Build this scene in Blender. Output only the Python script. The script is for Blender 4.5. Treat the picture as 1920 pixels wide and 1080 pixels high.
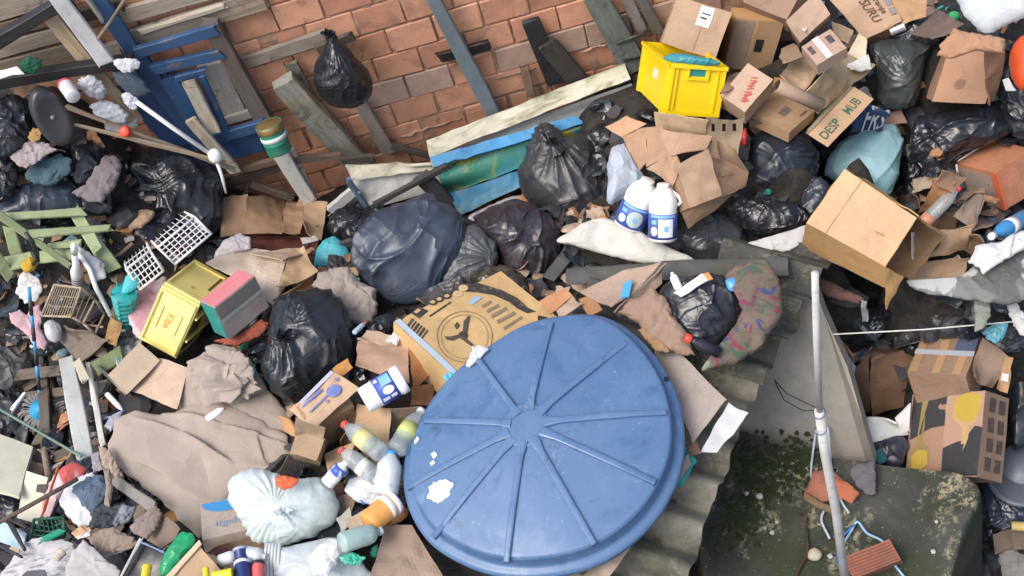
import bpy, math, random
import numpy as np
from mathutils import Vector, Matrix

sc = bpy.context.scene
for o in list(bpy.data.objects): bpy.data.objects.remove(o)
random.seed(7); RNG = np.random.default_rng(11)
R = math.radians

# ------------------------------------------------------------------ camera
FPX, CX, CY = 2300.0, 960.0, 540.0           # focal length in pixels of a 1920 px wide picture
CAMZ, PITCH, ROLL = 4.8, R(50), R(20)        # a window above the yard, looking down, held tilted
CAM = np.array([0, 0, CAMZ], float)
_f = np.array([0, math.cos(PITCH), -math.sin(PITCH)])
_r0 = np.array([1., 0, 0]); _u0 = np.array([0, math.sin(PITCH), math.cos(PITCH)])
_r = math.cos(ROLL)*_r0 - math.sin(ROLL)*_u0
_u = math.sin(ROLL)*_r0 + math.cos(ROLL)*_u0
cam_d = bpy.data.cameras.new('camera'); cam = bpy.data.objects.new('camera', cam_d)
sc.collection.objects.link(cam); sc.camera = cam
cam_d.sensor_width = 36; cam_d.lens = 36*FPX/1920; cam_d.clip_end = 500; cam_d.clip_start = .05
cam.matrix_world = Matrix(((_r[0], _u[0], -_f[0], CAM[0]), (_r[1], _u[1], -_f[1], CAM[1]),
                           (_r[2], _u[2], -_f[2], CAM[2]), (0, 0, 0, 1)))
# ------------------------------------------------------------------ light
w = bpy.data.worlds.new('World'); sc.world = w; w.use_nodes = True
SUN_EL, SUN_AZ = R(60), R(238)               # azimuth measured clockwise from +Y
nt = w.node_tree; nt.nodes.clear()
sky = nt.nodes.new('ShaderNodeTexSky'); sky.sky_type = 'NISHITA'; sky.sun_disc = False
sky.sun_elevation = SUN_EL; sky.sun_rotation = SUN_AZ
sky.air_density = 1.0; sky.dust_density = 5.0; sky.ozone_density = 1.2; sky.altitude = 50
bg = nt.nodes.new('ShaderNodeBackground'); bg.inputs[1].default_value = 0.145
out = nt.nodes.new('ShaderNodeOutputWorld')
nt.links.new(sky.outputs[0], bg.inputs[0]); nt.links.new(bg.outputs[0], out.inputs[0])
sun_d = bpy.data.lights.new('sun', 'SUN'); sun_d.energy = 1.15; sun_d.angle = R(32); sun_d.color = (1, .975, .94)
sun = bpy.data.objects.new('sun', sun_d); sc.collection.objects.link(sun)
_sd = Vector((math.sin(SUN_AZ)*math.cos(SUN_EL), math.cos(SUN_AZ)*math.cos(SUN_EL), math.sin(SUN_EL)))
sun.rotation_euler = _sd.to_track_quat('Z', 'Y').to_euler()
sc.view_settings.view_transform = 'Standard'; sc.view_settings.look = 'None'
sc.view_settings.exposure = 0.76; sc.view_settings.gamma = 1
sc.render.engine = 'CYCLES'
try:
    sc.cycles.use_denoising = True; sc.cycles.denoiser = 'OPENIMAGEDENOISE'
    sc.cycles.max_bounces = 8; sc.cycles.transparent_max_bounces = 12
except Exception: pass

# ------------------------------------------------------------------ photo geometry helpers
def A(*v): return np.array(v, float)
def nrm(v): v = np.asarray(v, float); return v/(np.linalg.norm(v)+1e-12)
UP = A(0, 0, 1)
def ray(px, py): return nrm(_f*FPX + _r*(px-CX) - _u*(py-CY))
def on_z(px, py, z):
    d = ray(px, py); return CAM + d*((z-CAMZ)/d[2])
def on_plane(px, py, p0, n):
    d = ray(px, py); return CAM + d*(np.dot(np.asarray(p0)-CAM, n)/np.dot(d, n))
def at_d(px, py, dist): return CAM + ray(px, py)*dist
def mpp(p): return float(np.dot(np.asarray(p)-CAM, _f)/FPX)       # metres per photo pixel at a point
def tocam(p): return nrm(CAM-np.asarray(p))

# ------------------------------------------------------------------ noise
def _hash(ix, iy, iz, s):
    h = (ix*374761393 + iy*668265263 + iz*2147483647 + s*1274126177) & 0xffffffff
    h = ((h ^ (h >> 13))*1274126177) & 0xffffffff
    h = (h ^ (h >> 16)); return (h & 0xffff)/32767.5 - 1
def vnoise(P, s=0):
    P = np.asarray(P, float); I = np.floor(P).astype(np.int64); Fr = P-I; U = Fr*Fr*(3-2*Fr)
    r = 0
    for dx in (0, 1):
        for dy in (0, 1):
            for dz in (0, 1):
                wgt = (U[..., 0] if dx else 1-U[..., 0])*(U[..., 1] if dy else 1-U[..., 1])*(U[..., 2] if dz else 1-U[..., 2])
                r = r + wgt*_hash(I[..., 0]+dx, I[..., 1]+dy, I[..., 2]+dz, s)
    return r
def fbm(P, s=0, o=4, g=.5):
    a, r = 1, 0
    for k in range(o): r = r + a*vnoise(P*(2.03**k)+k*7.3, s+k); a *= g
    return r
def tri(x): return 2*np.abs(x-np.floor(x+.5))                   # 0..1 triangle wave: sharp folds
def crumple(P, s=0, K=7, fr=1.0, warp=.35):
    """Sharp crossing creases, as in crumpled film or paper."""
    rg = np.random.default_rng(s); W = np.stack([vnoise(P*1.1*fr+11*i, s+i) for i in range(3)], -1)
    Q = P + warp*W/fr; h = 0
    for k in range(K):
        n = nrm(rg.normal(size=3)); f = fr*rg.uniform(.5, 1.7)
        win = np.clip(.5+vnoise(P*1.3*fr+31*k, s+40+k)*1.3, 0, 1)
        h = h + (tri(Q@n*f+rg.uniform())-.5)*win/f**.9
    return h*fr/ math.sqrt(K)

# ------------------------------------------------------------------ objects
W = {}
def _place(o, M, parent):
    sc.collection.objects.link(o)
    M = Matrix(M)
    if parent is not None:
        o.parent = parent; o.matrix_basis = W[parent.name].inverted() @ M
    else: o.matrix_basis = M
    W[o.name] = M
def mk(name, V, F, mat, parent=None, M=None, smooth=False, mats=None, fm=None):
    V = np.asarray(V, float)
    if M is None:
        c = V.mean(0); c[2] = V[:, 2].min(); V = V-c; M = Matrix.Translation(Vector(c))
    me = bpy.data.meshes.new(name); me.from_pydata(V.tolist(), [], [list(map(int, f)) for f in F])
    if smooth: me.polygons.foreach_set('use_smooth', [True]*len(me.polygons))
    for m in ([mat] if mats is None else mats): me.materials.append(m)
    if fm is not None: me.polygons.foreach_set('material_index', list(map(int, fm)))
    me.update()
    o = bpy.data.objects.new(name, me); _place(o, M, parent); return o
def tag(o, label=None, cat=None, group=None, kind=None):
    if label: o['label'] = label
    if cat: o['category'] = cat
    if group: o['group'] = group
    if kind: o['kind'] = kind
    return o
def thing(name, label, cat, loc, group=None):
    o = bpy.data.objects.new(name, None); o.empty_display_size = .05
    _place(o, Matrix.Translation(Vector([float(x) for x in loc])), None)
    return tag(o, label, cat, group)
def frame(p, x, z):
    x = nrm(x); z = nrm(np.asarray(z)-np.dot(z, x)*x); y = np.cross(z, x)
    return Matrix(((x[0], y[0], z[0], p[0]), (x[1], y[1], z[1], p[1]), (x[2], y[2], z[2], p[2]), (0, 0, 0, 1)))
def join(parts):
    V, F, n = [], [], 0
    for v, f in parts:
        V.append(np.asarray(v, float)); F += [[i+n for i in q] for q in f]; n += len(v)
    return np.concatenate(V), F

# ------------------------------------------------------------------ shapes
def s_box(sx, sy, sz, b=.004, c=(0, 0, 0)):
    h = A(sx, sy, sz)/2; b = min(b, h.min()*.6); V = []; idx = {}
    for i in (0, 1):
        for j in (0, 1):
            for k in (0, 1):
                s = A(2*i-1, 2*j-1, 2*k-1)
                for ax in range(3):
                    q = h-b; q[ax] = h[ax]; idx[i, j, k, ax] = len(V); V.append(s*q+A(*c))
    F = []
    for ax in range(3):
        a, bb = [q for q in range(3) if q != ax]
        for s in (0, 1):
            q = []
            for (u, v) in ((0, 0), (1, 0), (1, 1), (0, 1)):
                t = [0, 0, 0]; t[ax] = s; t[a] = u; t[bb] = v; q.append(idx[(*t, ax)])
            F.append(q if (s == 1) == (ax != 1) else q[::-1])
            # edges
        for u in (0, 1):
            for v in (0, 1):
                t0 = [0, 0, 0]; t0[a] = u; t0[bb] = v; t1 = t0[:]; t1[ax] = 1
                F.append([idx[(*t0, a)], idx[(*t1, a)], idx[(*t1, bb)], idx[(*t0, bb)]])
    for i in (0, 1):
        for j in (0, 1):
            for k in (0, 1): F.append([idx[i, j, k, 0], idx[i, j, k, 1], idx[i, j, k, 2]])
    return np.array(V), F
def s_grid(P, closed_u=False, closed_v=False):
    nu, nv = P.shape[:2]; F = []
    for i in range(nu-(0 if closed_u else 1)):
        for j in range(nv-(0 if closed_v else 1)):
            F.append([i*nv+j, ((i+1) % nu)*nv+j, ((i+1) % nu)*nv+(j+1) % nv, i*nv+(j+1) % nv])
    return P.reshape(-1, 3), F
def gnormals(P):
    du = np.gradient(P, axis=0); dv = np.gradient(P, axis=1); n = np.cross(du, dv)
    return n/(np.linalg.norm(n, axis=-1, keepdims=True)+1e-12)
def s_slab(P, t):
    """A sheet given by a grid of points, with real thickness."""
    nu, nv = P.shape[:2]; N = gnormals(P); V = np.concatenate([(P+N*t/2).reshape(-1, 3), (P-N*t/2).reshape(-1, 3)])
    m = nu*nv; _, F0 = s_grid(P); F = F0+[[q+m for q in f[::-1]] for f in F0]
    rim = [(i, 0) for i in range(nu)]+[(nu-1, j) for j in range(1, nv)]+[(i, nv-1) for i in range(nu-2, -1, -1)]+[(0, j) for j in range(nv-2, 0, -1)]
    rid = [i*nv+j for i, j in rim]
    for a, b in zip(rid, rid[1:]+rid[:1]): F.append([a, a+m, b+m, b])
    return V, F
def s_tube(pts, rad, n=10, cap=True):
    pts = np.asarray(pts, float); k = len(pts); rad = np.broadcast_to(np.asarray(rad, float), (k,))
    T = np.gradient(pts, axis=0); ref = A(0, 0, 1) if abs(nrm(T[0])[2]) < .9 else A(1, 0, 0); V = []
    x = nrm(np.cross(T[0], ref))
    for i in range(k):
        t = nrm(T[i]); x = nrm(x-np.dot(x, t)*t); y = np.cross(t, x)
        for a in range(n):
            an = 2*math.pi*a/n; V.append(pts[i]+rad[i]*(math.cos(an)*x+math.sin(an)*y))
    F = [[i*n+a, i*n+(a+1) % n, (i+1)*n+(a+1) % n, (i+1)*n+a] for i in range(k-1) for a in range(n)]
    if cap: F += [list(range(n))[::-1], [(k-1)*n+a for a in range(n)]]
    return np.array(V), F
def s_lathe(prof, n=20, sx=1, sy=1):
    V = [[r*math.cos(2*math.pi*a/n)*sx, r*math.sin(2*math.pi*a/n)*sy, z] for r, z in prof for a in range(n)]
    k = len(prof)
    F = [[i*n+a, i*n+(a+1) % n, (i+1)*n+(a+1) % n, (i+1)*n+a] for i in range(k-1) for a in range(n)]
    if prof[0][0] > 1e-4: F.append(list(range(n))[::-1])
    if prof[-1][0] > 1e-4: F.append([(k-1)*n+a for a in range(n)])
    return np.array(V), F
def spline(pts, m, closed=True):
    P = np.asarray(pts, float); n = len(P); out = []
    seg = n if closed else n-1
    L = [np.linalg.norm(P[(i+1) % n]-P[i]) for i in range(seg)]; tot = sum(L); cum = np.concatenate([[0], np.cumsum(L)])
    for k in range(m):
        s = tot*k/(m if closed else m-1); i = min(int(np.searchsorted(cum, s, 'right')-1), seg-1); t = (s-cum[i])/(L[i]+1e-9)
        g = (lambda q: P[q % n]) if closed else (lambda q: P[min(max(q, 0), n-1)])
        a, b, c, d = g(i-1), g(i), g(i+1), g(i+2)
        out.append(.5*((2*b)+(c-a)*t+(2*a-5*b+4*c-d)*t*t+(3*b-a-3*c+d)*t**3))
    return np.array(out)
def smooth_w(V, name='x'): return V

# ------------------------------------------------------------------ corner solver: a true box from four photo points
def corner(v, e1, e2, e3, z=None, d0=None, sgn=(1, 1, 1)):
    r0, rs = ray(*v), [ray(*e) for e in (e1, e2, e3)]
    if d0 is None: d0 = (z-CAMZ)/r0[2]
    V = CAM+r0*d0; best = None
    def res(x):
        E = [CAM+rs[i]*d0*math.exp(x[i])-V for i in range(3)]; n = [nrm(e) for e in E]
        return np.array([n[0]@n[1], n[0]@n[2], n[1]@n[2], *(.02*(np.array(x)-.05*np.array(sgn)))])
    for s0 in (.02, .06, .12):
        x = np.array(sgn, float)*s0; lam = 1e-3; r = res(x); c = r@r
        for it in range(80):
            J = np.stack([(res(x+1e-5*np.eye(3)[i])-r)/1e-5 for i in range(3)], -1)
            dx = -np.linalg.solve(J.T@J+lam*np.eye(3)*.01, J.T@r); dx = np.clip(dx, -.03, .03); xn = x+dx
            xn = np.array([xi if xi*sg > .002 else .002*sg for xi, sg in zip(xn, sgn)])
            rn = res(xn)
            if rn@rn < c: x, r, c, lam = xn, rn, rn@rn, lam*.5
            else: lam *= 3
        if best is None or c < best[0]: best = (c, x)
    x = best[1]
    return V, [CAM+rs[i]*d0*math.exp(x[i])-V for i in range(3)]
# ------------------------------------------------------------------ materials (all procedural)
_M = {}
class NB:
    def __init__(s, name):
        s.m = bpy.data.materials.new(name); s.m.use_nodes = True; s.t = s.m.node_tree; s.t.nodes.clear()
        s.out = s.n('ShaderNodeOutputMaterial'); s.b = s.n('ShaderNodeBsdfPrincipled'); s.l(s.b.outputs[0], s.out.inputs[0])
        s.tc = s.n('ShaderNodeTexCoord'); s.co = s.tc.outputs['Object']; s.oi = s.n('ShaderNodeObjectInfo')
        ad = s.n('ShaderNodeVectorMath'); ad.operation = 'MULTIPLY_ADD'
        s.l(s.oi.outputs['Random'], ad.inputs[0]); ad.inputs[1].default_value = (37, 53, 71); s.l(s.co, ad.inputs[2]); s.co = ad.outputs[0]
    def n(s, t, **k):
        x = s.t.nodes.new(t)
        for a, v in k.items(): setattr(x, a, v)
        return x
    def l(s, a, b): s.t.links.new(a, b)
    def noise(s, scale, detail=4, rough=.55, dist=0, vec=None, stretch=None):
        x = s.n('ShaderNodeTexNoise'); x.inputs['Scale'].default_value = scale; x.inputs['Detail'].default_value = detail
        x.inputs['Roughness'].default_value = rough; x.inputs['Distortion'].default_value = dist
        v = vec or s.co
        if stretch:
            mp = s.n('ShaderNodeMapping'); mp.inputs['Scale'].default_value = stretch; s.l(v, mp.inputs[0]); v = mp.outputs[0]
        s.l(v, x.inputs['Vector']); return x.outputs['Fac']
    def voro(s, scale, feature='DISTANCE_TO_EDGE', vec=None, stretch=None):
        x = s.n('ShaderNodeTexVoronoi'); x.feature = feature; x.inputs['Scale'].default_value = scale
        v = vec or s.co
        if stretch:
            mp = s.n('ShaderNodeMapping'); mp.inputs['Scale'].default_value = stretch; s.l(v, mp.inputs[0]); v = mp.outputs[0]
        s.l(v, x.inputs['Vector']); return x.outputs['Distance']
    def ramp(s, fac, stops):
        x = s.n('ShaderNodeValToRGB'); e = x.color_ramp.elements
        while len(e) < len(stops): e.new(.5)
        for k, (p, c) in enumerate(stops):
            e[k].position = p; e[k].color = (*c, 1) if len(c) == 3 else c
        s.l(fac, x.inputs[0]); return x.outputs[0]
    def mix(s, fac, a, b, mode='MIX'):
        x = s.n('ShaderNodeMix'); x.data_type = 'RGBA'; x.blend_type = mode
        if isinstance(fac, (int, float)): x.inputs[0].default_value = fac
        else: s.l(fac, x.inputs[0])
        for q, k in ((a, 6), (b, 7)):
            if isinstance(q, tuple): x.inputs[k].default_value = (*q[:3], 1)
            else: s.l(q, x.inputs[k])
        return x.outputs[2]
    def math(s, op, a, b):
        x = s.n('ShaderNodeMath'); x.operation = op
        for q, k in ((a, 0), (b, 1)):
            if isinstance(q, (int, float)): x.inputs[k].default_value = q
            else: s.l(q, x.inputs[k])
        return x.outputs[0]
    def mask(s, fac, lo, hi):
        x = s.n('ShaderNodeMapRange'); x.inputs[1].default_value = lo; x.inputs[2].default_value = hi; s.l(fac, x.inputs[0]); return x.outputs[0]
    def bump(s, h, strength=.3, dist=.01):
        x = s.n('ShaderNodeBump'); x.inputs['Strength'].default_value = strength; x.inputs['Distance'].default_value = dist
        s.l(h, x.inputs['Height'])
        if s.b.inputs['Normal'].links: s.l(s.b.inputs['Normal'].links[0].from_socket, x.inputs['Normal'])
        s.l(x.outputs[0], s.b.inputs['Normal'])
    def set(s, **k):
        for a, v in k.items():
            i = s.b.inputs[a.replace('_', ' ')]
            if hasattr(v, 'links') or isinstance(v, bpy.types.NodeSocket): s.l(v, i)
            elif isinstance(v, tuple): i.default_value = (*v[:3], 1) if len(v) == 3 and i.type == 'RGBA' else v
            else: i.default_value = v
        return s
def sh(c, k): return tuple(min(1, x*k) for x in c)
def cached(fn):
    def g(*a, **k):
        key = (fn.__name__, a, tuple(sorted(k.items())))
        if key not in _M: _M[key] = fn(*a, **k)
        return _M[key]
    return g
@cached
def m_card(c=(.36, .235, .14), dirt=.5, wet=0.0, rough=.85):
    b = NB('cardboard')
    big = b.noise(2.3, 5, .6, .6); fine = b.noise(60, 3); fib = b.noise(9, 4, .6, 0, None, (1, 14, 14))
    col = b.mix(b.mask(big, .35, .75), sh(c, 1.08), sh(c, .80))
    col = b.mix(b.math('MULTIPLY', b.mask(fib, .45, .75), .28), col, sh(c, .62))
    st = b.mask(b.noise(4.5, 6, .65, 1.2), .54, .70)
    wet_ = b.mask(b.noise(1.7, 6, .6, .7), .55, .62); col = b.mix(b.math('MULTIPLY', wet_, .45*dirt), col, sh(c, .5))
    edge_ = b.math('POWER', b.math('SUBTRACT', 1, b.math('MULTIPLY', b.math('ABSOLUTE', b.math('SUBTRACT', b.noise(3.4, 3, .5, 1.0), .5), 0), 9)), 9); col = b.mix(b.math('MULTIPLY', b.math('MAXIMUM', edge_, 0), .22), col, sh(c, .45))
    col = b.mix(b.math('MULTIPLY', st, dirt), col, sh(c, .38))
    sc_ = b.mask(b.noise(14, 5, .7, 2), .63, .70)
    col = b.mix(b.math('MULTIPLY', sc_, .5*dirt), col, sh(c, 1.45))
    hs = b.n('ShaderNodeHueSaturation'); b.l(col, hs.inputs['Color'])
    b.l(b.mask(b.oi.outputs['Random'], -2.4, 1.6), hs.inputs['Value']); hs.inputs['Value'].default_value = 1
    v = b.math('MULTIPLY_ADD', b.oi.outputs['Random'], .22); v.node.inputs[2].default_value = .89
    b.l(v, hs.inputs['Value'])
    b.set(Base_Color=hs.outputs[0], Roughness=rough-.35*wet)
    b.bump(b.noise(5, 5, .6, .4), .35, .02); b.bump(fine, .12, .004)
    return b.m
@cached
def m_bag(c=(.009, .011, .015), rough=.26, scale=1.0, clear=0.0, dust=.16, spec=.55):
    b = NB('plastic_film')
    st = b.noise(3*scale, 5, .6, 1.5)
    col = b.mix(b.mask(st, .4, .7), c, sh(c, 1.5))
    du = b.mask(b.noise(6*scale, 6, .7, .8), .52, .75)
    col = b.mix(b.math('MULTIPLY', du, dust), col, (.16, .15, .14))
    ro = b.math('MULTIPLY_ADD', b.mask(b.noise(8*scale, 3), .3, .7), .16); ro.node.inputs[2].default_value = rough*.85
    b.set(Base_Color=col, Roughness=ro, Specular_IOR_Level=spec)
    if clear: b.set(Transmission_Weight=clear, IOR=1.15)
    def rdg(sc, dist, st, pw):
        r = b.math('ABSOLUTE', b.math('SUBTRACT', b.noise(sc, 2, .45, dist, None, st), .5), 0); r = b.math('SUBTRACT', 1, b.math('MULTIPLY', r, 5)); return b.math('POWER', b.math('MAXIMUM', r, 0), pw)
    pm = b.mask(b.noise(2.3*scale, 3), .48, .66)
    b.bump(rdg(3.2*scale, .9, (1, .4, 1.1), 4), .5, .022/scale); b.bump(b.math('MULTIPLY', pm, rdg(7*scale, 1.2, (.5, 1.1, 1), 4)), .5, .012/scale); b.bump(b.math('MULTIPLY', pm, rdg(15*scale, .8, (1, .6, 1), 3)), .35, .006/scale)
    return b.m
@cached
def m_film(c=(.75, .8, .82), rough=.4, sss=.5, scale=1.0):
    """thin pale bag film: lets some light through"""
    b = NB('pale_film')
    col = b.mix(b.mask(b.noise(4*scale, 5, .6, 1.5), .35, .7), c, sh(c, .86))
    tr = b.n('ShaderNodeBsdfTranslucent'); b.l(col, tr.inputs[0]); mx = b.n('ShaderNodeMixShader'); mx.inputs[0].default_value = sss*.5
    b.l(b.b.outputs[0], mx.inputs[1]); b.l(tr.outputs[0], mx.inputs[2]); b.l(mx.outputs[0], b.out.inputs[0])
    b.set(Base_Color=col, Roughness=rough)
    b.bump(b.voro(10*scale, 'F1', None, (1, .6, 1)), .25, .014); b.bump(b.noise(9*scale, 4, .55, 2), .45, .014)
    return b.m
@cached
def m_clear(c=(.8, .86, .88), rough=.12):
    b = NB('clear_plastic')
    tp = b.n('ShaderNodeBsdfTransparent'); tp.inputs[0].default_value = (*c, 1)
    mx = b.n('ShaderNodeMixShader'); mx.inputs[0].default_value = .24
    b.l(b.b.outputs[0], mx.inputs[2]); b.l(tp.outputs[0], mx.inputs[1]); b.l(mx.outputs[0], b.out.inputs[0])
    b.set(Base_Color=c, Roughness=rough, Specular_IOR_Level=.8); b.bump(b.noise(25, 4, .6, 1), .4, .006)
    return b.m
@cached
def m_plastic(c=(.8, .8, .8), rough=.4, dirt=.25, scale=1.0, spec=.5):
    b = NB('plastic')
    g = b.mask(b.noise(5*scale, 6, .65, .8), .45, .75)
    col = b.mix(b.math('MULTIPLY', g, dirt), c, tuple(.35*x+.05 for x in c))
    col = b.mix(b.math('MULTIPLY', b.mask(b.noise(30*scale, 3, .7), .62, .72), dirt*.8), col, (.20, .17, .13))
    ro = b.math('MULTIPLY_ADD', g, .25); ro.node.inputs[2].default_value = rough
    b.set(Base_Color=col, Roughness=ro, Specular_IOR_Level=spec); b.bump(b.noise(18*scale, 4), .08, .005)
    return b.m
@cached
def m_wood(c=(.30, .23, .16), weather=.5, moss=0.0, rough=.85):
    b = NB('weathered_wood')
    g = b.noise(3.2, 6, .65, .9, None, (1.2, 14, 14)); big = b.noise(2.4, 4, .6, .5)
    col = b.mix(b.mask(g, .3, .72), sh(c, 1.25), sh(c, .5))
    grey = sum(c)/3*1.05
    col = b.mix(b.math('MULTIPLY', b.mask(big, .4, .65), weather), col, (grey, grey*.98, grey*.93))
    col = b.mix(b.math('MULTIPLY', b.mask(b.noise(7, 5, .7, 1), .58, .68), .75), col, sh(c, .22))
    if moss: col = b.mix(b.math('MULTIPLY', b.mask(b.noise(5, 6, .7, .5), .48, .64), moss), col, (.07, .09, .025))
    hs = b.n('ShaderNodeHueSaturation'); b.l(col, hs.inputs['Color'])
    v = b.math('MULTIPLY_ADD', b.oi.outputs['Random'], .5); v.node.inputs[2].default_value = .75; b.l(v, hs.inputs['Value'])
    b.set(Base_Color=hs.outputs[0], Roughness=rough); b.bump(g, .5, .006); b.bump(b.noise(40, 4, .6, 0, None, (1, 8, 8)), .25, .003)
    return b.m
@cached
def m_paint(c=(.03, .10, .26), wear=.5, base=(.26, .2, .14), rough=.6, moss=0.0):
    b = NB('worn_paint')
    col = b.mix(b.mask(b.noise(3, 5, .6, .6), .35, .7), c, sh(c, .72))
    chip = b.mask(b.noise(9, 7, .72, .6, None, (.6, 2, 2)), .60, .64)
    col = b.mix(b.math('MULTIPLY', chip, wear), col, base)
    col = b.mix(b.math('MULTIPLY', b.mask(b.noise(20, 5, .7), .58, .7), .5), col, sh(c, .35))
    if moss: col = b.mix(b.math('MULTIPLY', b.mask(b.noise(4.5, 6, .7, .7, None, (.5, 1.5, 1.5)), .50, .62), moss), col, (.13, .12, .03))
    b.set(Base_Color=col, Roughness=rough); b.bump(b.noise(12, 5, .6, 0, None, (1, 5, 5)), .2, .004); b.bump(chip, .15, .003)
    return b.m
@cached
def m_brick(c=(.47, .195, .10)):
    b = NB('clay_brick')
    rv = b.oi.outputs['Random']
    col = b.mix(rv, sh(c, .82), (c[0]*1.12, c[1]*1.25, c[2]*1.3))
    col = b.mix(b.math('MULTIPLY', b.mask(b.noise(6, 6, .65, .6), .45, .72), .55), col, sh(c, .5))
    col = b.mix(b.math('MULTIPLY', b.mask(b.noise(5, 7, .7, 1.5), .62, .70), .5), col, (.45, .40, .35))
    col = b.mix(b.math('MULTIPLY', b.mask(b.noise(2.2, 6, .7, 1.0), .54, .68), .6), col, (.13, .09, .07)); col = b.mix(b.math('MULTIPLY', b.mask(b.noise(16, 6, .75, .5), .6, .68), .6), col, (.16, .08, .05))
    b.set(Base_Color=col, Roughness=.9); b.bump(b.noise(30, 6, .65), .4, .006)
    return b.m
@cached
def m_mineral(c=(.3, .29, .26), dark=(.06, .065, .055), moss=.0, mosscol=(.035, .05, .012), amount=.5, scale=1.0, lich=0.0, rough=.92):
    b = NB('cement')
    col = b.mix(b.math('MULTIPLY', b.mask(b.noise(1.6*scale, 7, .65, .7), .40, .66), amount), c, dark)
    col = b.mix(b.math('MULTIPLY', b.mask(b.noise(9*scale, 6, .7, .4), .5, .72), .45), col, sh(c, .55))
    if moss: col = b.mix(b.math('MULTIPLY', b.mask(b.noise(1.3*scale, 7, .7, .4), .46, .62), moss), col, mosscol)
    if lich:
        l1 = b.math('MULTIPLY', b.mask(b.noise(2.1*scale, 6, .7, .4), .50, .60), b.mask(b.noise(22*scale, 5, .75, .5), .47, .56))
        col = b.mix(b.math('MULTIPLY', l1, lich), col, (.30, .27, .17))
        col = b.mix(b.math('MULTIPLY', b.mask(b.noise(45*scale, 3, .6), .68, .73), lich), col, (.45, .44, .38))
    b.set(Base_Color=col, Roughness=rough); b.bump(b.noise(14*scale, 7, .7), .45, .012); b.bump(b.noise(90*scale, 3, .6), .25, .003)
    return b.m
@cached
def m_cloth(c=(.4, .38, .36), rough=.95, pattern=None):
    b = NB('cloth')
    col = b.mix(b.mask(b.noise(5, 5, .6, 1), .35, .7), c, sh(c, .7))
    col = b.mix(b.math('MULTIPLY', b.mask(b.noise(9, 6, .7, 1), .6, .7), .5), col, sh(c, .4))
    if pattern:
        for k, pc in enumerate(pattern):
            col = b.mix(b.mask(b.noise(2.6+.9*k, 3, .55, 1.2+k*.6), .52+.022*k, .56+.022*k), col, pc)
    b.set(Base_Color=col, Roughness=rough); b.bump(b.noise(14, 4, .6, 1), .4, .02); b.bump(b.noise(220, 2), .2, .002)
    return b.m
@cached
def m_metal(c=(.25, .24, .23), rust=.4, rough=.5, metallic=.6):
    b = NB('metal')
    ru = b.mask(b.noise(10, 6, .7, .6), .48, .66)
    col = b.mix(b.math('MULTIPLY', ru, rust), c, (.16, .07, .03))
    b.set(Base_Color=col, Roughness=rough, Metallic=metallic); b.bump(b.noise(40, 4), .2, .003)
    return b.m
@cached
def m_ink(c=(.03, .03, .03), wear=.35, base=(.36, .235, .14)):
    b = NB('print_ink'); col = b.mix(b.math('MULTIPLY', b.mask(b.noise(26, 5, .7, .6), .52, .66), wear), c, base)
    b.set(Base_Color=col, Roughness=.8); return b.m
def m_debris():
    b = NB('debris_soil')
    col = b.ramp(b.noise(5, 8, .72, .8), [(.25, (.008, .008, .008)), (.45, (.02, .018, .016)), (.6, (.05, .042, .034)), (.75, (.018, .019, .022))])
    b.set(Base_Color=col, Roughness=.75); b.bump(b.noise(9, 8, .7, .8), 1.0, .06); return b.m
CARD = (.40, .255, .15); CARD_D = (.27, .155, .085); CARD_L = (.56, .41, .27); CARD_G = (.36, .28, .21); CARD_O = (.45, .25, .11)
BLK = m_bag(); BLKB = m_bag((.022, .03, .045), .36); BLKG = m_bag((.028, .03, .034), .38, 1.0, 0, .3)
# ------------------------------------------------------------------ wall plane and heap surface
def proj(P):
    d = np.asarray(P)-CAM; return CX+FPX*(d@_r)/(d@_f), CY-FPX*(d@_u)/(d@_f)
# wall plane: runs along WT, faces the camera with normal WN
WP0 = on_z(760, 290, -.40)
def _yaw():
    best = None
    for k in range(-600, 600):
        y = R(k*.1); t = A(math.cos(y), math.sin(y), 0); n = A(math.sin(y), -math.cos(y), 0)
        p = on_plane(850, 120, WP0, n); a, b = proj(p), proj(p+t*.1); s = (b[1]-a[1])/(b[0]-a[0])
        if best is None or abs(s+.285) < best[0]: best = (abs(s+.285), t, n)
    return best[1:]
WT, WN = _yaw()
def on_wall(px, py, off=0.0): return on_plane(px, py, WP0+WN*off, WN)

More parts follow.
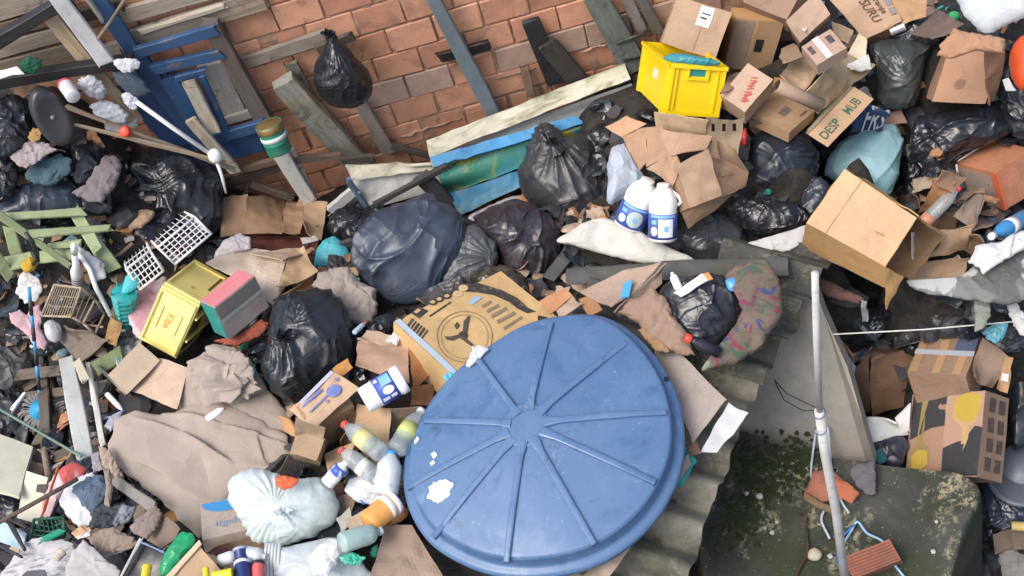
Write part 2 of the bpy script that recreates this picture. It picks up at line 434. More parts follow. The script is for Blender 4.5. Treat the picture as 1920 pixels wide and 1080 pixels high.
def wz(px, py, front): return float(on_wall(px, py, front)[2])
_CP = [  # photo x, y, height of the rubbish surface there
 (60, 150, wz(60, 150, .12)), (-80, 200, wz(-80, 200, .2)), (100, 290, wz(100, 290, .28)), (300, 320, wz(300, 320, .2)), (400, 400, wz(400, 400, .15)), (200, 420, wz(200, 420, .4)), (20, 420, wz(20, 420, .5)), (100, 600, -.2), (60, 780, -.5), (150, 980, -.25), (300, 700, -.2), (60, 1150, -.2),
 (470, 425, -.33), (600, 370, -.55), (640, 420, -.4), (530, 340, -.6), (560, 560, -.2), (450, 900, -.2), (560, 1080, -.2), (620, 760, -.2), (760, 480, -.25), (800, 340, -.65), (900, 370, -.62), (1000, 320, -.62),
 (900, 620, -.25), (1100, 560, -.35), (1010, 830, -.45), (900, 1050, -.4), (1200, 420, -.25), (1150, 200, -.2), (1300, 150, .0), (1350, 300, -.12), (1500, 120, .05), (1500, 300, -.1),
 (1600, 250, -.05), (1750, 200, .0), (1850, 60, .1), (1850, 300, -.1), (1700, 350, -.15), (1450, 430, -.3), (1560, 480, -.5), (1800, 470, -.45), (1900, 480, -.35), (1690, 560, -1.75), (1560, 590, -1.9), (1850, 570, -1.5),
 (1750, 680, -1.75), (1620, 700, -1.95), (1800, 850, -1.85), (1900, 950, -2.1), (1850, 1080, -2.2), (1600, 850, -2.0), (1500, 900, -2.2), (1350, 900, -1.6), (1380, 700, -.8), (1300, 1100, -1.6), (1950, 700, -1.7), (2050, 400, -.3), (2000, 100, .1), (2100, 1000, -2.1), (1400, 1250, -2.2), (960, 1300, -.5), (400, 1300, -.3)]
_CW = np.array([[*on_z(x, y, z)[:2], z] for x, y, z in _CP])
def heap_h(xy):
    xy = np.asarray(xy, float); d2 = ((xy[..., None, :]-_CW[:, :2])**2).sum(-1)+.015; wt = d2**-1.9
    z = (wt*_CW[:, 2]).sum(-1)/wt.sum(-1)
    P = np.concatenate([xy, np.zeros(xy.shape[:-1]+(1,))], -1)
    return z+.05*fbm(P*3.1, 5, 3)
def heap(px, py, dz=0.0):
    d = ray(px, py); t = np.linspace(3.5, 14, 900); P = CAM+t[:, None]*d; below = P[:, 2] < heap_h(P[:, :2])
    p = P[int(np.argmax(below))]; return p+A(0, 0, dz)
def H(px, py, dz=0.0):
    """point seen at a photo pixel, dz above the heap there (or at an absolute height: Ab(z))"""
    if isinstance(dz, tuple): return on_z(px, py, dz[1])
    return on_z(px, py, heap(px, py)[2]+dz)
def Ab(z): return ('a', z)
# ------------------------------------------------------------------ builders
def plank(name, p1, p2, w, t, n, mat, parent=None, seed=None, rag=.012, bow=0.0, taper=1.0):
    p1, p2 = np.asarray(p1), np.asarray(p2); L = np.linalg.norm(p2-p1); M = frame((p1+p2)/2, p2-p1, n)
    seed = RNG.integers(1e6) if seed is None else seed; rg = np.random.default_rng(int(seed)); k = max(6, int(L/.09)); xs = np.linspace(-L/2, L/2, k); V = []
    b = min(.25*t, .005)
    sec = [(-w/2+b, -t/2), (w/2-b, -t/2), (w/2, -t/2+b), (w/2, t/2-b), (w/2-b, t/2), (-w/2+b, t/2), (-w/2, t/2-b), (-w/2, -t/2+b)]
    ph = rg.uniform(0, 9)
    for i, x in enumerate(xs):
        tw = 1-(1-taper)*(i/(k-1))
        for (y, z) in sec:
            jx = rg.normal()*rag if i in (0, k-1) else 0
            wob = .5*rag*math.sin(x*5+ph+(3 if y > 0 else 0))
            V.append([x+jx, y*tw+wob*.6+rg.normal()*.0012, z+bow*(1-(2*x/L)**2)+rg.normal()*.0008])
    n8 = len(sec)
    F = [[i*n8+a, i*n8+(a+1) % n8, (i+1)*n8+(a+1) % n8, (i+1)*n8+a] for i in range(k-1) for a in range(n8)]
    F += [list(range(n8))[::-1], [(k-1)*n8+a for a in range(n8)]]
    return mk(name, V, F, mat, parent, M)
def wplank(name, a, b, wpx, off, mat, parent=None, t=.03, **k):
    p1, p2 = on_wall(*a, off), on_wall(*b, off); return plank(name, p1, p2, wpx*mpp((p1+p2)/2), t, WN, mat, parent, **k)
def hplank(name, a, b, wpx, z1, z2, mat, parent=None, t=.025, tilt=.5, **k):
    p1, p2 = H(*a, z1), H(*b, z2); c = (p1+p2)/2
    return plank(name, p1, p2, wpx*mpp(c), t, nrm(UP*tilt+tocam(c)*(1-tilt)), mat, parent, **k)
def bilin(q, nu, nv):
    u = np.linspace(0, 1, nu)[:, None, None]; v = np.linspace(0, 1, nv)[None, :, None]; a, b, c, d = [np.asarray(x, float) for x in q]
    return a*(1-u)*(1-v)+b*u*(1-v)+c*u*v+d*(1-u)*v
def panel(name, q, mat, parent=None, t=.006, amp=.012, n=16, seed=0, curl=0.0, fr=3.0):
    """A warped board or sheet from four corners."""
    P = bilin(q, n, n); N = gnormals(P); s = seed or int(RNG.integers(1e6))
    u = np.linspace(-1, 1, n)[:, None]; v = np.linspace(-1, 1, n)[None, :]
    h = amp*(.8*vnoise(P*fr, s)+.7*crumple(P*fr*.8, s+3, 4)) + curl*(u*u+0*v)
    rgp = np.random.default_rng(s+9); ext = float(np.linalg.norm(P[-1, -1]-P[0, 0]))
    if amp > .004:      # bent corners and frayed edges
        for cu, cv in ((-1, -1), (1, 1), (-1, 1), (1, -1)):
            if rgp.random() < .55: h = h+rgp.normal()*.06*ext*np.exp(-(((u-cu)**2+(v-cv)**2)/.28))
    P = P+N*h[..., None]+(.0065 if amp > .004 else .002)*np.stack([vnoise(P*18, s+i) for i in range(3)], -1)
    return mk(name, *s_slab(P, t), mat, parent)
def sheet(name, q, mat, parent=None, **k):
    """panel with corners (px, py, z)"""
    return panel(name, [H(*c) for c in q], mat, parent, **k)
class Box: pass
def carton(name, label, px, z, mat, cat='cardboard box', group=None, amp=.006, skip=(), t=.006, d0=None, sgn=(1, 1, 1), dent=.007, open_=False):
    V, E = corner(*px, z=H(*px[0], z)[2], d0=d0, sgn=sgn); b = Box(); b.V, b.E, b.amp = V, E, amp; b.mat = mat; b.dent = dent
    b.seed = int(RNG.integers(1e6)); b.nm = name
    ctr = V+sum(E)/2; pts = np.array([V+i*E[0]+j*E[1]+k*E[2] for i in (0, 1) for j in (0, 1) for k in (0, 1)]); b.lo = pts[:, 2].min()
    b.o = thing(name, label, cat, (ctr[0], ctr[1], b.lo), group)
    def disp(P):
        s = b.seed; d = np.stack([vnoise(P*5.2, s+i)+.5*vnoise(P*11, s+7+i) for i in range(3)], -1)*b.amp
        if b.dent:
            c0 = np.clip(crumple(P*3.2, s+20, 5), -1, 1)[..., None]; d = d-c0*b.dent*nrm(ctr-CAM)*.6
        return P+d
    b.disp = disp
    def pt(u, v, w): return b.V+u*b.E[0]+v*b.E[1]+w*b.E[2]
    b.pt = pt
    if open_:
        for (ax, s) in [(a, s) for a in range(3) for s in (0, 1)]:
            if (ax, s) in skip: continue
            o = [q for q in range(3) if q != ax]; cs = []
            for (uu, vv) in ((0, 0), (1, 0), (1, 1), (0, 1)):
                x = [0, 0, 0]; x[ax] = s; x[o[0]] = uu; x[o[1]] = vv; cs.append(pt(*x))
            mk('side_panel', *s_slab(disp(bilin(cs, 9, 9)), t), mat, b.o)
    else:
        parts = []
        for ax in range(3):
            for s in (0, 1):
                o = [q for q in range(3) if q != ax]; cs = []
                for (uu, vv) in ((0, 0), (1, 0), (1, 1), (0, 1)):
                    x = [0, 0, 0]; x[ax] = s; x[o[0]] = uu; x[o[1]] = vv; cs.append(pt(*x))
                if s == 0: cs = [cs[0], cs[3], cs[2], cs[1]]
                g, f = s_grid(disp(bilin(cs, 10, 10))); parts.append((g, f))
        b.body = mk('body', *join(parts), mat, b.o)
    return b
def _ax(face): a, c = int(face[0])-1, int(face[1])-1; return a, c, 3-a-c
def fpt(b, face, u, v, h=.0025, far=False):
    a, c, n = _ax(face); x = [0, 0, 0]; x[a] = u; x[c] = v; x[n] = 1 if far else 0
    return b.disp(np.array([b.pt(*x)]))[0]-(-1 if far else 1)*nrm(b.E[n])*h
def strip(b, face, u0, v0, u1, v1, mat, name='print_patch', h=.003, t=.001, parent=None, skew=0, n=7):
    cs = [(u0, v0), (u1, v0), (u1+skew, v1), (u0+skew, v1)]; G = np.zeros((n, n, 3))
    for i in range(n):
        for j in range(n):
            s, q = i/(n-1), j/(n-1)
            uu = cs[0][0]*(1-s)*(1-q)+cs[1][0]*s*(1-q)+cs[2][0]*s*q+cs[3][0]*(1-s)*q
            vv = cs[0][1]*(1-s)*(1-q)+cs[1][1]*s*(1-q)+cs[2][1]*s*q+cs[3][1]*(1-s)*q
            G[i, j] = fpt(b, face, uu, vv, h)
    return mk(name, *s_slab(G, t), mat, parent or getattr(b, 'body', None) or b.o)
def poly(b, face, pts, mat, name='print_patch', h=.0035, parent=None):
    m = len(pts); P = np.array([fpt(b, face, *p, h) for p in pts])
    a, c, n = _ax(face); back = P+nrm(b.E[n])*.001
    F = [list(range(m)), [m+i for i in range(m)][::-1]]+[[i, i+m, (i+1) % m+m, (i+1) % m] for i in range(m)]
    return mk(name, np.concatenate([P, back]), F, mat, parent or getattr(b, 'body', None) or b.o)
def flaps(b, face, axis=0, gap=.006, mat=None, h=.004, lift=0.0):
    """two closing flaps lying on a face, meeting in the middle"""
    for k in (0, 1):
        lo, hi = (.01, .5-gap) if k == 0 else (.5+gap, .99)
        G = np.zeros((9, 9, 3))
        for i in range(9):
            for j in range(9):
                s, q = lo+(hi-lo)*i/8, .01+.98*j/8; e = abs((s-.5)*2)
                uv = (s, q) if axis == 0 else (q, s)
                G[i, j] = fpt(b, face, *uv, h+lift*(1-e)**1.5*(1+.4*k))
        mk('flap', *s_slab(G, .004), mat or b.mat, b.o)
def flap(b, uvws, mat=None, name='flap', amp=.008, curl=0, t=.005):
    return panel(name, [b.pt(*x) for x in uvws], mat or b.mat, b.o, t=t, amp=amp, n=9, curl=curl)
_TX = {}
def textmesh(s):
    if s in _TX: return _TX[s]
    cu = bpy.data.curves.new('t', 'FONT'); cu.body = s; cu.resolution_u = 3; cu.offset = .012; o = bpy.data.objects.new('t', cu); sc.collection.objects.link(o)
    me = bpy.data.meshes.new_from_object(o.evaluated_get(bpy.context.evaluated_depsgraph_get()))
    V = np.array([v.co[:] for v in me.vertices]); F = [list(p.vertices) for p in me.polygons]
    bpy.data.objects.remove(o); bpy.data.curves.remove(cu); bpy.data.meshes.remove(me)
    V = (V-V.min(0))/(V.max(0)-V.min(0)+1e-9); _TX[s] = (V, F); return _TX[s]
def text(b, face, s, o, x, y, mat, h=.0035, parent=None):
    """lettering on a face: o = uv of the text's lower left, x / y = uv vectors along and up the text"""
    V, F = textmesh(s); o, x, y = A(*o), A(*x), A(*y)
    P = np.array([fpt(b, face, *(o+x*q[0]+y*q[1]), h) for q in V]); return mk('lettering', P, F, mat, parent or getattr(b, 'body', None) or b.o)
def text_q(s, q, mat, parent, h=.003):
    """lettering on a free quad: corners lower left, lower right, upper right, upper left"""
    V, F = textmesh(s); a, c, d, e = [np.asarray(x, float) for x in q]; n = nrm(np.cross(c-a, e-a)); n = n if n@tocam(a) > 0 else -n
    P = np.array([a*(1-u)*(1-v)+c*u*(1-v)+d*u*v+e*(1-u)*v+n*h for u, v, _ in V]); return mk('lettering', P, F, mat, parent)
def lin_closed(P, m):
    P = np.asarray(P, float); n = len(P); L = np.linalg.norm(np.roll(P, -1, 0)-P, axis=1); cum = np.concatenate([[0], np.cumsum(L)]); out = []
    for k in range(m):
        s = cum[-1]*k/m; i = min(int(np.searchsorted(cum, s, 'right')-1), n-1); out.append(P[i]+(P[(i+1) % n]-P[i])*(s-cum[i])/(L[i]+1e-9))
    return np.array(out)
def ridged(Q, s, f, p=5.0):
    return np.clip(1-np.abs(vnoise(Q*f, s))*1.25, 0, 1)**p
def s_bag(out, p0, n, thick, amp, pleats=0, knot=None, M=132, N=36, seed=1, flat=.45, fr=2.2, ridge=.5, stretch=None, sharp=.5, jag=.02, lin=False, fine=1.0, paper=False, folds=(), nf=0, fold_a=.45):
    pts = np.array([on_plane(*p, p0, n) for p in out]); O = lin_closed(pts, M) if lin else .75*spline(pts, M)+.25*lin_closed(pts, M)
    C = O.mean(0); size = math.sqrt((((O-C)**2).sum(1)).mean())
    q = (O-C)/size; O = C+(O-C)*(1+jag*(1.3*vnoise(q*4.5, seed+60)+.9*vnoise(q*10, seed+61)))[:, None]
    ks = np.linspace(0, 1, N+1)[1:]; rr = np.sin(ks*math.pi/2); hh = np.maximum(0, np.cos(ks*math.pi/2))**(2*sharp)
    front = C+rr[:, None, None]*(O-C)[None]+n*(thick*size*hh)[:, None, None]
    back = C+rr[::-1][1:, None, None]*(O-C)[None]-n*(thick*flat*size*hh[::-1][1:])[:, None, None]
    P = np.concatenate([front, back]); poleF, poleB = C+n*thick*size, C-n*thick*flat*size
    V = np.concatenate([[poleF], P.reshape(-1, 3), [poleB]])
    Q = (V-C)/size; Q0 = Q
    Qw = Q+.22*np.stack([vnoise(Q*1.5+5, seed+70+i) for i in range(3)], -1)
    if stretch is not None:      # creases run along the given photo direction
        s = nrm(on_plane(out[0][0]+stretch[0], out[0][1]+stretch[1], p0, n)-on_plane(*out[0], p0, n))
    else:
        s = nrm(np.random.default_rng(seed).normal(size=3)*.6+UP*.6)
    Qs = Qw-.72*(Qw@s)[:, None]*s; Qt = Qw-.5*(Qw@np.cross(s, n))[:, None]*np.cross(s, n)
    if paper:
        d = crumple(Q, seed, 9, fr, .15)*.9+.3*vnoise(Q*1.4, seed+8)+.25*crumple(Q, seed+5, 6, fr*2.4, .2)
    else:
        big = .55*vnoise(Q*1.2, seed+8)+.75*crumple(Q, seed, 6, fr*.42, .25)+.30*crumple(Qs, seed+6, 6, fr*.9, .25)
        m1 = np.clip(.55+1.2*vnoise(Q*1.1+3, seed+12), 0, 1); m2 = np.clip(.35+1.4*vnoise(Q*1.5+8, seed+13), 0, 1)
        f1 = (ridged(Qs, seed+1, fr*1.0, 6)-.2)*m1*.9+(ridged(Qt, seed+2, fr*1.1, 7)-.2)*.55*m2
        f2 = (ridged(Qs, seed+3, fr*2.1, 5)-.2)*.36*m2+(ridged(Qt, seed+4, fr*2.4, 6)-.2)*.22*m1
        f2 = f2+(ridged(Qs, seed+31, fr*4.3, 5)-.2)*.13*m1
        d = big+ridge*1.5*f1+fine*.85*f2*np.clip(.4+1.6*vnoise(Q*.9+17, seed+21), 0, 1)
    E1 = nrm(np.cross(n, A(.3, .5, .8))); E2 = np.cross(n, E1); q2 = np.stack([Q@E1, Q@E2], -1)
    def fold(a, b, hgt, wd):     # one crease between two points of the sheet, dying out at its ends
        nonlocal d
        ab = b-a; L2 = (ab*ab).sum(); t = ((q2-a)@ab)/L2; tc_ = np.clip(t, 0, 1); per = np.linalg.norm(q2-(a+tc_[:, None]*ab), axis=1)
        sgn_ = np.sign((q2-a)[:, 0]*ab[1]-(q2-a)[:, 1]*ab[0]); d = d+hgt*(np.exp(-per/wd)+.9*sgn_*(1-np.exp(-per/wd))*np.exp(-per/(wd*3)))*(1-np.abs(2*tc_-1)**2)
    for (pa, pb, hgt, wd) in folds:
        ka, kb = [(on_plane(*p_, p0, n)-C)/size for p_ in (pa, pb)]; fold(A(ka@E1, ka@E2), A(kb@E1, kb@E2), hgt, wd)
    rgf = np.random.default_rng(seed+500)
    for _ in range(nf):
        a = rgf.uniform(-1, 1, 2); th_ = rgf.uniform(0, math.pi); b_ = a+A(math.cos(th_), math.sin(th_))*rgf.uniform(.5, 1.5); fold(a, b_, rgf.normal()*fold_a, rgf.uniform(.03, .10))
    if knot is not None and pleats:
        K = on_plane(*knot, p0, n); K = (K-C)/size; e1 = nrm(np.cross(n, A(.3, .5, .8))); e2 = np.cross(n, e1)
        dx, dy = (Q-K)@e1, (Q-K)@e2; th = np.arctan2(dy, dx); rad = np.sqrt(dx*dx+dy*dy)
        wob = 1.0*vnoise(Q*1.1+3, seed+9)+2.2*np.sin(th*2+seed)*.25; irr = np.clip(.55+1.1*vnoise(np.stack([np.cos(th)*2, np.sin(th)*2, 0*th+seed], -1), seed+15), .1, 1); win = np.exp(-rad*1.5)*np.clip(rad*6, 0, 1)*irr
        pl1 = np.abs(tri((th+wob*.35)*pleats/(2*math.pi))-.5)*2; pl2 = tri((th*1.0+wob*.5)*round(pleats*1.9)/(2*math.pi))
        d = d*(1-.55*win)+((1-pl1)**2*1.6-.5+(pl2*.5-.25)*np.exp(-rad*1.5))*win*np.clip(rad*2.2, .2, 1.1)
    dirn = nrm_rows(Q+n*.25)
    V = V+dirn*(amp*size*d)[:, None]
    F = [[0, 1+a, 1+(a+1) % M] for a in range(M)]; k = len(P)
    F += [[1+i*M+a, 1+(i+1)*M+a, 1+(i+1)*M+(a+1) % M, 1+i*M+(a+1) % M] for i in range(k-1) for a in range(M)]
    F += [[1+(k-1)*M+(a+1) % M, 1+(k-1)*M+a, len(V)-1] for a in range(M)]
    return V, F, C, size
def rag(name, label, out, z, mat, cat='cloth', thick=.2, amp=.2, seed=1, **k):
    """limp cloth, paper or film: flatter, with a ragged rim and folds"""
    k = {**dict(jag=.045, lin=True, sharp=.32, flat=.3, fr=1.7, paper=True, tilt=.45, nf=13), **k}
    return bag(name, label, out, z, mat, cat, thick=thick, amp=amp, seed=seed, **k)
def nrm_rows(X): return X/(np.linalg.norm(X, axis=1, keepdims=True)+1e-9)
def s_tuft(p, d, size, seed=0, n=40):
    """gathered neck and flared end of a tied bag"""
    rg = np.random.default_rng(seed); prof = [(.55, -.35), (.30, -.08), (.17, .08), (.15, .16), (.28, .3), (.46, .46), (.62, .60), (.66, .66)]
    V = []
    for k, (r, z) in enumerate(prof):
        for a in range(n):
            th = 2*math.pi*a/n; pl = 1+(.45 if k > 3 else .28)*(tri(np.array(th*7/(2*math.pi)+.13*k+.2*math.sin(2*th+seed)))-.5)*2*(.6+.4*math.sin(th*2+seed))
            sq = .45 if k > 3 else 1-.1*k
            V.append([r*pl*math.cos(th), r*pl*math.sin(th)*sq, z+(.18*math.sin(th*2+seed)+.1*rg.normal()*.4 if k > 5 else 0)+.04*rg.normal()*(k > 4)])
    F = [[i*n+a, i*n+(a+1) % n, (i+1)*n+(a+1) % n, (i+1)*n+a] for i in range(len(prof)-1) for a in range(n)]
    M = frame(A(0, 0, 0), nrm(np.cross(d, A(.21, .57, .8))), d); Mr = np.array(M)[:3, :3]
    return p+size*(np.array(V)@Mr.T), F
def bag(name, label, out, z, mat, cat='bin bag', thick=.62, tilt=.3, knot=None, amp=.11, pleats=0, seed=1, group=None, tuft=0.0, tdir=None, nrm_=None, film=None, **k):
    c = np.mean(np.array(out, float), 0); p0 = H(*c, z)
    n = nrm((1-tilt)*tocam(p0)+tilt*UP) if nrm_ is None else nrm_
    V, F, C, size = s_bag(out, p0, n, thick, amp, pleats, knot, seed=seed, **k)
    if not tuft:
        return tag(mk(name, V, F, mat, smooth=True), label, cat, group)
    o = thing(name, label, cat, (C[0], C[1], V[:, 2].min()), group); mk('film', V, F, mat, o, smooth=True)
    kp = knot or tuple(c); pr = np.array([proj(v) for v in V]); sel = ((pr-np.array(kp))**2).sum(1) < 18**2
    q = V[sel] if sel.any() else V[:1]; q = q[np.argmin(((q-CAM)**2).sum(1))]
    d = nrm(n*.7+UP*.3) if tdir is None else tdir
    mk('knot', *s_tuft(q, d, tuft, seed), film or mat, o, smooth=True)
    return o
def lathe_at(name, p1, p2, prof, mat, parent, n=22, sx=1, sy=1, roll=0, smooth=True):
    """prof in metres along the axis p1 -> p2"""
    a = nrm(np.asarray(p2)-p1); x = np.cross(a, nrm(A(.3, -.5, .81))); M = frame(p1, nrm(x), a)
    if roll: M = M @ Matrix.Rotation(roll, 4, 'Z')
    return mk(name, *s_lathe(prof, n, sx, sy), mat, parent, M, smooth)
def bottle(name, label, base, top, z, rpx, mat, capmat, kind='soda', labmat=None, lab=(.3, .62), z2=None, cat='bottle', group=None, dz=0, lab2=None):
    p1 = H(*base, z); p2 = H(*top, z if z2 is None else z2); L = np.linalg.norm(p2-p1); r = rpx*mpp((p1+p2)/2)
    o = thing(name, label, cat, (*p1[:2], min(p1[2], p2[2])-r), group)
    if kind == 'soda': pf = [(.0, .02), (.5, .0), (.92, .015), (1, .06), (1, .16), (.93, .2), (1, .24), (1, .6), (.95, .68), (.72, .8), (.42, .9), (.33, .94), (.33, .97)]
    elif kind == 'jug': pf = [(.0, 0), (.85, .0), (.97, .02), (1, .07), (1, .2), (.98, .22), (.98, .58), (1, .6), (.97, .7), (.82, .82), (.55, .91), (.42, .94), (.40, .97)]
    elif kind == 'pot': pf = [(.0, 0), (.88, .0), (.95, .03), (.97, .2), (1, .8), (1.02, .82), (1.02, .86), (.98, .88)]
    else: pf = [(.0, 0), (.9, .0), (1, .04), (1, .62), (.9, .74), (.55, .84), (.35, .88), (.35, .93)]
    lathe_at('body', p1, p2, [(a*r, b*L) for a, b in pf], mat, o)
    cr = 1.06 if kind == 'pot' else .45; c0 = .84 if kind == 'pot' else .92
    lathe_at('cap', p1, p2, [(cr*r*.6, c0*L), (cr*r, c0*L), (cr*r, .985*L), (cr*r*.92, L), (cr*r*.6, L*1.0), (.001, L*(.985 if kind == 'pot' else 1))], capmat, o)
    if labmat: lathe_at('paper_label', p1, p2, [(1.012*r, lab[0]*L), (1.014*r, (lab[0]+lab[1])/2*L), (1.012*r, lab[1]*L)], labmat, o)
    b = Box(); b.o, b.p1, b.p2, b.L, b.r = o, p1, p2, L, r; return b
def rod(name, pts, r, mat, parent=None, n=8): return mk(name, *s_tube(pts, r, n), mat, parent, smooth=True)
# ================================================================== SETTING
_cx = np.array([on_z(x, y, -.6)[:2] for x, y in ((-100, -100), (2020, -100), (2020, 1180), (-100, 1180))])
x0, y0 = _cx.min(0)-1.2; x1, y1 = _cx.max(0)+1.5
gx, gy = np.meshgrid(np.arange(x0, x1, .055), np.arange(y0, y1, .055), indexing='ij'); XY = np.stack([gx, gy], -1)
HG = heap_h(XY); P3 = np.concatenate([XY, HG[..., None]], -1); P3[..., 2] += .03*fbm(P3*9, 21, 3)
tag(mk('ground', *s_grid(P3), m_debris(), M=Matrix.Identity(4), smooth=True), kind='structure')
g2 = 60; tag(mk('yard_ground', [[-g2, -g2, -2.6], [g2, -g2, -2.6], [g2, g2, -2.6], [-g2, g2, -2.6]], [[0, 1, 2, 3]], m_mineral((.2, .18, .15)), M=Matrix.Identity(4)), kind='structure')

# ---- brick wall: every brick its own piece
def wl(a, h, off=0.0): return WP0+WT*a+UP*h+WN*off
bw = thing('brick_wall', 'orange hollow-brick wall with rough mortar behind the rubbish', 'wall', wl(0, -.6))
def wa(px, py): p = on_wall(px, py)-WP0; return float(p@WT), float(p[2])
aL, aR = wa(120, 150)[0], wa(1400, -40)[0]; BW, BH, J = .262, .168, .011
hT = max(wa(500, -60)[1], wa(1250, -60)[1])+.05; a_off = wa(1154, 76)[1] % (BH+J)
MB_, MM = m_brick((.56, .265, .155)), m_mineral((.36, .22, .15), (.16, .11, .08), 0, (.03, .04, .01), .5, 2)
bv, bf = s_box(BW, .09, BH, .006); bme = []
for q in range(6):
    rg = np.random.default_rng(q); vv = bv+rg.normal(size=bv.shape)*.0022; m = bpy.data.meshes.new('brick'); m.from_pydata(vv.tolist(), [], bf); m.materials.append(MB_); bme.append(m)
MG = m_mineral((.40, .28, .21), (.27, .16, .11), 0, (.03, .04, .01), .6, 1.6)
gm = bpy.data.meshes.new('brick'); gm.from_pydata(bv.tolist(), [], bf); gm.materials.append(MG)
band_h = wa(900, 112)[1]; rg = np.random.default_rng(3)
row0 = int(math.floor((-.75-a_off)/(BH+J))); row = row0
Rw = np.array([[WT[0], -WN[0], 0], [WT[1], -WN[1], 0], [WT[2], -WN[2], 1]])
nb = 0
while True:
    h = a_off+row*(BH+J)+J/2+BH/2
    if h > hT: break
    a = aL+(.5*(BW+J) if row % 2 else 0)
    while a < aR:
        px, py = proj(wl(a, h))
        if not (-60 < px < 1320 and -70 < py < 420): a += BW+J; continue
        if rg.random() < .012: a += BW+J; continue
        isb = abs(h-band_h) < BH*.5 and (700 < px < 830 or 915 < px < 1000 or px > 1040)
        o = bpy.data.objects.new('brick', gm if isb else bme[int(rg.integers(6))])
        c = wl(a+rg.normal()*.004, h+rg.normal()*.003, -.045+rg.normal()*.004+(.006 if isb else 0))
        Mx = Matrix(((Rw[0][0], Rw[0][1], 0, c[0]), (Rw[1][0], Rw[1][1], 0, c[1]), (0, 0, 1, c[2]), (0, 0, 0, 1)))
        _place(o, Mx @ Matrix.Rotation(rg.normal()*.008, 4, 'Y'), bw); nb += 1
        a += BW+J
    row += 1
NU, NV = 150, 60; uu = np.linspace(aL-.3, aR+.3, NU); hh_ = np.linspace(-.8, hT+.2, NV)
Pm = WP0+uu[:, None, None]*WT+hh_[None, :, None]*UP; Pm = Pm+WN*(-.012+.010*fbm(Pm*14, 4, 3))[..., None]
mk('mortar', *s_grid(Pm), MM, bw)
# mortar squeezed out of some bed joints: rough lumps proud of the bricks
def squeeze(a, b, th=.02):
    k = 26; pts = [on_wall(a[0]+(b[0]-a[0])*i/(k-1), a[1]+(b[1]-a[1])*i/(k-1), .004) for i in range(k)]
    V, F = s_tube(pts, [th*(.3+.7*min(1, 4*min(i, k-1-i)/(k-1)))*(.7+.6*rg.random()) for i in range(k)], 9)
    V = V+.010*np.stack([vnoise(V*32, 3+i) for i in range(3)], -1); mk('mortar_lump', V, F, MM, bw, smooth=True)
for a, b in (((734, 262), (864, 222)), ((1087, 97), (1155, 76)), ((915, 152), (1002, 127)), ((518, 205), (560, 196))): squeeze(a, b, .009)

# ---- concrete roof slab, lower right
ZS = -1.12
sl = [(1330, 1180), (1290, 900), (1345, 800), (1420, 838), (1640, 868), (1780, 884), (1826, 905), (1840, 930), (1810, 1000), (1752, 1180)]
top = np.array([on_z(x, y, ZS) for x, y in sl]); top = np.concatenate([top[:1], spline(top[1:-1], 60, False), top[-1:]])
C = top.mean(0)
rings = [(1.14, -1.5, 0), (1.10, -.9, .0), (1.04, -.3, 0), (1.0, -.05, 0), (.994, -.018, 0), (.98, 0, 0), (.85, 0, 0), (.7, 0, 0), (.5, 0, 0), (.25, 0, 0), (.02, 0, 0)]
Pg = np.array([[C+s*(t-C)+UP*dz for t in top] for s, dz, _ in rings])
# finer grid
def refine(P, ku):
    o = []
    for i in range(len(P)-1):
        for q in range(ku): o.append(P[i]+(P[i+1]-P[i])*q/ku)
    o.append(P[-1]); return np.array(o)
Pg = refine(Pg, 5); Pg[..., 2] += .010*fbm(Pg*4, 8, 4); Pg[..., :2] += .012*np.stack([vnoise(Pg*4.5, 5), vnoise(Pg*4.5, 6)], -1)
V, F = s_grid(Pg, closed_v=True); nf = len(F); nv = len(top)
side = [0 if f[0]//nv >= 15 else 1 for f in F]
MSLAB = m_mineral((.062, .064, .056), (.011, .014, .010), .7, (.03, .042, .012), .85, 1.5, 1.0)
MMOSS = m_mineral((.05, .055, .03), (.012, .014, .008), .9, (.022, .032, .006), .8, 2)
tag(mk('concrete_slab', V, F, None, smooth=True, mats=[MSLAB, MMOSS], fm=side), 'mossy dark concrete roof slab with lichen at lower right', 'roof slab')
# ---- plastered gable wall above the slab
q = [(1395, 845), (1650, 872)]
pA, pB = on_z(1385, 838, ZS), on_z(1640, 868, ZS); pn = nrm(np.cross(pB-pA, UP)); pn = pn if pn@tocam(pA) > 0 else -pn
pn0 = pn
for _k in range(400):      # the plastered face leans back until its head reaches the roof
    pn = nrm(pn0+UP*_k*.01)
    if on_plane(1500, 545, pA, pn)[2] < -.36: break
def on_g(px, py, off=0): return on_plane(px, py, pA+pn*off, pn)
gpts = [on_g(1385, 838)-UP*.3, on_g(1640, 868)-UP*.3, on_g(1640, 868), on_g(1618, 790), on_g(1590, 690), on_g(1545, 590), on_g(1530, 545), on_g(1440, 560), on_g(1360, 620)]
nG = len(gpts); Vg = [p for p in gpts]+[p-pn*.12 for p in gpts]
pw = thing('gable_wall', 'grey plastered wall between corrugated roof and slab', 'wall', on_g(1500, 850))
mk('plaster', Vg, [list(range(nG)), list(range(nG, 2*nG))[::-1]]+[[i, i+nG, (i+1) % nG+nG, (i+1) % nG] for i in range(nG)], m_mineral((.30, .28, .25), (.20, .19, .17), .35, (.07, .085, .04), .35, 1.0), pw)
rod('wire', [on_g(1452, 712, .012), on_g(1475, 738, .05), on_g(1510, 755, .09), on_g(1533, 766, .12)], .003, m_metal((.05, .05, .05)), pw, 6)
rod('wire', [on_g(1453, 716, .012), on_g(1470, 750, .06), on_g(1505, 770, .1), on_g(1533, 770, .12)], .003, m_metal((.05, .05, .05)), pw, 6)
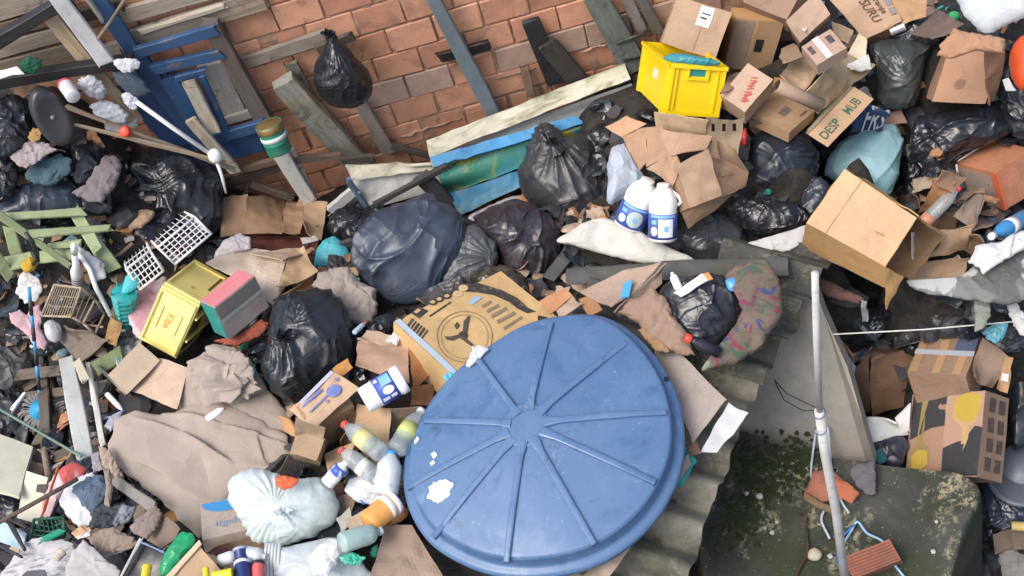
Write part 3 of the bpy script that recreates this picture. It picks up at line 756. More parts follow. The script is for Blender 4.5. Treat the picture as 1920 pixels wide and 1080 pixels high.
# ---- corrugated fibre-cement roof under the rubbish
e0, e1 = on_z(1478, 575, -.30), on_z(1268, 1130, -.42); ed = nrm(e1-e0); up_d = nrm(np.cross(UP, ed)); up_d = up_d if up_d[0] < 0 else -up_d
up_d = nrm(up_d+UP*.09)
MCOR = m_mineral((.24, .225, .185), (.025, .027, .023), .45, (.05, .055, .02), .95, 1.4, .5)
rf = thing('corrugated_roof', 'dirty corrugated fibre cement roof edge beside blue lid', 'roof', e1)
Lr = np.linalg.norm(e1-e0); nrow = 4; per = .21
def csheet(s0, s1, u0, u1, dz, nm='roof_sheet', sd=0, mat=None):
    ns = int((s1-s0)/per*18); s = np.linspace(s0, s1, ns); u = np.linspace(u0, u1, 14)
    h = .052*np.cos(2*math.pi*s/per); Pq = e0+s[:, None, None]*ed+u[None, :, None]*up_d
    nn = nrm(np.cross(ed, up_d)); nn = nn if nn[2] > 0 else -nn
    Pq = Pq+nn*(h[:, None, None]+dz)+.004*np.stack([vnoise(Pq*9, sd+i) for i in range(3)], -1)
    jag = .016*vnoise(np.stack([s*5, 0*s, 0*s+sd], -1), sd)+.01*vnoise(np.stack([s*23, 0*s, 0*s], -1), 3+sd); Pq[:, 0] += jag[:, None]*up_d
    mk(nm, *s_slab(Pq, .010), mat or MCOR, rf, smooth=False)
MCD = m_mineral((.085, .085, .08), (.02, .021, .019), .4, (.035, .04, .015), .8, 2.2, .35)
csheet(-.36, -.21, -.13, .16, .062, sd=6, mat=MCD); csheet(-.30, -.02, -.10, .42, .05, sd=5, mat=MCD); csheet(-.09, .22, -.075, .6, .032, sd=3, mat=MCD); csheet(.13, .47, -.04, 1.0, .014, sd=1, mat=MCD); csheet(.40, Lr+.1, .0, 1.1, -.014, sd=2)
# eaves beam and shade under the sheet
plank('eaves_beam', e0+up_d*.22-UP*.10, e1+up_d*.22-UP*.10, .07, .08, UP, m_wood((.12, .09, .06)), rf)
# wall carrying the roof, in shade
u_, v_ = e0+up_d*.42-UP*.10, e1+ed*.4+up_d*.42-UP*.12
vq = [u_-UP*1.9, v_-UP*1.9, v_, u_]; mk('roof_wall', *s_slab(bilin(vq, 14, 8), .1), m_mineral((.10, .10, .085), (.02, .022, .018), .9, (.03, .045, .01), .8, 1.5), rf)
# ridge caps running from the gable to the left
rc = thing('ridge_cap', 'grey rounded fibre cement ridge caps running left from the gable top', 'roof ridge', on_z(1450, 520, -.3))
MRC = m_mineral((.11, .11, .108), (.03, .03, .03), .4, (.06, .065, .03), .7, 2)
def halftube(a, b, r, mat, parent, nm, arc=1.15, t=.012, taper=1.0):
    a, b = np.asarray(a), np.asarray(b); ax = nrm(b-a); sd_ = nrm(np.cross(ax, UP)); G = np.zeros((10, 15, 3))
    for i in range(10):
        rr = r*(1-(1-taper)*i/9)
        for j in range(15):
            th = -arc+2*arc*j/14; G[i, j] = a+(b-a)*i/9+sd_*rr*math.sin(th)+UP*rr*(math.cos(th)-1)
    G += .004*np.stack([vnoise(G*12, i) for i in range(3)], -1); mk(nm, *s_slab(G, t), mat, parent, smooth=False)
halftube(on_z(1062, 512, -.16), on_z(1250, 500, -.15), .055, MRC, rc, 'cap_tile'); halftube(on_z(1235, 500, -.14), on_z(1478, 492, -.13), .06, MRC, rc, 'cap_tile')
# ================================================================== UPPER LEFT: timber, door, tarps
WG = m_wood((.30, .24, .17), .6); WT_ = m_wood((.42, .31, .19), .25); WDK = m_wood((.07, .055, .04), .4); WBK = m_wood((.02, .02, .022), .3, 0, .6); WBR = m_wood((.17, .11, .07), .4)
WPALE = m_wood((.46, .42, .35), .6); WGR = m_wood((.20, .20, .18), .8, .25); BLUE = m_paint((.03, .085, .19), .65, (.2, .15, .1)); BLUED = m_paint((.02, .055, .14), .4, (.08, .06, .05))
WHITEP = m_paint((.62, .63, .64), .35, (.3, .27, .22)); CREAM = m_paint((.60, .57, .44), .5, (.3, .25, .18), .6, .75)
def tt(o, label, cat='plank', group=None): return tag(o, label, cat, group)
pl = thing('plank_wall', 'shack wall of weathered brown boards in the top left corner', 'plank wall', on_wall(120, 140))
for a, b, wd, m in (((-20, 22), (125, -18), 44, WG), ((-20, 62), (120, 24), 34, WBR), ((-20, 98), (130, 58), 34, WG), ((-15, 135), (185, 82), 42, m_wood((.20, .16, .11), .4)), ((205, 36), (430, -26), 34, WG), ((225, 78), (496, -2), 42, m_wood((.36, .28, .19), .5)),
                    ((180, 100), (240, 84), 30, WG), ((150, 30), (235, 8), 30, WDK)): wplank('board', a, b, wd, .03, m, pl)
wplank('board', (392, 118), (446, 222), 46, .02, m_wood((.44, .40, .34), .8), pl); wplank('board', (418, 226), (490, 206), 22, .035, WPALE, pl); wplank('board', (262, 60), (420, 10), 12, .05, m_wood((.4, .33, .24)), pl)
tt(wplank('roof_beam', (-30, 92), (112, 6), 26, .16, WBK, t=.06), 'upper black roof beam crossing the boards at far left', 'beam')
tt(wplank('roof_beam', (-30, 157), (250, 112), 23, .18, WBK, t=.06), 'lower long black beam with a white bag caught on its end', 'beam')
tt(wplank('timber_plank', (84, 20), (258, 226), 27, .12, WT_, t=.03), 'long light tan plank slanting under the black beam', 'plank')
tt(wplank('painted_board', (103, -12), (200, 118), 31, .25, WHITEP, t=.025), 'white painted board slanting down from the top left edge', 'board')
tt(wplank('batten', (158, -10), (192, 38), 9, .16, WPALE), 'short pale batten beside the blue door post', 'batten')
tt(wplank('stick', (183, 74), (240, -8), 8, .27, m_wood((.16, .12, .07)), t=.02), 'thin brown stick leaning the other way over the blue post', 'stick')
for q, (o_, lab) in enumerate(((((128, -8), (150, 20), (172, 60), (182, 72), (160, 70), (140, 35)), 'black plastic scrap between the white board and blue post'),)):
    p0 = on_wall(155, 30, .1); V, F, C, s_ = s_bag(o_, p0, nrm(WN+.2*UP), .25, .2, seed=3); tag(mk('film_scrap', V, F, BLK, smooth=True), lab, 'plastic scrap')
# blue door
bd = thing('blue_door', 'broken blue painted wooden door with open upper slots', 'door', on_wall(330, 260))
def bp(nm, a, b, wd, off=.10, m=BLUE, t=.035): wplank(nm, a, b, wd, off, m, bd, t)
bp('stile', (176, -14), (258, 108), 30, .10); bp('stile', (246, 92), (378, 272), 36, .09, m_paint((.024, .06, .14), .5, (.15, .11, .08)))
bp('rail', (256, 98), (404, 55), 25, .125); bp('rail', (286, 130), (412, 100), 24, .125); bp('stile', (312, 142), (374, 232), 36, .10, m_paint((.03, .09, .21), .4)); bp('stile', (376, 138), (424, 248), 14, .14)
bp('rail', (392, 262), (498, 232), 26, .14); bp('kick_panel', (402, 285), (492, 262), 50, .09, m_paint((.028, .08, .19), .4)); bp('rail', (330, 146), (385, 132), 12, .13)
bp('back_panel', (240, 152), (345, 270), 62, .05, BLUED, .02); bp('back_panel', (300, 200), (360, 280), 50, .045, BLUED, .02)
tt(wplank('wood_offcut', (354, 154), (398, 240), 28, .19, m_wood((.40, .34, .25), .6)), 'upper short pale board leaning on the blue door', 'board')
tt(wplank('wood_offcut', (358, 226), (440, 318), 24, .22, m_wood((.42, .35, .24), .5)), 'lower short pale board propped against the door foot', 'board')
tt(wplank('timber_post', (392, 40), (503, 238), 33, .10, m_wood((.13, .105, .09), .7), t=.06), 'dark weathered post between blue door and brick wall', 'post')
# planks on the brick wall
tt(wplank('timber_plank', (452, 118), (612, 68), 30, .03, m_wood((.26, .20, .15), .6)), 'weathered board nailed flat on the bricks left of hanging bag', 'plank')
tt(wplank('timber_plank', (596, 92), (660, 68), 22, .06, WDK), 'short charred board end behind the hanging black bag', 'plank')
tt(wplank('timber_post', (528, 150), (676, 312), 46, .10, m_wood((.21, .20, .16), .8, .45), t=.06), 'broad grey mossy post slanting below the hanging bag', 'post')
tt(wplank('timber_plank', (545, 118), (592, 210), 28, .05, m_wood((.17, .15, .12), .6, .3)), 'dark mossy board behind the broad grey post', 'plank')
tt(wplank('timber_plank', (672, 186), (732, 288), 24, .05, m_wood((.19, .16, .13), .5)), 'narrow brown board standing below the hanging bag', 'plank')
tt(wplank('steel_post', (808, -12), (926, 214), 27, .08, m_paint((.16, .20, .22), .5, (.25, .22, .18)), t=.05), 'grey blue painted post leaning on the brick wall', 'post')
tt(wplank('timber_plank', (906, 165), (930, 222), 26, .04, m_wood((.15, .13, .12), .6)), 'short dark board end at the foot of the grey blue post', 'plank')
tt(wplank('iron_bracket', (824, 108), (916, 84), 20, .05, m_metal((.03, .03, .03), .3), t=.03), 'black iron strap crossing behind the grey blue post', 'bracket')
tt(wplank('charred_board', (996, 40), (1042, 152), 34, .04, WBK), 'blackened board standing against bricks, the upper of two', 'board')
tt(wplank('charred_board', (1026, 82), (1090, 158), 40, .07, m_wood((.04, .035, .03), .3)), 'blackened broad board leaning beside the upper charred one', 'board')
tt(wplank('timber_plank', (984, 128), (996, 182), 15, .05, WBR), 'thin tapered brown stake before the lower bricks', 'stake')
tt(wplank('timber_post', (1112, -15), (1192, 128), 46, .08, m_wood((.16, .19, .17), .8, .4), t=.07), 'green grey wooden post at the right end of the bricks', 'post')
tt(wplank('timber_plank', (1168, -15), (1206, 60), 22, .05, m_wood((.20, .18, .15), .7)), 'rough grey plank beside the green grey post', 'plank'); tt(wplank('timber_plank', (1196, -15), (1236, 60), 22, .06, m_wood((.14, .13, .11), .7)), 'dark plank next to the top cardboard box', 'plank')
tt(wplank('iron_rod', (1158, 82), (1212, 62), 6, .12, m_metal((.08, .1, .09), .3), t=.012), 'thin grey rod crossing the green post, upper one', 'rod'); tt(wplank('iron_rod', (1170, 114), (1212, 104), 6, .12, m_metal((.05, .06, .06), .3), t=.012), 'thin dark rod crossing the green post, lower one', 'rod')
tt(wplank('lichen_board', (1176, 130), (1218, 214), 40, .05, m_paint((.34, .35, .28), .6, (.2, .2, .14), .8, .8)), 'pale lichened board left of the yellow crate', 'board')
tt(wplank('timber_plank', (735, 274), (808, 292), 14, .10, WDK), 'dark short board at the left tip of the cream trim', 'plank')
for k, (a, b, wd, m, lab) in enumerate((((425, 345), (560, 300), 20, WDK, 'rotten dark plank lying at the wall foot by the green can'), ((440, 322), (520, 300), 14, WBR, 'brown splintered batten left of the green can'), ((470, 345), (552, 372), 16, m_wood((.12, .09, .06)), 'short dark stick under the green can'), ((545, 300), (640, 292), 16, WBR, 'rusty brown lath lying behind the green can'), ((640, 300), (700, 296), 16, WDK, 'blackish lath at the foot of the grey mossy post'))):
    tt(wplank('timber_lath', a, b, wd, .16+.02*k, m), lab, 'lath')
tt(wplank('white_lath', (520, 280), (582, 378), 30, .26, m_paint((.55, .56, .52), .5, (.2, .17, .13)), t=.03), 'pale painted board with nail holes below the green can', 'board')
tt(wplank('white_lath', (548, 282), (592, 372), 10, .22, WPALE, t=.02), 'narrow pale lath beside the nail-holed board', 'lath')
# green can
gp = on_wall(514, 258, .34); up2 = nrm(UP*.95-WN*.30); gc = thing('paint_can', 'green tin can with brown rim standing on a pale board', 'can', gp-up2*.1); r_ = 26*mpp(gp)
lathe_at('body', gp-up2*.09, gp+up2*.09, [(r_*.9, 0), (r_*.92, .01), (r_*.92, .06), (r_*.96, .065), (r_*.92, .07), (r_*.95, .17), (r_, .18), (r_*.93, .182), (r_*.9, .06), (.001, .055)], m_metal((.02, .20, .13), .25, .45, .1), gc)
lathe_at('rim', gp-up2*.09, gp+up2*.09, [(r_*.97, .135), (r_*1.0, .14), (r_*1.0, .178), (r_*.97, .18)], m_metal((.3, .2, .08), .6), gc)
lathe_at('paper_label', gp-up2*.09, gp+up2*.09, [(r_*.965, .085), (r_*.97, .1), (r_*.965, .112)], m_plastic((.65, .67, .62), .5, .5), gc)
# ---- hanging black bag
hb = [(622, 66), (644, 82), (668, 106), (690, 132), (699, 158), (690, 184), (662, 199), (628, 198), (600, 178), (586, 142), (596, 110), (610, 80)]
p0 = on_wall(645, 140, .22); V, F, C, s_ = s_bag(hb, p0, nrm(WN*.7+tocam(p0)*.5), .75, .09, 17, (622, 66), seed=21, fr=1.9, ridge=.25, stretch=(-20, -70))
hg = thing('hanging_bag', 'shiny black bin bag hanging on the brick wall', 'bin bag', C-UP*.2); mk('film', V, F, BLK, hg, smooth=True); mk('knot', *s_tuft(on_wall(619, 68, .30), nrm(UP+.4*WN), .06, 4), BLK, hg, smooth=True)
# ---- cream trim, white panel and blue-green tub leaning on the wall
tr = thing('old_tub', 'long cream edged tub side with mossy stains against the bricks', 'tub', H(980, 270, 0))
# cream edge board
def wq(nm, q, m, t=.02, amp=.008, parent=tr, **k): return panel(nm, [on_wall(a, b, c) for a, b, c in q], m, parent, t=t, amp=amp, **k)
wq('edge_board', [(800, 264, .22), (1170, 118, .10), (1180, 148, .16), (806, 294, .28)], CREAM, .03, .006)
wq('side_sheet', [(806, 296, .24), (1180, 150, .12), (1196, 206, .2), (815, 330, .3)], m_mineral((.44, .46, .45), (.16, .17, .16), .3, (.10, .12, .05), .6, 1.2), .012)
bt = thing('blue_trough', 'blue green painted wooden trough with yellow algae stains', 'trough', H(900, 360, 0))
TEAL = NB('algae_paint'); _c = TEAL.mix(TEAL.mask(TEAL.noise(2.2, 5, .6, .8), .42, .58), (.02, .17, .30), (.03, .18, .13)); _c = TEAL.mix(TEAL.mask(TEAL.noise(3.4, 6, .7, .7), .52, .60), _c, (.26, .26, .03)); _c = TEAL.mix(TEAL.math('MULTIPLY', TEAL.mask(TEAL.noise(8, 6, .7, .5), .55, .68), .6), _c, (.02, .05, .05)); TEAL.set(Base_Color=_c, Roughness=.5); TEAL.bump(TEAL.noise(10, 5), .2, .006)
wq('rim_board', [(806, 296, .32), (1076, 218, .24), (1094, 232, .28), (815, 314, .37)], m_paint((.06, .26, .50), .3, (.1, .25, .3)), .03, parent=bt)
wq('side_board', [(815, 314, .33), (1094, 234, .26), (1100, 274, .34), (836, 362, .45)], TEAL.m, .02, parent=bt)
wq('side_board', [(837, 364, .43), (1060, 292, .36), (1050, 316, .42), (862, 404, .53)], m_paint((.03, .19, .33), .3, (.05, .12, .12), .5, .4), .02, parent=bt)
tt(wq('white_door_panel', [(648, 312, .30), (800, 308, .30), (850, 345, .36), (690, 392, .42)], m_paint((.50, .50, .47), .3, (.3, .28, .24), .6, .15), .03, parent=None), 'off-white panel lying left of the blue trough', 'panel')
tt(wq('cream_strip', [(655, 310, .34), (806, 305, .34), (812, 318, .36), (660, 336, .38)], CREAM, .02, parent=None), 'cream board along the top of the off-white panel', 'board')
tt(wplank('dark_rail', (702, 384), (840, 310), 14, .48, m_wood((.06, .055, .055), .4)), 'dark rail lying diagonally across the off-white panel', 'rail')
tt(wplank('dark_board', (790, 330), (865, 408), 34, .46, m_wood((.05, .05, .055), .4)), 'dark board standing at the left end of blue trough', 'board')
tt(wplank('blue_batten', (650, 335), (700, 405), 12, .42, m_paint((.10, .15, .22), .5)), 'blue grey batten along the left edge of off-white panel', 'batten')
tt(wplank('white_offcut', (622, 392), (665, 356), 22, .42, m_paint((.5, .5, .48), .4)), 'small white board offcut near the wall foot', 'board')
# ---- left: things hung in the timber and the black tarp
def wbag(name, label, out, off, mat, cat, thick=.5, seed=1, **k):
    c = np.mean(np.array(out, float), 0); p0 = on_wall(*c, off); V, F, C, s_ = s_bag(out, p0, nrm(WN+tocam(p0)), thick*.7, k.pop('amp', .24), seed=seed, M=72, N=20, **{**dict(jag=.06, lin=True, paper=True, fr=1.7, sharp=.4), **k}); return tag(mk(name, V, F, mat, smooth=True), label, cat)
WF = m_film((.78, .80, .82))
wbag('white_bag', 'small white carrier bag caught on the end of the black beam', [(214, 114), (236, 108), (258, 112), (262, 124), (246, 134), (232, 136), (220, 130)], .30, WF, 'plastic bag', seed=4)
wbag('white_bag', 'greyish white bag bundle just under the lower black beam', [(145, 148), (165, 140), (190, 150), (202, 176), (190, 188), (168, 180), (150, 166)], .22, m_film((.6, .62, .66)), 'plastic bag', seed=5)
wbag('white_bag', 'bright white crumpled bag above the red cap', [(168, 200), (185, 188), (215, 192), (240, 215), (236, 228), (205, 232), (178, 222)], .25, WF, 'plastic bag', seed=6)
wbag('white_bag', 'white bag hooked right of the tan plank', [(228, 178), (242, 172), (256, 184), (258, 204), (244, 206), (232, 192)], .24, WF, 'plastic bag', seed=7)
wbag('wire_tangle_bag', 'clear plastic scrap hanging below the white bags', [(195, 232), (215, 226), (238, 230), (256, 222), (258, 236), (225, 252), (200, 246)], .24, m_film((.5, .5, .48)), 'plastic scrap', seed=8)
bottle('jar', 'clear jar with a red and white lid below the beam', (138, 182), (122, 158), Ab(on_wall(128, 168, .3)[2]), 14, m_plastic((.6, .6, .6), .25), m_plastic((.55, .08, .1), .4), 'pot', cat='jar')
p = on_wall(236, 247, .34); lc = thing('red_stopper', 'bright red bottle top below the white bags', 'cap', p); lathe_at('cap_shell', p, p+nrm(WN+UP)*.05, [(.028, 0), (.03, .005), (.03, .03), (.026, .035), (.001, .035)], m_plastic((.7, .06, .02)), lc); lathe_at('cap_ring', p-nrm(WN+UP)*.012, p+nrm(WN+UP)*.05, [(.031, 0), (.033, .003), (.033, .012), (.03, .014)], m_plastic((.55, .04, .02)), lc)
wbag('green_net', 'dark green netting bunched on the beam at far left', [(34, 118), (52, 106), (76, 112), (78, 128), (62, 140), (42, 136)], .24, m_cloth((.01, .09, .05)), 'netting', seed=9, amp=.25)
wbag('blue_bucket_scrap', 'dark blue grey plastic tub piece under the white bag', [(210, 132), (240, 130), (270, 150), (285, 172), (262, 182), (238, 172), (215, 152)], .2, m_plastic((.06, .08, .11)), 'plastic piece', seed=10, amp=.05)
tt(wq('white_card', [(-10, 135, .26), (32, 126, .26), (48, 140, .3), (-8, 148, .3)], m_plastic((.62, .62, .68)), .006, parent=None), 'white card wedged on the beam at the left edge', 'card')
tt(wplank('long_stick', (124, 200), (440, 318), 9, .34, m_wood((.30, .23, .16)), t=.02), 'upper of two thin wooden sticks over the black tarp', 'stick'); tt(wplank('long_stick', (138, 233), (418, 303), 7, .36, m_wood((.33, .24, .15)), t=.015), 'lower of two thin wooden sticks over the black tarp', 'stick')
wp = thing('white_pole', 'white plastic pole with round joint slanting before the blue door', 'pole', on_wall(403, 291, .3)); MW = m_plastic((.72, .73, .72), .4, .35)
rod('tube', [on_wall(255, 190, .30), on_wall(330, 244, .34), on_wall(402, 294, .36)], .013, MW, wp); rod('tip', [on_wall(404, 296, .37), on_wall(416, 330, .4), on_wall(424, 362, .44)], [.012, .010, .006], MW, wp)
pj = on_wall(403, 291, .37); lathe_at('joint', pj-UP*.04, pj+UP*.05, [(.01, 0), (.035, .01), (.042, .03), (.035, .06), (.02, .075), (.001, .08)], MW, wp)
# black seat / fan disc
p0 = H(97, 218, .12); n0 = nrm(tocam(p0)*.8+WN*.5+A(.25, 0, 0)); fd = thing('fan_guard', 'black oval plastic cover lying among rags at far left', 'plastic cover', p0)
el = np.array([on_plane(97+math.cos(t)*34*.86-math.sin(t)*62*-.5, 218+math.cos(t)*34*.5*-1+math.sin(t)*62*.86, p0, n0) for t in np.linspace(0, 2*math.pi, 48, endpoint=False)]); cE = el.mean(0)
rg_ = [(.0, .03), (.3, .032), (.6, .036), (.82, .042), (.93, .03), (1.0, .0), (1.0, -.03), (.97, -.035), (.5, -.03), (0, -.03)]
PG = np.array([[cE+max(s_, .001)*(e-cE)+n0*h for e in el] for s_, h in rg_]); mk('shell', *s_grid(PG, closed_v=True), m_plastic((.03, .03, .032), .35, .5), fd, smooth=True)
lathe_at('hub', cE+n0*.03, cE+n0*.1, [(.012, 0), (.012, .004), (.001, .005)], m_plastic((.2, .2, .2)), fd)
def hbag(*a, **k): return bag(*a, **k)
hbag('black_tarp', 'large crinkled black plastic sheet below the wooden sticks', [(205, 300), (250, 276), (310, 282), (372, 292), (410, 312), (420, 360), (412, 425), (372, 446), (330, 420), (270, 396), (215, 380), (196, 340)], .02, m_bag((.012, .014, .018), .25), 'plastic sheet', thick=.35, amp=.2, seed=31, fr=2.6, ridge=.9, tilt=.4)
hbag('black_tarp', 'broad black plastic film under the rags at far left', [(-20, 240), (50, 232), (120, 262), (190, 296), (216, 340), (200, 392), (140, 404), (60, 400), (-20, 396)], .0, m_bag((.010, .012, .016), .22), 'plastic sheet', thick=.22, amp=.16, seed=231, fr=2.2, ridge=.9, tilt=.4)
hbag('bin_bag', 'black crinkled bag behind the green pallet', [(0, 372), (40, 345), (95, 340), (150, 352), (160, 380), (140, 402), (60, 408), (0, 405)], .05, BLKB, thick=.5, amp=.18, seed=32, fr=2.4)
hbag('bin_bag', 'dark bag in the corner left of the black oval cover', [(-20, 190), (30, 180), (58, 200), (62, 250), (40, 285), (10, 300), (-20, 300)], .08, BLK, thick=.5, amp=.16, seed=33)
hbag('bin_bag', 'dark bag at the left edge under the pale rag', [(-25, 300), (20, 290), (35, 330), (20, 370), (-25, 380)], .06, BLK, thick=.5, amp=.16, seed=34)
hbag('bin_bag', 'dark sagging bag between the mauve cloth and black cover', [(128, 260), (165, 255), (190, 285), (188, 320), (160, 348), (135, 340), (130, 300)], .03, BLK, thick=.4, amp=.2, seed=35)
rag('rag', 'whitish pink rag lying below the black oval cover', [(16, 282), (60, 262), (92, 268), (102, 282), (72, 302), (48, 318), (28, 304)], .12, m_cloth((.36, .31, .31)), 'rag', thick=.22, amp=.2, seed=36)
rag('rag', 'dusty teal rag below the whitish pink one', [(50, 318), (72, 300), (110, 290), (132, 296), (130, 325), (105, 346), (66, 344), (46, 336)], .10, m_cloth((.06, .11, .13)), 'rag', thick=.22, amp=.2, seed=37)
rag('rag', 'mauve grey cloth lying left of the black plastic sheet', [(160, 350), (180, 312), (198, 292), (222, 292), (230, 312), (215, 352), (190, 378), (165, 378), (140, 360)], .12, m_cloth((.19, .165, .165)), 'cloth', thick=.3, amp=.14, seed=38)
rag('rag', 'yellow orange scrap on the dark bags at left', [(52, 258), (62, 238), (78, 242), (76, 262), (62, 268)], .12, m_cloth((.4, .25, .1)), 'rag', thick=.22, amp=.2, seed=39)
sheet_ = sheet('cardboard_scrap', [(160, 385, .1), (196, 380, .12), (198, 412, .08), (165, 418, .08)], m_card(CARD_D)); tag(sheet_, 'small brown cardboard piece below the mauve cloth', 'cardboard')
# ================================================================== LEFT: pallet, baskets, cage, crate
PG_ = m_paint((.30, .36, .19), .45, (.28, .24, .15), .7)
gp_ = thing('green_pallet', 'pale green painted broken pallet at the left edge', 'pallet', H(100, 450, 0))
for a, b, wd, z1, z2 in (((-10, 408), (154, 397), 18, .22, .22), ((52, 440), (206, 427), 16, .2, .2), ((-8, 398), (128, 496), 14, .26, .16), ((138, 392), (184, 470), 20, .18, .14), ((172, 448), (214, 505), 24, .14, .1), ((-10, 500), (65, 484), 30, .16, .14), ((92, 462), (150, 456), 16, .15, .15), ((18, 430), (36, 492), 22, .12, .1), ((78, 482), (140, 476), 22, .12, .12), ((-10, 478), (20, 520), 20, .2, .18)):
    hplank('slat', a, b, wd, z1, z2, PG_, gp_, t=.02)
rod_o = rod('loose_cable', [H(48, 436, .3), H(62, 455, .3), H(70, 485, .26), H(58, 500, .24), H(75, 512, .22)], .012, m_plastic((.02, .02, .02))); tag(rod_o, 'black twisted cable hanging over the green pallet', 'cable')
tag(bag('yellow_wrap', 'mustard yellow wrapper knot under the black cable', [(40, 494), (58, 482), (70, 492), (64, 508), (46, 510)], .24, m_cloth((.5, .3, .03)), 'wrapper', amp=.2, seed=41), None)
# white wire baskets: one thing each, bars as parts
WHB = m_plastic((.66, .68, .68), .45, .35)
def basket(label, px, z, nx, ny, nz, group=None):
    V, E = corner(*px, z=H(*px[0], z)[2]); o = thing('plastic_basket', label, 'basket', V+sum(E)/2); pt = lambda u, v, w_: V+u*E[0]+v*E[1]+w_*E[2]
    def bar(nm, a, b, r): rod(nm, [a, (a+b)/2, b], r, WHB, o, 6)
    for u in (0, 1):
        for v in (0, 1): bar('rim', pt(0, u, v), pt(1, u, v), .007); bar('rim', pt(u, 0, v), pt(u, 1, v), .007); bar('rim', pt(u, v, 0), pt(u, v, 1), .007)
    def face(ax, s, n1, n2):
        o_ = [q for q in range(3) if q != ax]; ps = []
        for k in range(1, n1):
            a = [0, 0, 0]; b_ = [0, 0, 0]; a[ax] = b_[ax] = s; a[o_[0]] = b_[o_[0]] = k/n1; b_[o_[1]] = 1; ps.append(s_tube([pt(*a), pt(*b_)], .0034, 5))
        for k in range(1, n2):
            a = [0, 0, 0]; b_ = [0, 0, 0]; a[ax] = b_[ax] = s; a[o_[1]] = b_[o_[1]] = k/n2; b_[o_[0]] = 1; ps.append(s_tube([pt(*a), pt(*b_)], .0034, 5))
        mk('grille', *join(ps), WHB, o)
    face(2, 0, nx, ny); face(1, 0, nx, nz); face(0, 0, ny, nz); face(1, 1, nx, nz); face(0, 1, ny, nz)
    return o
basket('larger white lattice basket lying on its side, upper of two', ((296, 464), (365, 407), (268, 435), (328, 495)), .34, 8, 4, 5)
basket('smaller white lattice basket below the larger one', ((281, 470), (237, 505), (268, 439), (306, 508)), .28, 6, 4, 4)
rod_o = rod('white_pipe', [H(140, 466, .2), H(168, 505, .2), H(180, 540, .2), H(208, 592, .18)], .013, MW); tag(rod_o, 'bent white plastic pipe beside the bird cage', 'pipe')
rag('grey_sheet', 'grey white plastic sheet folded right of the ringed bottle', [(146, 460), (168, 474), (196, 496), (200, 520), (178, 530), (158, 498), (144, 478)], .16, m_film((.5, .51, .52)), 'plastic sheet', thick=.3, amp=.12, seed=44)
o = thing('ringed_bottle', 'white ringed spray bottle standing by the pallet', 'bottle', H(144, 530, .0)); p1, p2 = H(146, 530, .12), H(138, 458, .34); L_ = np.linalg.norm(p2-p1)
lathe_at('body', p1, p2, [(.001, 0), (.03, 0), (.033, .01), (.03, .02), (.033, .03), (.03, .045), (.033, .055), (.03, .07), (.033, .08), (.033, .14), (.02, .19), (.015, L_*.8)], m_plastic((.78, .79, .78), .35, .3), o); lathe_at('cap', p1, p2, [(.018, L_*.78), (.018, L_*.92), (.012, L_), (.001, L_)], MW, o)
for k in range(3): lathe_at('ring', p1, p2, [(.0335, .018+.025*k), (.0345, .022+.025*k), (.0335, .026+.025*k)], m_plastic((.05, .06, .06)), o)
# bird cage
cg = thing('bird_cage', 'brown wooden bird cage with thin bars lying tipped over', 'bird cage', H(150, 600, 0)); MC = m_wood((.36, .28, .19), .4)
cA, cB, cC, cD = H(78, 592, .25), H(102, 534, .30), H(152, 540, .34), H(134, 594, .32); cE_, cF_ = H(178, 562, .22), H(156, 606, .2); cG_, cH_ = H(196, 588, .14), H(178, 626, .12)
for a, b in ((cA, cB), (cB, cC), (cC, cD), (cD, cA), (cC, cE_), (cE_, cF_), (cF_, cD), (cE_, cG_), (cF_, cH_), (cG_, cH_)): rod('frame_bar', [a, (a+b)/2, b], .007, MC, cg, 6)
ps = [s_tube([cA+(cD-cA)*k/12, cB+(cC-cB)*k/12], .0028, 5) for k in range(1, 12)]; mk('bars', *join(ps), MC, cg); ps = [s_tube([cA+(cB-cA)*k/3, cD+(cC-cD)*k/3], .0035, 5) for k in (1, 2)]; mk('bars', *join(ps), MC, cg)
ps = [s_tube([cD+(cF_-cD)*k/3, cC+(cE_-cC)*k/3], .003, 5) for k in (1, 2)]; mk('bars', *join(ps), MC, cg)
panel('floor_board', [H(84, 606, .10), H(140, 610, .12), H(215, 640, .06), H(150, 680, .05)], m_wood((.19, .14, .10), .5), cg, t=.012); panel('end_board', [H(206, 596, .16), H(230, 606, .14), H(218, 650, .08), H(194, 640, .08)], m_wood((.38, .22, .08), .2), cg, t=.012)
# teal basket
o = thing('teal_basket', 'small turquoise slotted basket beside the bird cage', 'basket', H(236, 595, 0)); p1, p2 = H(237, 604, .06), H(232, 546, .26); TQ = m_plastic((.02, .30, .30), .4, .3); Lq = np.linalg.norm(p2-p1)
for k in range(7): lathe_at('hoop', p1, p2, [(.045+.003*k, Lq*k/7), (.050+.003*k, Lq*k/7+.004), (.050+.003*k, Lq*k/7+.014), (.045+.003*k, Lq*k/7+.018)], TQ, o)
for k in range(6):
    th = k*math.pi/3; ax = nrm(p2-p1); e1_ = nrm(np.cross(ax, UP)); e2_ = np.cross(ax, e1_); d = e1_*math.cos(th)+e2_*math.sin(th); rod('rib', [p1+d*.046, p2+d*.066], .005, TQ, o, 6)
bag('cyan_scoop', 'turquoise plastic scoop lying on top of the slotted basket', [(228, 548), (236, 518), (250, 510), (260, 526), (256, 540), (240, 550)], .24, m_plastic((.05, .42, .45), .35, .2), 'scoop', amp=.04, thick=.4, seed=45, ridge=.1)
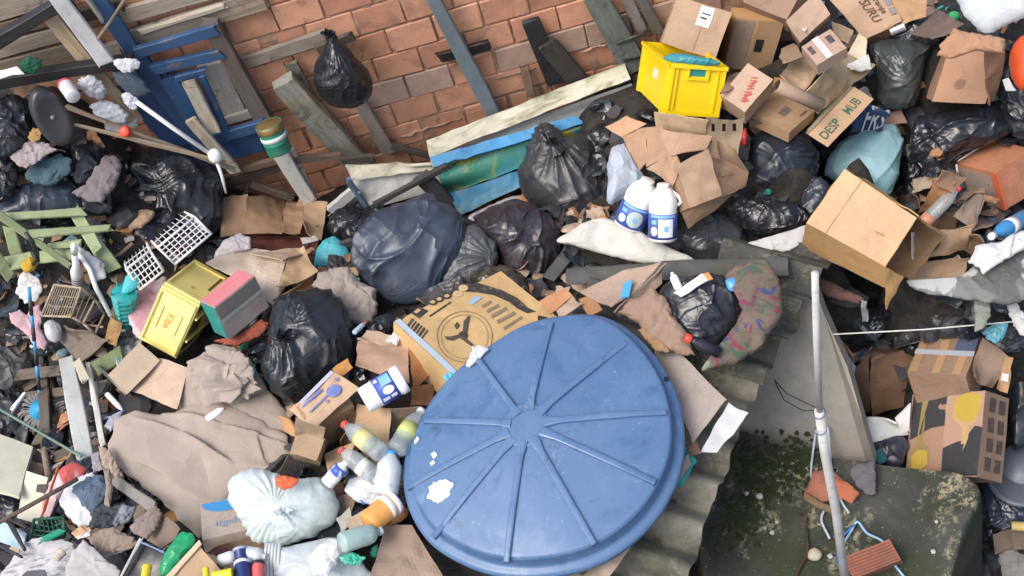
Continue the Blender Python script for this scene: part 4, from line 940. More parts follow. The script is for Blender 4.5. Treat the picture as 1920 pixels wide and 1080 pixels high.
# dolls and cloths hanging at left
rag('white_cloth', 'white cloth bundle above the broom handle', [(34, 518), (48, 506), (70, 520), (80, 545), (66, 566), (46, 570), (32, 548)], .22, m_cloth((.60, .58, .58)), 'cloth', amp=.16, seed=46); rag('pink_cloth', 'pink and white soft toy behind the blue striped handle', [(56, 578), (74, 572), (82, 590), (76, 610), (88, 640), (84, 658), (66, 652), (44, 620), (20, 606), (18, 588), (36, 580), (50, 590)], .18, m_cloth((.52, .34, .38), .95, ((.6, .58, .58),)), 'soft toy', amp=.13, seed=47); bag('white_ball', 'round white crumpled plastic ball below the bird cage', [(84, 610), (98, 600), (114, 610), (116, 630), (104, 642), (88, 634)], .16, m_film((.62, .63, .64)), 'plastic ball', amp=.1, seed=48, thick=.8)
# broom
bm = thing('broom', 'upright broom with black and blue banded handle', 'broom', H(76, 780, 0)); a, b = H(54, 540, .42), H(76, 752, .16)
for k in range(9):
    q0, q1 = a+(b-a)*k/9, a+(b-a)*(k+1)/9; rod('handle_band', [q0, q1], .010+.0008*(k % 2), m_plastic((.06, .35, .60), .4, .2) if k % 2 == 0 else m_plastic((.03, .03, .035), .4), bm)
d_ = nrm(b-a); hd = H(76, 768, .16); hn = nrm(tocam(hd)+.3*UP); lathe_at('head', hd-hn*.02, hd+hn*.1, [(.05, 0), (.062, .01), (.06, .025), (.03, .035), (.025, .06), (.015, .07), (.001, .07)], m_plastic((.04, .33, .60), .35, .2), bm)
ps = []; rgb = np.random.default_rng(2)
e1_ = nrm(np.cross(hn, UP)); e2_ = np.cross(hn, e1_)
for k in range(150):
    th = rgb.uniform(0, 2*math.pi); d = e1_*math.cos(th)+e2_*math.sin(th); q = hd+d*.05; l_ = rgb.uniform(.05, .09); ps.append(s_tube([q, q+d*l_*.6-hn*.015, q+d*l_-hn*.05-UP*.02], [.0035, .003, .002], 4))
mk('bristles', *join(ps), m_plastic((.30, .29, .28), .8, .3), bm)
# pink cloth bag, yellow crate
rag('pink_sack', 'pale pink dotted cloth bag left of the yellow crate', [(240, 580), (258, 548), (290, 522), (312, 520), (306, 560), (290, 610), (275, 636), (252, 628), (242, 605)], .16, m_cloth((.52, .42, .47), .9, ((.40, .22, .26),)), 'cloth bag', thick=.3, amp=.12, seed=49)
YL = m_plastic((.86, .72, .24), .42, .15)
yc = carton('bottle_crate', 'pale yellow plastic bottle crate tipped on its side', ((374, 572), (304, 534), (430, 524), (330, 672)), .34, YL, 'crate', amp=.001)
# faces: 12 = upper end, 13 = long side with lettering, 23 = slotted side
INK_R = m_ink((.42, .16, .04), .3, (.78, .6, .12)); SL = m_plastic((.10, .075, .01), .7, .3)
for (u0, v0, u1, v1) in ((.04, .04, .06, .96), (.94, .04, .96, .96), (.06, .04, .94, .07), (.06, .93, .94, .96)): strip(yc, '13', u0, v0, u1, v1, YL, 'rim', .010, .014)
for (u0, v0, u1, v1) in ((.02, .03, .98, .09), (.02, .90, .98, .97), (.02, .09, .07, .90), (.93, .09, .98, .90)): strip(yc, '12', u0, v0, u1, v1, YL, 'rim', .008, .012)
text(yc, '13', 'Kibe', (.62, .36), (0, .26), (-.20, 0), m_ink((.62, .30, .10), .5, (.8, .66, .25)), .006)
for u0, u1, v0, v1 in ((.24, .26, .30, .68), (.74, .76, .30, .68)): strip(yc, '13', u0, v0, u1, v1, INK_R, 'print_line', .004)
for (v0, v1) in ((.06, .20), (.30, .62), (.72, .90)): strip(yc, '23', .06, v0, .40, v1, SL, 'slot', .002)
for (v0, v1) in ((.34, .72),): strip(yc, '12', .06, v0+.1, .16, v1+.2, SL, 'slot', .0025)
for k in (.3, .5, .7): strip(yc, '12', .42, .25+.1*k, .44+.1*k, .27+.1*k, m_plastic((.55, .42, .1)), 'moulding', .003)
for v0 in (.25, .66): strip(yc, '23', .02, v0, .9, v0+.03, YL, 'rib', .012, .012)
# pink and teal carton
pc = carton('printed_carton', 'small carton with pink top and teal side', ((402, 578), (478, 518), (374, 565), (432, 636)), .42, m_card((.40, .33, .30), .4), amp=.004, sgn=(1, 1, 1))
pc2 = None
for k, (f_, c_, r_) in enumerate((('12', (.55, .18, .20), (.02, .02, .98, .98)), ('23', (.015, .22, .19), (.02, .02, .98, .98)))): strip(pc, f_, *r_, m_ink(c_, .25, (.4, .33, .3)), 'print_panel', .003)
strip(pc, '13', .0, .02, .98, .42, m_ink((.16, .15, .14), .3), 'print_panel', .003); strip(pc, '13', .0, .40, .98, .50, m_ink((.30, .36, .31), .3), 'tape', .0045)
# cream cartons behind
cc = thing('cream_carton', 'flattened cream carton with open tan end flap', 'cardboard box', H(490, 510, .0)); CM = m_card((.58, .47, .37), .35)
sheet('side_panel', [(386, 492, .18), (440, 462, .22), (540, 476, .26), (516, 556, .2)], CM, cc, amp=.02); sheet('flap', [(516, 552, .24), (545, 470, .30), (568, 468, .3), (596, 514, .16)], m_card((.52, .36, .2), .3), cc, amp=.008); sheet('flap', [(470, 476, .27), (565, 464, .30), (572, 476, .3), (530, 492, .30)], m_card((.45, .33, .24)), cc, amp=.012); sheet('side_panel', [(512, 560, .16), (592, 516, .14), (580, 534, .05), (510, 580, .05)], m_card(CARD_O, .4), cc, amp=.01)
rag('white_paper', 'white and pink paper bag folded above the cream carton', [(402, 478), (420, 452), (450, 438), (470, 446), (466, 468), (430, 478), (398, 500)], .24, m_cloth((.62, .56, .55), .8), 'paper bag', thick=.3, amp=.12, seed=51)
# brown flattened carton against the wall foot
fc = thing('flattened_carton', 'flattened brown carton over a dark red box at the wall foot', 'cardboard box', H(510, 420, 0)); FB = m_card((.36, .225, .13), .5)
sheet('side_panel', [(418, 366, .16), (464, 364, .18), (460, 440, .16), (412, 446, .14)], FB, fc, amp=.012); sheet('side_panel', [(464, 366, .19), (534, 372, .2), (528, 438, .18), (460, 438, .17)], FB, fc, amp=.018); sheet('side_panel', [(534, 374, .2), (574, 380, .2), (564, 436, .18), (528, 438, .18)], FB, fc, amp=.014); sheet('flap', [(574, 376, .22), (615, 380, .20), (602, 450, .14), (560, 436, .19)], m_card((.42, .28, .17), .3), fc, amp=.01)
rb_ = thing('dark_red_box', 'dark red brown box under the flattened brown carton', 'box', H(530, 455, 0)); sheet('side_panel', [(452, 438, .12), (600, 446, .10), (592, 482, .0), (470, 470, .02)], m_card((.10, .028, .02), .5), rb_, amp=.01); sheet('lid', [(456, 430, .10), (600, 440, .1), (596, 448, .13), (460, 440, .13)], m_card((.16, .05, .03), .5), rb_, amp=.006)
bag('cyan_bag', 'small bright cyan plastic bag below the flattened carton', [(588, 500), (592, 470), (612, 446), (636, 448), (654, 470), (660, 496), (640, 506), (610, 508)], .14, m_film((.10, .50, .58)), 'plastic bag', thick=.6, amp=.1, seed=52)
bag('bin_bag', 'black bag wedged under the off-white panel', [(612, 420), (640, 390), (690, 398), (690, 440), (664, 470), (640, 452), (618, 444)], .04, BLK, seed=53, amp=.16)
tg = sheet('brown_tag', [(562, 448, .2), (590, 442, .2), (598, 452, .2), (566, 460, .2)], m_plastic((.5, .48, .42))); tag(tg, 'small white paper tag at the corner of the dark red box', 'tag')
# grey paper sack, tied black bag
rag('paper_sack', 'crumpled grey beige paper sack right of the tied black bag', [(588, 538), (600, 512), (630, 500), (656, 504), (672, 530), (700, 545), (712, 575), (700, 605), (672, 612), (640, 596), (612, 560)], .16, m_cloth((.34, .29, .25), .85), 'paper sack', thick=.4, amp=.16, seed=54, fr=1.5)
bag('tied_bag', 'black tied bin bag with pleats gathered in a knot', [(512, 572), (540, 552), (580, 544), (614, 544), (640, 572), (660, 612), (668, 655), (652, 690), (610, 715), (570, 745), (530, 748), (500, 722), (488, 690), (500, 640)], .22, m_bag((.013, .016, .02), .3), thick=.72, amp=.11, knot=(528, 622), pleats=9, tuft=.09, seed=55, fr=1.5, stretch=(15, 80))
bag('big_bag', 'big blue-black bin bag, the largest in the middle', [(688, 410), (712, 394), (756, 384), (796, 366), (826, 380), (862, 410), (872, 446), (858, 505), (820, 552), (770, 572), (720, 568), (682, 536), (664, 490), (668, 446)], .16, m_bag((.03, .04, .062), .38, 1, 0, .2), thick=.52, amp=.13, seed=56, fr=1.5, ridge=.7, stretch=(50, -70), fine=.7)
bag('smoky_bag', 'smoky grey thin bag squeezed between two black bags', [(826, 490), (850, 440), (890, 428), (925, 450), (935, 485), (915, 520), (880, 545), (840, 545), (818, 525)], .10, m_bag((.055, .06, .065), .4, 1, 0, .4), thick=.55, amp=.12, seed=57, knot=(925, 485), pleats=8)
bag('purple_bag', 'purplish black torn bag below the tall black bag', [(892, 410), (930, 386), (968, 376), (1008, 386), (1040, 412), (1054, 448), (1046, 490), (1012, 520), (980, 526), (950, 500), (925, 460), (900, 440)], .14, m_bag((.026, .022, .028), .30, 1, 0, .25), thick=.55, amp=.15, seed=58, fr=2.1)
bag('tall_bag', 'black bin bag with an open twisted top below the wall', [(1006, 242), (1028, 234), (1050, 246), (1064, 262), (1092, 256), (1110, 262), (1124, 300), (1142, 350), (1138, 395), (1110, 420), (1060, 424), (1020, 400), (982, 372), (970, 330), (984, 290)], .22, m_bag((.022, .024, .028), .36, 1, 0, .3), thick=.7, amp=.10, seed=59, fr=1.6, ridge=.45, knot=(1040, 262), pleats=9, tuft=.10, tdir=nrm(UP+A(-.2, .5, 0)))
bag('wet_bag', 'dirty wet dark bag beneath the smoky grey one', [(880, 520), (910, 500), (950, 498), (985, 520), (1002, 548), (980, 570), (940, 560), (900, 548)], .02, m_bag((.028, .024, .016), .25, 1, 0, .5), thick=.5, amp=.18, seed=60)
rag('white_sheet', 'white plastic sheet edge below the blue trough', [(868, 412), (900, 392), (960, 368), (986, 366), (975, 382), (930, 402), (900, 424), (880, 430)], .10, m_film((.5, .48, .5)), 'plastic sheet', thick=.2, amp=.12, seed=61)
tag(hplank('black_cable_block', (1030, 522), (1074, 466), 26, .06, .10, m_plastic((.02, .025, .03), .4)), 'black plastic bar left of the ridge caps', 'plastic bar')
# ================================================================== CENTRE: lid, fan carton, sacks, bottles
# big blue tank lid
LZ = Ab(.02); lc0 = H(1012, 838, LZ); lid = thing('tank_lid', 'big round blue water tank lid with radial ribs', 'tank lid', lc0)
LB = NB('blue_polyethylene'); _c = LB.mix(LB.mask(LB.noise(1.6, 6, .6, .8), .35, .7), (.072, .142, .27), (.095, .175, .305)); _c = LB.mix(LB.math('MULTIPLY', LB.mask(LB.noise(3.2, 6, .7, 1.0), .54, .66), .55), _c, (.03, .09, .205)); _c = LB.mix(LB.math('MULTIPLY', LB.mask(LB.noise(38, 4, .7), .66, .72), .55), _c, (.33, .40, .52)); _c = LB.mix(LB.math('MULTIPLY', LB.mask(LB.noise(11, 6, .75, 1.8), .61, .68), .35), _c, (.22, .30, .45))
_r2 = LB.math('MULTIPLY_ADD', LB.mask(LB.noise(2.6, 5, .6, .6), .4, .65), .22); _r2.node.inputs[2].default_value = .30
_c = LB.mix(LB.math('MULTIPLY', LB.mask(LB.noise(1.1, 7, .72, 1.4), .52, .70), .5), _c, (.12, .20, .33)); _c = LB.mix(LB.math('MULTIPLY', LB.mask(LB.noise(5, 7, .75, .4, None, (1, .25, 1)), .60, .66), .5), _c, (.20, .28, .40)); _c = LB.mix(LB.math('MULTIPLY', LB.mask(LB.noise(7, 7, .78, .6), .58, .68), .7), _c, (.04, .07, .12)); _c = LB.mix(LB.math('MULTIPLY', LB.mask(LB.noise(55, 5, .75, .3), .63, .68), .6), _c, (.06, .07, .08)); LB.set(Base_Color=_c, Roughness=_r2, Specular_IOR_Level=.45); LB.bump(LB.noise(3.5, 4), .10, .02); LB.bump(LB.noise(60, 3), .05, .003); LB = LB.m
pA_, pB_ = H(752, 905, LZ), H(1278, 790, LZ); RL = .5*np.linalg.norm(pB_-pA_)
# orient the lid so that its outline matches: tilt it slightly to the camera
ln = nrm(UP*.78+tocam(lc0)*.22); hub = on_plane(985, 795, lc0+ln*.055, ln)
rim = [(905, 668), (985, 612), (1060, 588), (1125, 586), (1180, 612), (1232, 668), (1268, 735), (1282, 810), (1276, 880), (1240, 955), (1185, 1015), (1110, 1060), (1020, 1080), (925, 1078), (850, 1052), (795, 1015), (762, 960), (751, 900), (762, 840), (800, 770), (848, 712)]
RP = spline(np.array([on_plane(*p, lc0, ln) for p in rim]), 120); RC = RP.mean(0)
# best-fit circle for true roundness, blended with the warped rim of the real lid
rad = np.linalg.norm(RP-RC, axis=1); RL = rad.mean(); RP = RC+(RP-RC)*(.25*RL/rad+.75)[:, None]
def lp(u, ang_i, h): return RC+(RP[ang_i % 120]-RC)*u+ln*h
prof = [(0, .170), (.15, .168), (.3, .160), (.5, .144), (.7, .127), (.88, .104), (.905, .100), (.918, .090), (.922, .048), (.932, .016), (.985, .008), (1.0, -.004), (1.0, -.028), (.985, -.03), (.97, -.012), (.9, .005), (.3, .13), (0, .14)]
G = np.array([[lp(max(u, .002), a, h) for a in range(120)] for u, h in prof]); G = refine(G, 3); G += ln*(.004*vnoise(G*5, 3))[..., None]
mk('shell', *s_grid(G, closed_v=True), LB, lid, smooth=True)
hubc = on_plane(985, 797, RC+ln*.17, ln)
def hsurf(p):   # height of the lid's shell above its plane at p
    v = p-RC; v = v-ln*(v@ln); u = np.linalg.norm(v)/RL; return RC+v+ln*np.interp(u, [q[0] for q in prof[:8]], [q[1] for q in prof[:8]])
ends = [(1035, 602), (1178, 640), (1256, 773), (1236, 908), (1118, 1027), (948, 1060), (806, 1012), (756, 916), (792, 790), (896, 676)]
HC = on_plane(985, 797, RC+ln*.17, ln)
for ex, ey in ends:
    e_ = on_plane(ex, ey, RC+ln*.106, ln); d = e_-HC; sdir = nrm(np.cross(ln, d)); k = 16; Gr = np.zeros((k, 9, 3))
    for i in range(k):
        c = hsurf(HC+d*(.13+.845*i/(k-1))); wd = .028-.005*i/(k-1) if i > 1 else .044-.007*i
        for j, (s_, h_) in enumerate(((-1, -.006), (-.97, .006), (-.90, .014), (-.6, .0165), (0, .017), (.6, .0165), (.90, .014), (.97, .006), (1, -.006))): Gr[i, j] = c+sdir*wd*.62*s_+ln*h_
    V, F = s_grid(Gr); F += [list(range(9)), [(k-1)*9+j for j in range(9)][::-1]]; mk('rib', V, F, LB, lid, smooth=False)
hb_ = hsurf(HC); lathe_at('hub', hb_-ln*.01, hb_+ln*.1, [(.115, 0), (.108, .014), (.100, .0165), (.05, .0175), (.001, .0175)], LB, lid, 40)
lathe_at('rivet', on_plane(1250, 711, RC+ln*.016, ln), on_plane(1250, 711, RC+ln*.016, ln)+ln*.1, [(.012, 0), (.012, .006), (.006, .008), (.001, .008)], m_metal((.03, .03, .05)), lid, 12)
# white splats on the lid
WSP = m_plastic((.72, .74, .72), .6, .15)
def splat(name, label, pts, mat, up=.011):
    P = lin_closed(np.array([hsurf(on_plane(*p, RC+ln*.1, ln)) for p in pts]), 40); c = P.mean(0); P = c+(P-c)*(1+.22*vnoise((P-c)*45, 3)+.12*vnoise((P-c)*110, 4))[:, None]; Gs = np.array([[c+(p-c)*s_+ln*(up+h_) for p in P] for s_, h_ in ((.02, .0015), (.5, .002), (.9, .0015), (1.0, .0), (1.01, -.004))]); return tag(mk(name, *s_grid(Gs, closed_v=True), mat, smooth=True), label, 'paper scrap')
splat('paper_scrap', 'white torn sticker on the blue lid', [(806, 920), (815, 908), (832, 902), (850, 908), (853, 922), (842, 936), (826, 946), (812, 948), (806, 936)], WSP)
splat('paper_scrap', 'tiny white fleck high on the left of the lid', [(776, 828), (784, 820), (788, 826), (780, 834)], WSP); splat('paper_scrap', 'small white fleck above the torn sticker, larger of two', [(810, 856), (818, 851), (823, 858), (816, 864)], WSP); splat('paper_scrap', 'tiny white fleck just under the larger fleck', [(808, 872), (815, 867), (819, 872), (811, 877)], WSP)
# fan carton
fx = carton('fan_carton', 'yellow tan carton printed with a fan, under the blue lid', ((848, 706), (738, 604), (1052, 600), (846, 760)), .40, m_card((.55, .37, .17), .2), amp=.004, sgn=(1, 1, 1))
IK = m_ink((.035, .032, .03), .25, (.5, .34, .17)); IKB = m_ink((.22, .17, .10), .4, (.5, .34, .17))
# face 12: u runs from the near corner to the left corner, v to the right corner
def fuv(px, py):
    a, b_ = fx.E[0], fx.E[1]; n = np.cross(a, b_); p = on_plane(px, py, fx.V, nrm(n))-fx.V; M2 = np.stack([a, b_], 1); s_, *_ = np.linalg.lstsq(M2, p, rcond=None); return (float(s_[0]), float(s_[1]))
poly(fx, '12', [fuv(*p) for p in ((848, 543), (862, 532), (895, 531), (940, 545), (970, 560), (990, 578), (1005, 585), (988, 588), (970, 580), (955, 568), (925, 555), (895, 549), (875, 548))], IK)
for k, (cx_, cy_) in enumerate(((868, 541), (858, 552), (838, 556), (824, 562), (812, 568))):
    ring = [fuv(cx_+9*math.cos(t), cy_+6*math.sin(t)) for t in np.linspace(0, 2*math.pi, 18, endpoint=False)]; poly(fx, '12', ring, IK if k > 1 else m_ink((.55, .42, .25), .1), h=.0045); poly(fx, '12', [fuv(cx_+5*math.cos(t), cy_+3.2*math.sin(t)) for t in np.linspace(0, 2*math.pi, 14, endpoint=False)], m_ink((.5, .34, .17), .1), h=.0055)
for (a, b_, hw) in (((806, 594), (846, 568), 1.6), ((903, 577), (920, 567), 3), ((912, 586), (935, 574), 3), ((921, 596), (950, 579), 3.2), ((932, 606), (965, 587), 3.2), ((944, 618), (978, 595), 2.5), ((744, 606), (762, 590), 2)):
    d = nrm(A(b_[0]-a[0], b_[1]-a[1], 0))[:2]; n_ = A(-d[1], d[0])*hw; poly(fx, '12', [fuv(*(A(*a)+n_)), fuv(*(A(*b_)+n_)), fuv(*(A(*b_)-n_)), fuv(*(A(*a)-n_))], IKB if hw > 2.2 else IK, 'print_line')
for k in range(6):
    x, y = 758+5.5*k, 622+4.2*k-1; w_ = 1.2 if k % 2 else 1.9; d = A(17, -22); n_ = A(w_, w_*.7); a = A(x, y); poly(fx, '12', [fuv(*(a-n_)), fuv(*(a+d-n_)), fuv(*(a+d+n_)), fuv(*(a+n_))], IK, 'print_line')
poly(fx, '12', [fuv(*p) for p in ((772, 588), (784, 576), (804, 584), (786, 598))], IK); poly(fx, '12', [fuv(*p) for p in ((776, 586), (784, 580), (790, 583), (782, 589))], m_ink((.5, .34, .17), .1), h=.0045)
poly(fx, '12', [fuv(*p) for p in ((876, 570), (892, 556), (905, 559), (884, 574))], m_ink((.30, .42, .52), .2), h=.0045)
poly(fx, '12', [fuv(*p) for p in ((1008, 592), (1026, 596), (1020, 604), (1008, 608))], IK)
fc_ = (871, 633); ro = [fuv(fc_[0]+52*math.cos(t), fc_[1]+48*math.sin(t)) for t in np.linspace(0, 2*math.pi, 49)]; ri = [fuv(fc_[0]+50.4*math.cos(t), fc_[1]+46.5*math.sin(t)) for t in np.linspace(0, 2*math.pi, 49)]
V = [fpt(fx, '12', *p, .004) for p in ro]+[fpt(fx, '12', *p, .004) for p in ri]; mk('print_ring', V, [[i, i+1, i+50, i+49] for i in range(48)], IKB, fx.o)
ro = [fuv(fc_[0]+44*math.cos(t), fc_[1]+41*math.sin(t)) for t in np.linspace(0, 2*math.pi, 49)]; ri = [fuv(fc_[0]+43*math.cos(t), fc_[1]+40*math.sin(t)) for t in np.linspace(0, 2*math.pi, 49)]
V = [fpt(fx, '12', *p, .004) for p in ro]+[fpt(fx, '12', *p, .004) for p in ri]; mk('print_ring', V, [[i, i+1, i+50, i+49] for i in range(48)], IKB, fx.o)
poly(fx, '12', [fuv(fc_[0]-2+8.5*math.cos(t), fc_[1]-3+8*math.sin(t)) for t in np.linspace(0, 2*math.pi, 24, endpoint=False)], IK, h=.0045)
for bl in ([(868, 624), (870, 605), (878, 594), (882, 596), (880, 606), (877, 624)], [(862, 634), (850, 640), (838, 638), (834, 632), (845, 632), (862, 628)], [(874, 636), (880, 640), (888, 648), (884, 650), (876, 645), (868, 638)], [(852, 612), (858, 605), (863, 612), (857, 619)]): poly(fx, '12', [fuv(*p) for p in bl], m_ink((.06, .05, .04), .2), 'print_blade', h=.004)
strip(fx, '12', -.01, .01, 1.0, .055, m_plastic((.42, .52, .62), .3, .1), 'tape', .004); rag('cyan_scrap', 'crumpled cyan wrapper at the near corner of the fan carton', [(830, 706), (842, 698), (856, 704), (852, 714), (838, 716)], .44, m_film((.1, .5, .65)), 'wrapper', amp=.2, seed=70); rag('white_scrap', 'white plastic scrap on the fan carton beside the lid', [(874, 684), (886, 652), (900, 646), (918, 654), (896, 676), (880, 690)], .46, m_film((.7, .72, .74)), 'plastic scrap', thick=.25, amp=.16, seed=71)
# big grey-beige paper sheet / sack at lower left centre
KP = m_card((.36, .30, .25), .25)
KP2 = NB('kraft_sack'); _c = KP2.mix(KP2.mask(KP2.noise(2.2, 5, .6, .6), .35, .7), (.37, .31, .255), (.29, .24, .20)); _c = KP2.mix(KP2.math('MULTIPLY', KP2.mask(KP2.noise(6, 6, .7, .8), .58, .7), .45), _c, (.17, .135, .10)); KP2.set(Base_Color=_c, Roughness=.8); KP2.bump(KP2.voro(4.5, 'F1'), .22, .03); KP2.bump(KP2.noise(7, 5, .6, 1.2), .4, .02); KP2 = KP2.m
rag('paper_sack', 'huge grey beige paper sack spread across the lower left centre', [(205, 842), (222, 790), (258, 772), (300, 778), (352, 762), (400, 752), (452, 766), (500, 790), (540, 820), (556, 850), (540, 878), (520, 890), (470, 900), (432, 930), (418, 985), (374, 1010), (330, 965), (280, 925), (238, 895), (212, 868)], .10, KP2, 'paper sack', thick=.12, amp=.10, seed=72, fr=.9, tilt=.5, jag=.02, M=200, N=60, nf=6, fold_a=.2, folds=(((250, 785), (345, 815), .9, .03), ((345, 815), (440, 875), .9, .035), ((440, 872), (535, 880), .6, .06), ((300, 775), (420, 800), .8, .025), ((420, 800), (550, 838), .8, .03), ((225, 860), (320, 905), -.6, .05), ((320, 905), (420, 950), .45, .06), ((380, 850), (400, 930), -.4, .07), ((470, 800), (500, 890), .5, .05), ((330, 960), (390, 985), .4, .05)))
rag('paper_sack', 'upper folded part of a beige sack with crumpled mouth', [(330, 740), (352, 700), (372, 668), (405, 648), (440, 652), (470, 676), (500, 720), (540, 770), (560, 810), (520, 818), (450, 800), (380, 790), (340, 770)], .14, KP2, 'paper sack', thick=.2, amp=.12, seed=73, fr=1.25, tilt=.45, jag=.03, nf=16, fold_a=.6, M=180, N=50)
rag('torn_sack_mouth', 'crumpled grey torn mouth of the sack above its smooth belly', [(350, 712), (366, 676), (402, 650), (442, 654), (472, 690), (490, 728), (466, 748), (430, 734), (396, 750), (366, 738)], .27, KP2, 'paper', thick=.08, amp=.2, seed=74, fr=1.5, jag=.10, nf=26, fold_a=.8, M=180, N=50)
tag(sheet('cardboard_sheet', [(238, 730, .14), (300, 672, .18), (352, 690, .2), (335, 768, .18)], m_card((.44, .33, .24), .3), amp=.015), 'smooth tan cardboard sheet tucked under the crumpled sack', 'cardboard sheet')
bx_ = carton('cardboard_box', 'long tan box leaning below the yellow crate', ((300, 676), (240, 740), (262, 640), (306, 700)), .22, m_card((.46, .36, .26), .4), amp=.006)
bottle('small_tube', 'small white tube with red tip on the beige sack', (388, 786), (422, 764), .38, 7, m_plastic((.75, .74, .72)), m_plastic((.35, .05, .05)), 'other', cat='tube')
# rust-orange carton with blue print
oc = carton('torn_carton', 'torn brown carton with faded blue print and orange edges', ((578, 800), (662, 762), (556, 762), (580, 850)), .34, m_card((.42, .26, .15), .4), amp=.008, sgn=(1, 1, 1))
tp = thing('printed_flap', 'slanted carton flap with blue bars left of the big jar', 'cardboard flap', H(620, 750, .1)); CP_ = m_card((.46, .32, .21), .35)
Q4 = [H(548, 770, .34), H(624, 694, .40), H(676, 728, .38), H(582, 808, .34)]; panel('flap', Q4, CP_, tp, amp=.01)
def qp(u, v, h=.006):
    a, b_, c, d = Q4; p = a*(1-u)*(1-v)+b_*u*(1-v)+c*u*v+d*(1-u)*v; n = nrm(np.cross(b_-a, d-a)); n = n if n@tocam(a) > 0 else -n; return p+n*(h+.008)
def qpoly(pts, m, nm='print_patch'):
    P = np.array([qp(*p) for p in pts]); n = len(P); mk(nm, P, [list(range(n))], m, tp)
BI = m_ink((.10, .14, .36), .45, (.45, .32, .2))
qpoly([(.02, .02), (.98, .02), (.98, .14), (.02, .14)], m_ink((.35, .35, .5), .5, (.45, .32, .2))); qpoly([(.1, .2), (.62, .2), (.62, .28), (.1, .28)], BI); qpoly([(.2, .52), (.6, .50), (.6, .54), (.2, .58)], BI); qpoly([(.72+.12*math.cos(t), .55+.2*math.sin(t)) for t in np.linspace(0, 2*math.pi, 24, endpoint=False)], BI); qpoly([(.9+.03*math.cos(t), .34+.05*math.sin(t)) for t in np.linspace(0, 2*math.pi, 12, endpoint=False)], BI); qpoly([(.52+.03*math.cos(t), .66+.05*math.sin(t)) for t in np.linspace(0, 2*math.pi, 12, endpoint=False)], BI)
for k, (q_, m_, lab) in enumerate(((((520, 782, .3), (545, 786, .32), (552, 818, .26), (530, 812, .22)), m_card(CARD_O, .4), 'rusty orange torn flap at the left of the printed flap'), (((625, 692, .3), (650, 672, .36), (664, 690, .36), (640, 712, .34)), m_card((.36, .17, .05), .5), 'rusty orange torn flap at the top of the printed flap'), (((672, 640, .24), (765, 648, .28), (768, 720, .3), (668, 690, .3)), m_card((.50, .32, .22), .25), 'large pinkish tan cardboard panel above the big jar'), (((690, 624, .2), (750, 636, .24), (740, 655, .26), (672, 650, .22)), m_card((.44, .32, .22), .3), 'folded tan cardboard edge above the pinkish panel'), (((765, 646, .3), (800, 660, .26), (810, 700, .24), (775, 730, .28)), m_card((.36, .16, .06), .5), 'crumpled rust brown cardboard right of the pinkish panel'), (((770, 725, .28), (812, 720, .22), (806, 762, .2), (768, 760, .24)), m_card((.30, .15, .07), .5), 'rust brown flap under the white jar'))):
    tag(sheet('cardboard_flap', q_, m_, amp=.03), lab, 'cardboard flap')
# cartons below
c1 = thing('open_carton', 'open brown carton holding bottles below the white jar', 'cardboard box', H(660, 850, 0)); CB_ = m_card((.43, .29, .17), .35)
sheet('side_panel', [(668, 756, .26), (732, 766, .28), (728, 838, .18), (665, 830, .16)], CB_, c1, amp=.01); sheet('side_panel', [(640, 826, .16), (668, 760, .24), (666, 830, .08), (640, 850, .04)], m_card(CARD_D), c1); sheet('side_panel', [(732, 770, .28), (792, 765, .28), (780, 800, .1), (735, 810, .1)], m_card((.42, .3, .22)), c1); sheet('flap', [(610, 850, .12), (665, 828, .16), (650, 880, .1), (620, 900, .05)], CB_, c1)
c2 = carton('crushed_carton', 'small crushed brown carton beside the paper sack', ((592, 866), (540, 850), (606, 822), (618, 895)), .28, m_card((.42, .30, .19), .4), amp=.012, dent=.02); flap(c2, [(0, 1, 0), (1, 1, 0), (1, 1.35, -.15), (0, 1.3, -.1)])
# white jar with blue label
JW = m_plastic((.80, .81, .80), .35, .15); LBL = NB('blue_label'); _c = LBL.mix(LBL.mask(LBL.noise(9, 3, .5, .8), .52, .56), (.05, .10, .42), (.45, .55, .75)); _c = LBL.mix(LBL.mask(LBL.noise(5, 2, .5, .4), .60, .62), _c, (.8, .8, .82)); LBL.set(Base_Color=_c, Roughness=.4); LBL = LBL.m
def lab_patch(b, a0, a1, z0, z1, mat, name='label_print', up=1.022, oval=False):
    ax = nrm(b.p2-b.p1); M0 = np.array(frame(b.p1, nrm(np.cross(ax, nrm(A(.3, -.5, .81)))), ax)); c_ = tocam((b.p1+b.p2)/2); x_, y_ = c_@M0[:3, 0], c_@M0[:3, 1]; th0 = math.atan2(y_, x_); V, F = [], []; n = 14
    for i in range(n+1):
        t_ = i/n; th = th0+a0+(a1-a0)*t_; s_ = math.sqrt(max(0, 1-(2*t_-1)**2)) if oval else 1; zm = (z0+z1)/2
        for z_ in (zm-(z1-z0)/2*s_, zm, zm+(z1-z0)/2*s_): V.append(np.asarray(b.p1)+M0[:3, 0]*math.cos(th)*b.r*up+M0[:3, 1]*math.sin(th)*b.r*up+ax*z_*b.L)
    F = [[3*i+j, 3*i+3+j, 3*i+4+j, 3*i+1+j] for i in range(n) for j in (0, 1)]; return mk(name, V, F, mat, b.o)
LW, LLB, LDB = m_plastic((.72, .74, .76), .4, .1), m_plastic((.20, .42, .68), .4, .1), m_plastic((.05, .09, .38), .4, .15)
jar = bottle('paint_jar', 'white jar with blue label lying on cardboard', (682, 752), (756, 708), .42, 27, JW, JW, 'pot', LDB, (.34, .78), cat='jar')
lab_patch(jar, -1.1, -.2, .50, .74, LLB); lab_patch(jar, -.1, .5, .46, .72, LW, oval=True); lab_patch(jar, .62, .9, .38, .54, LW); lab_patch(jar, .62, .9, .58, .72, LW); lab_patch(jar, -1.0, -.7, .38, .46, LW)
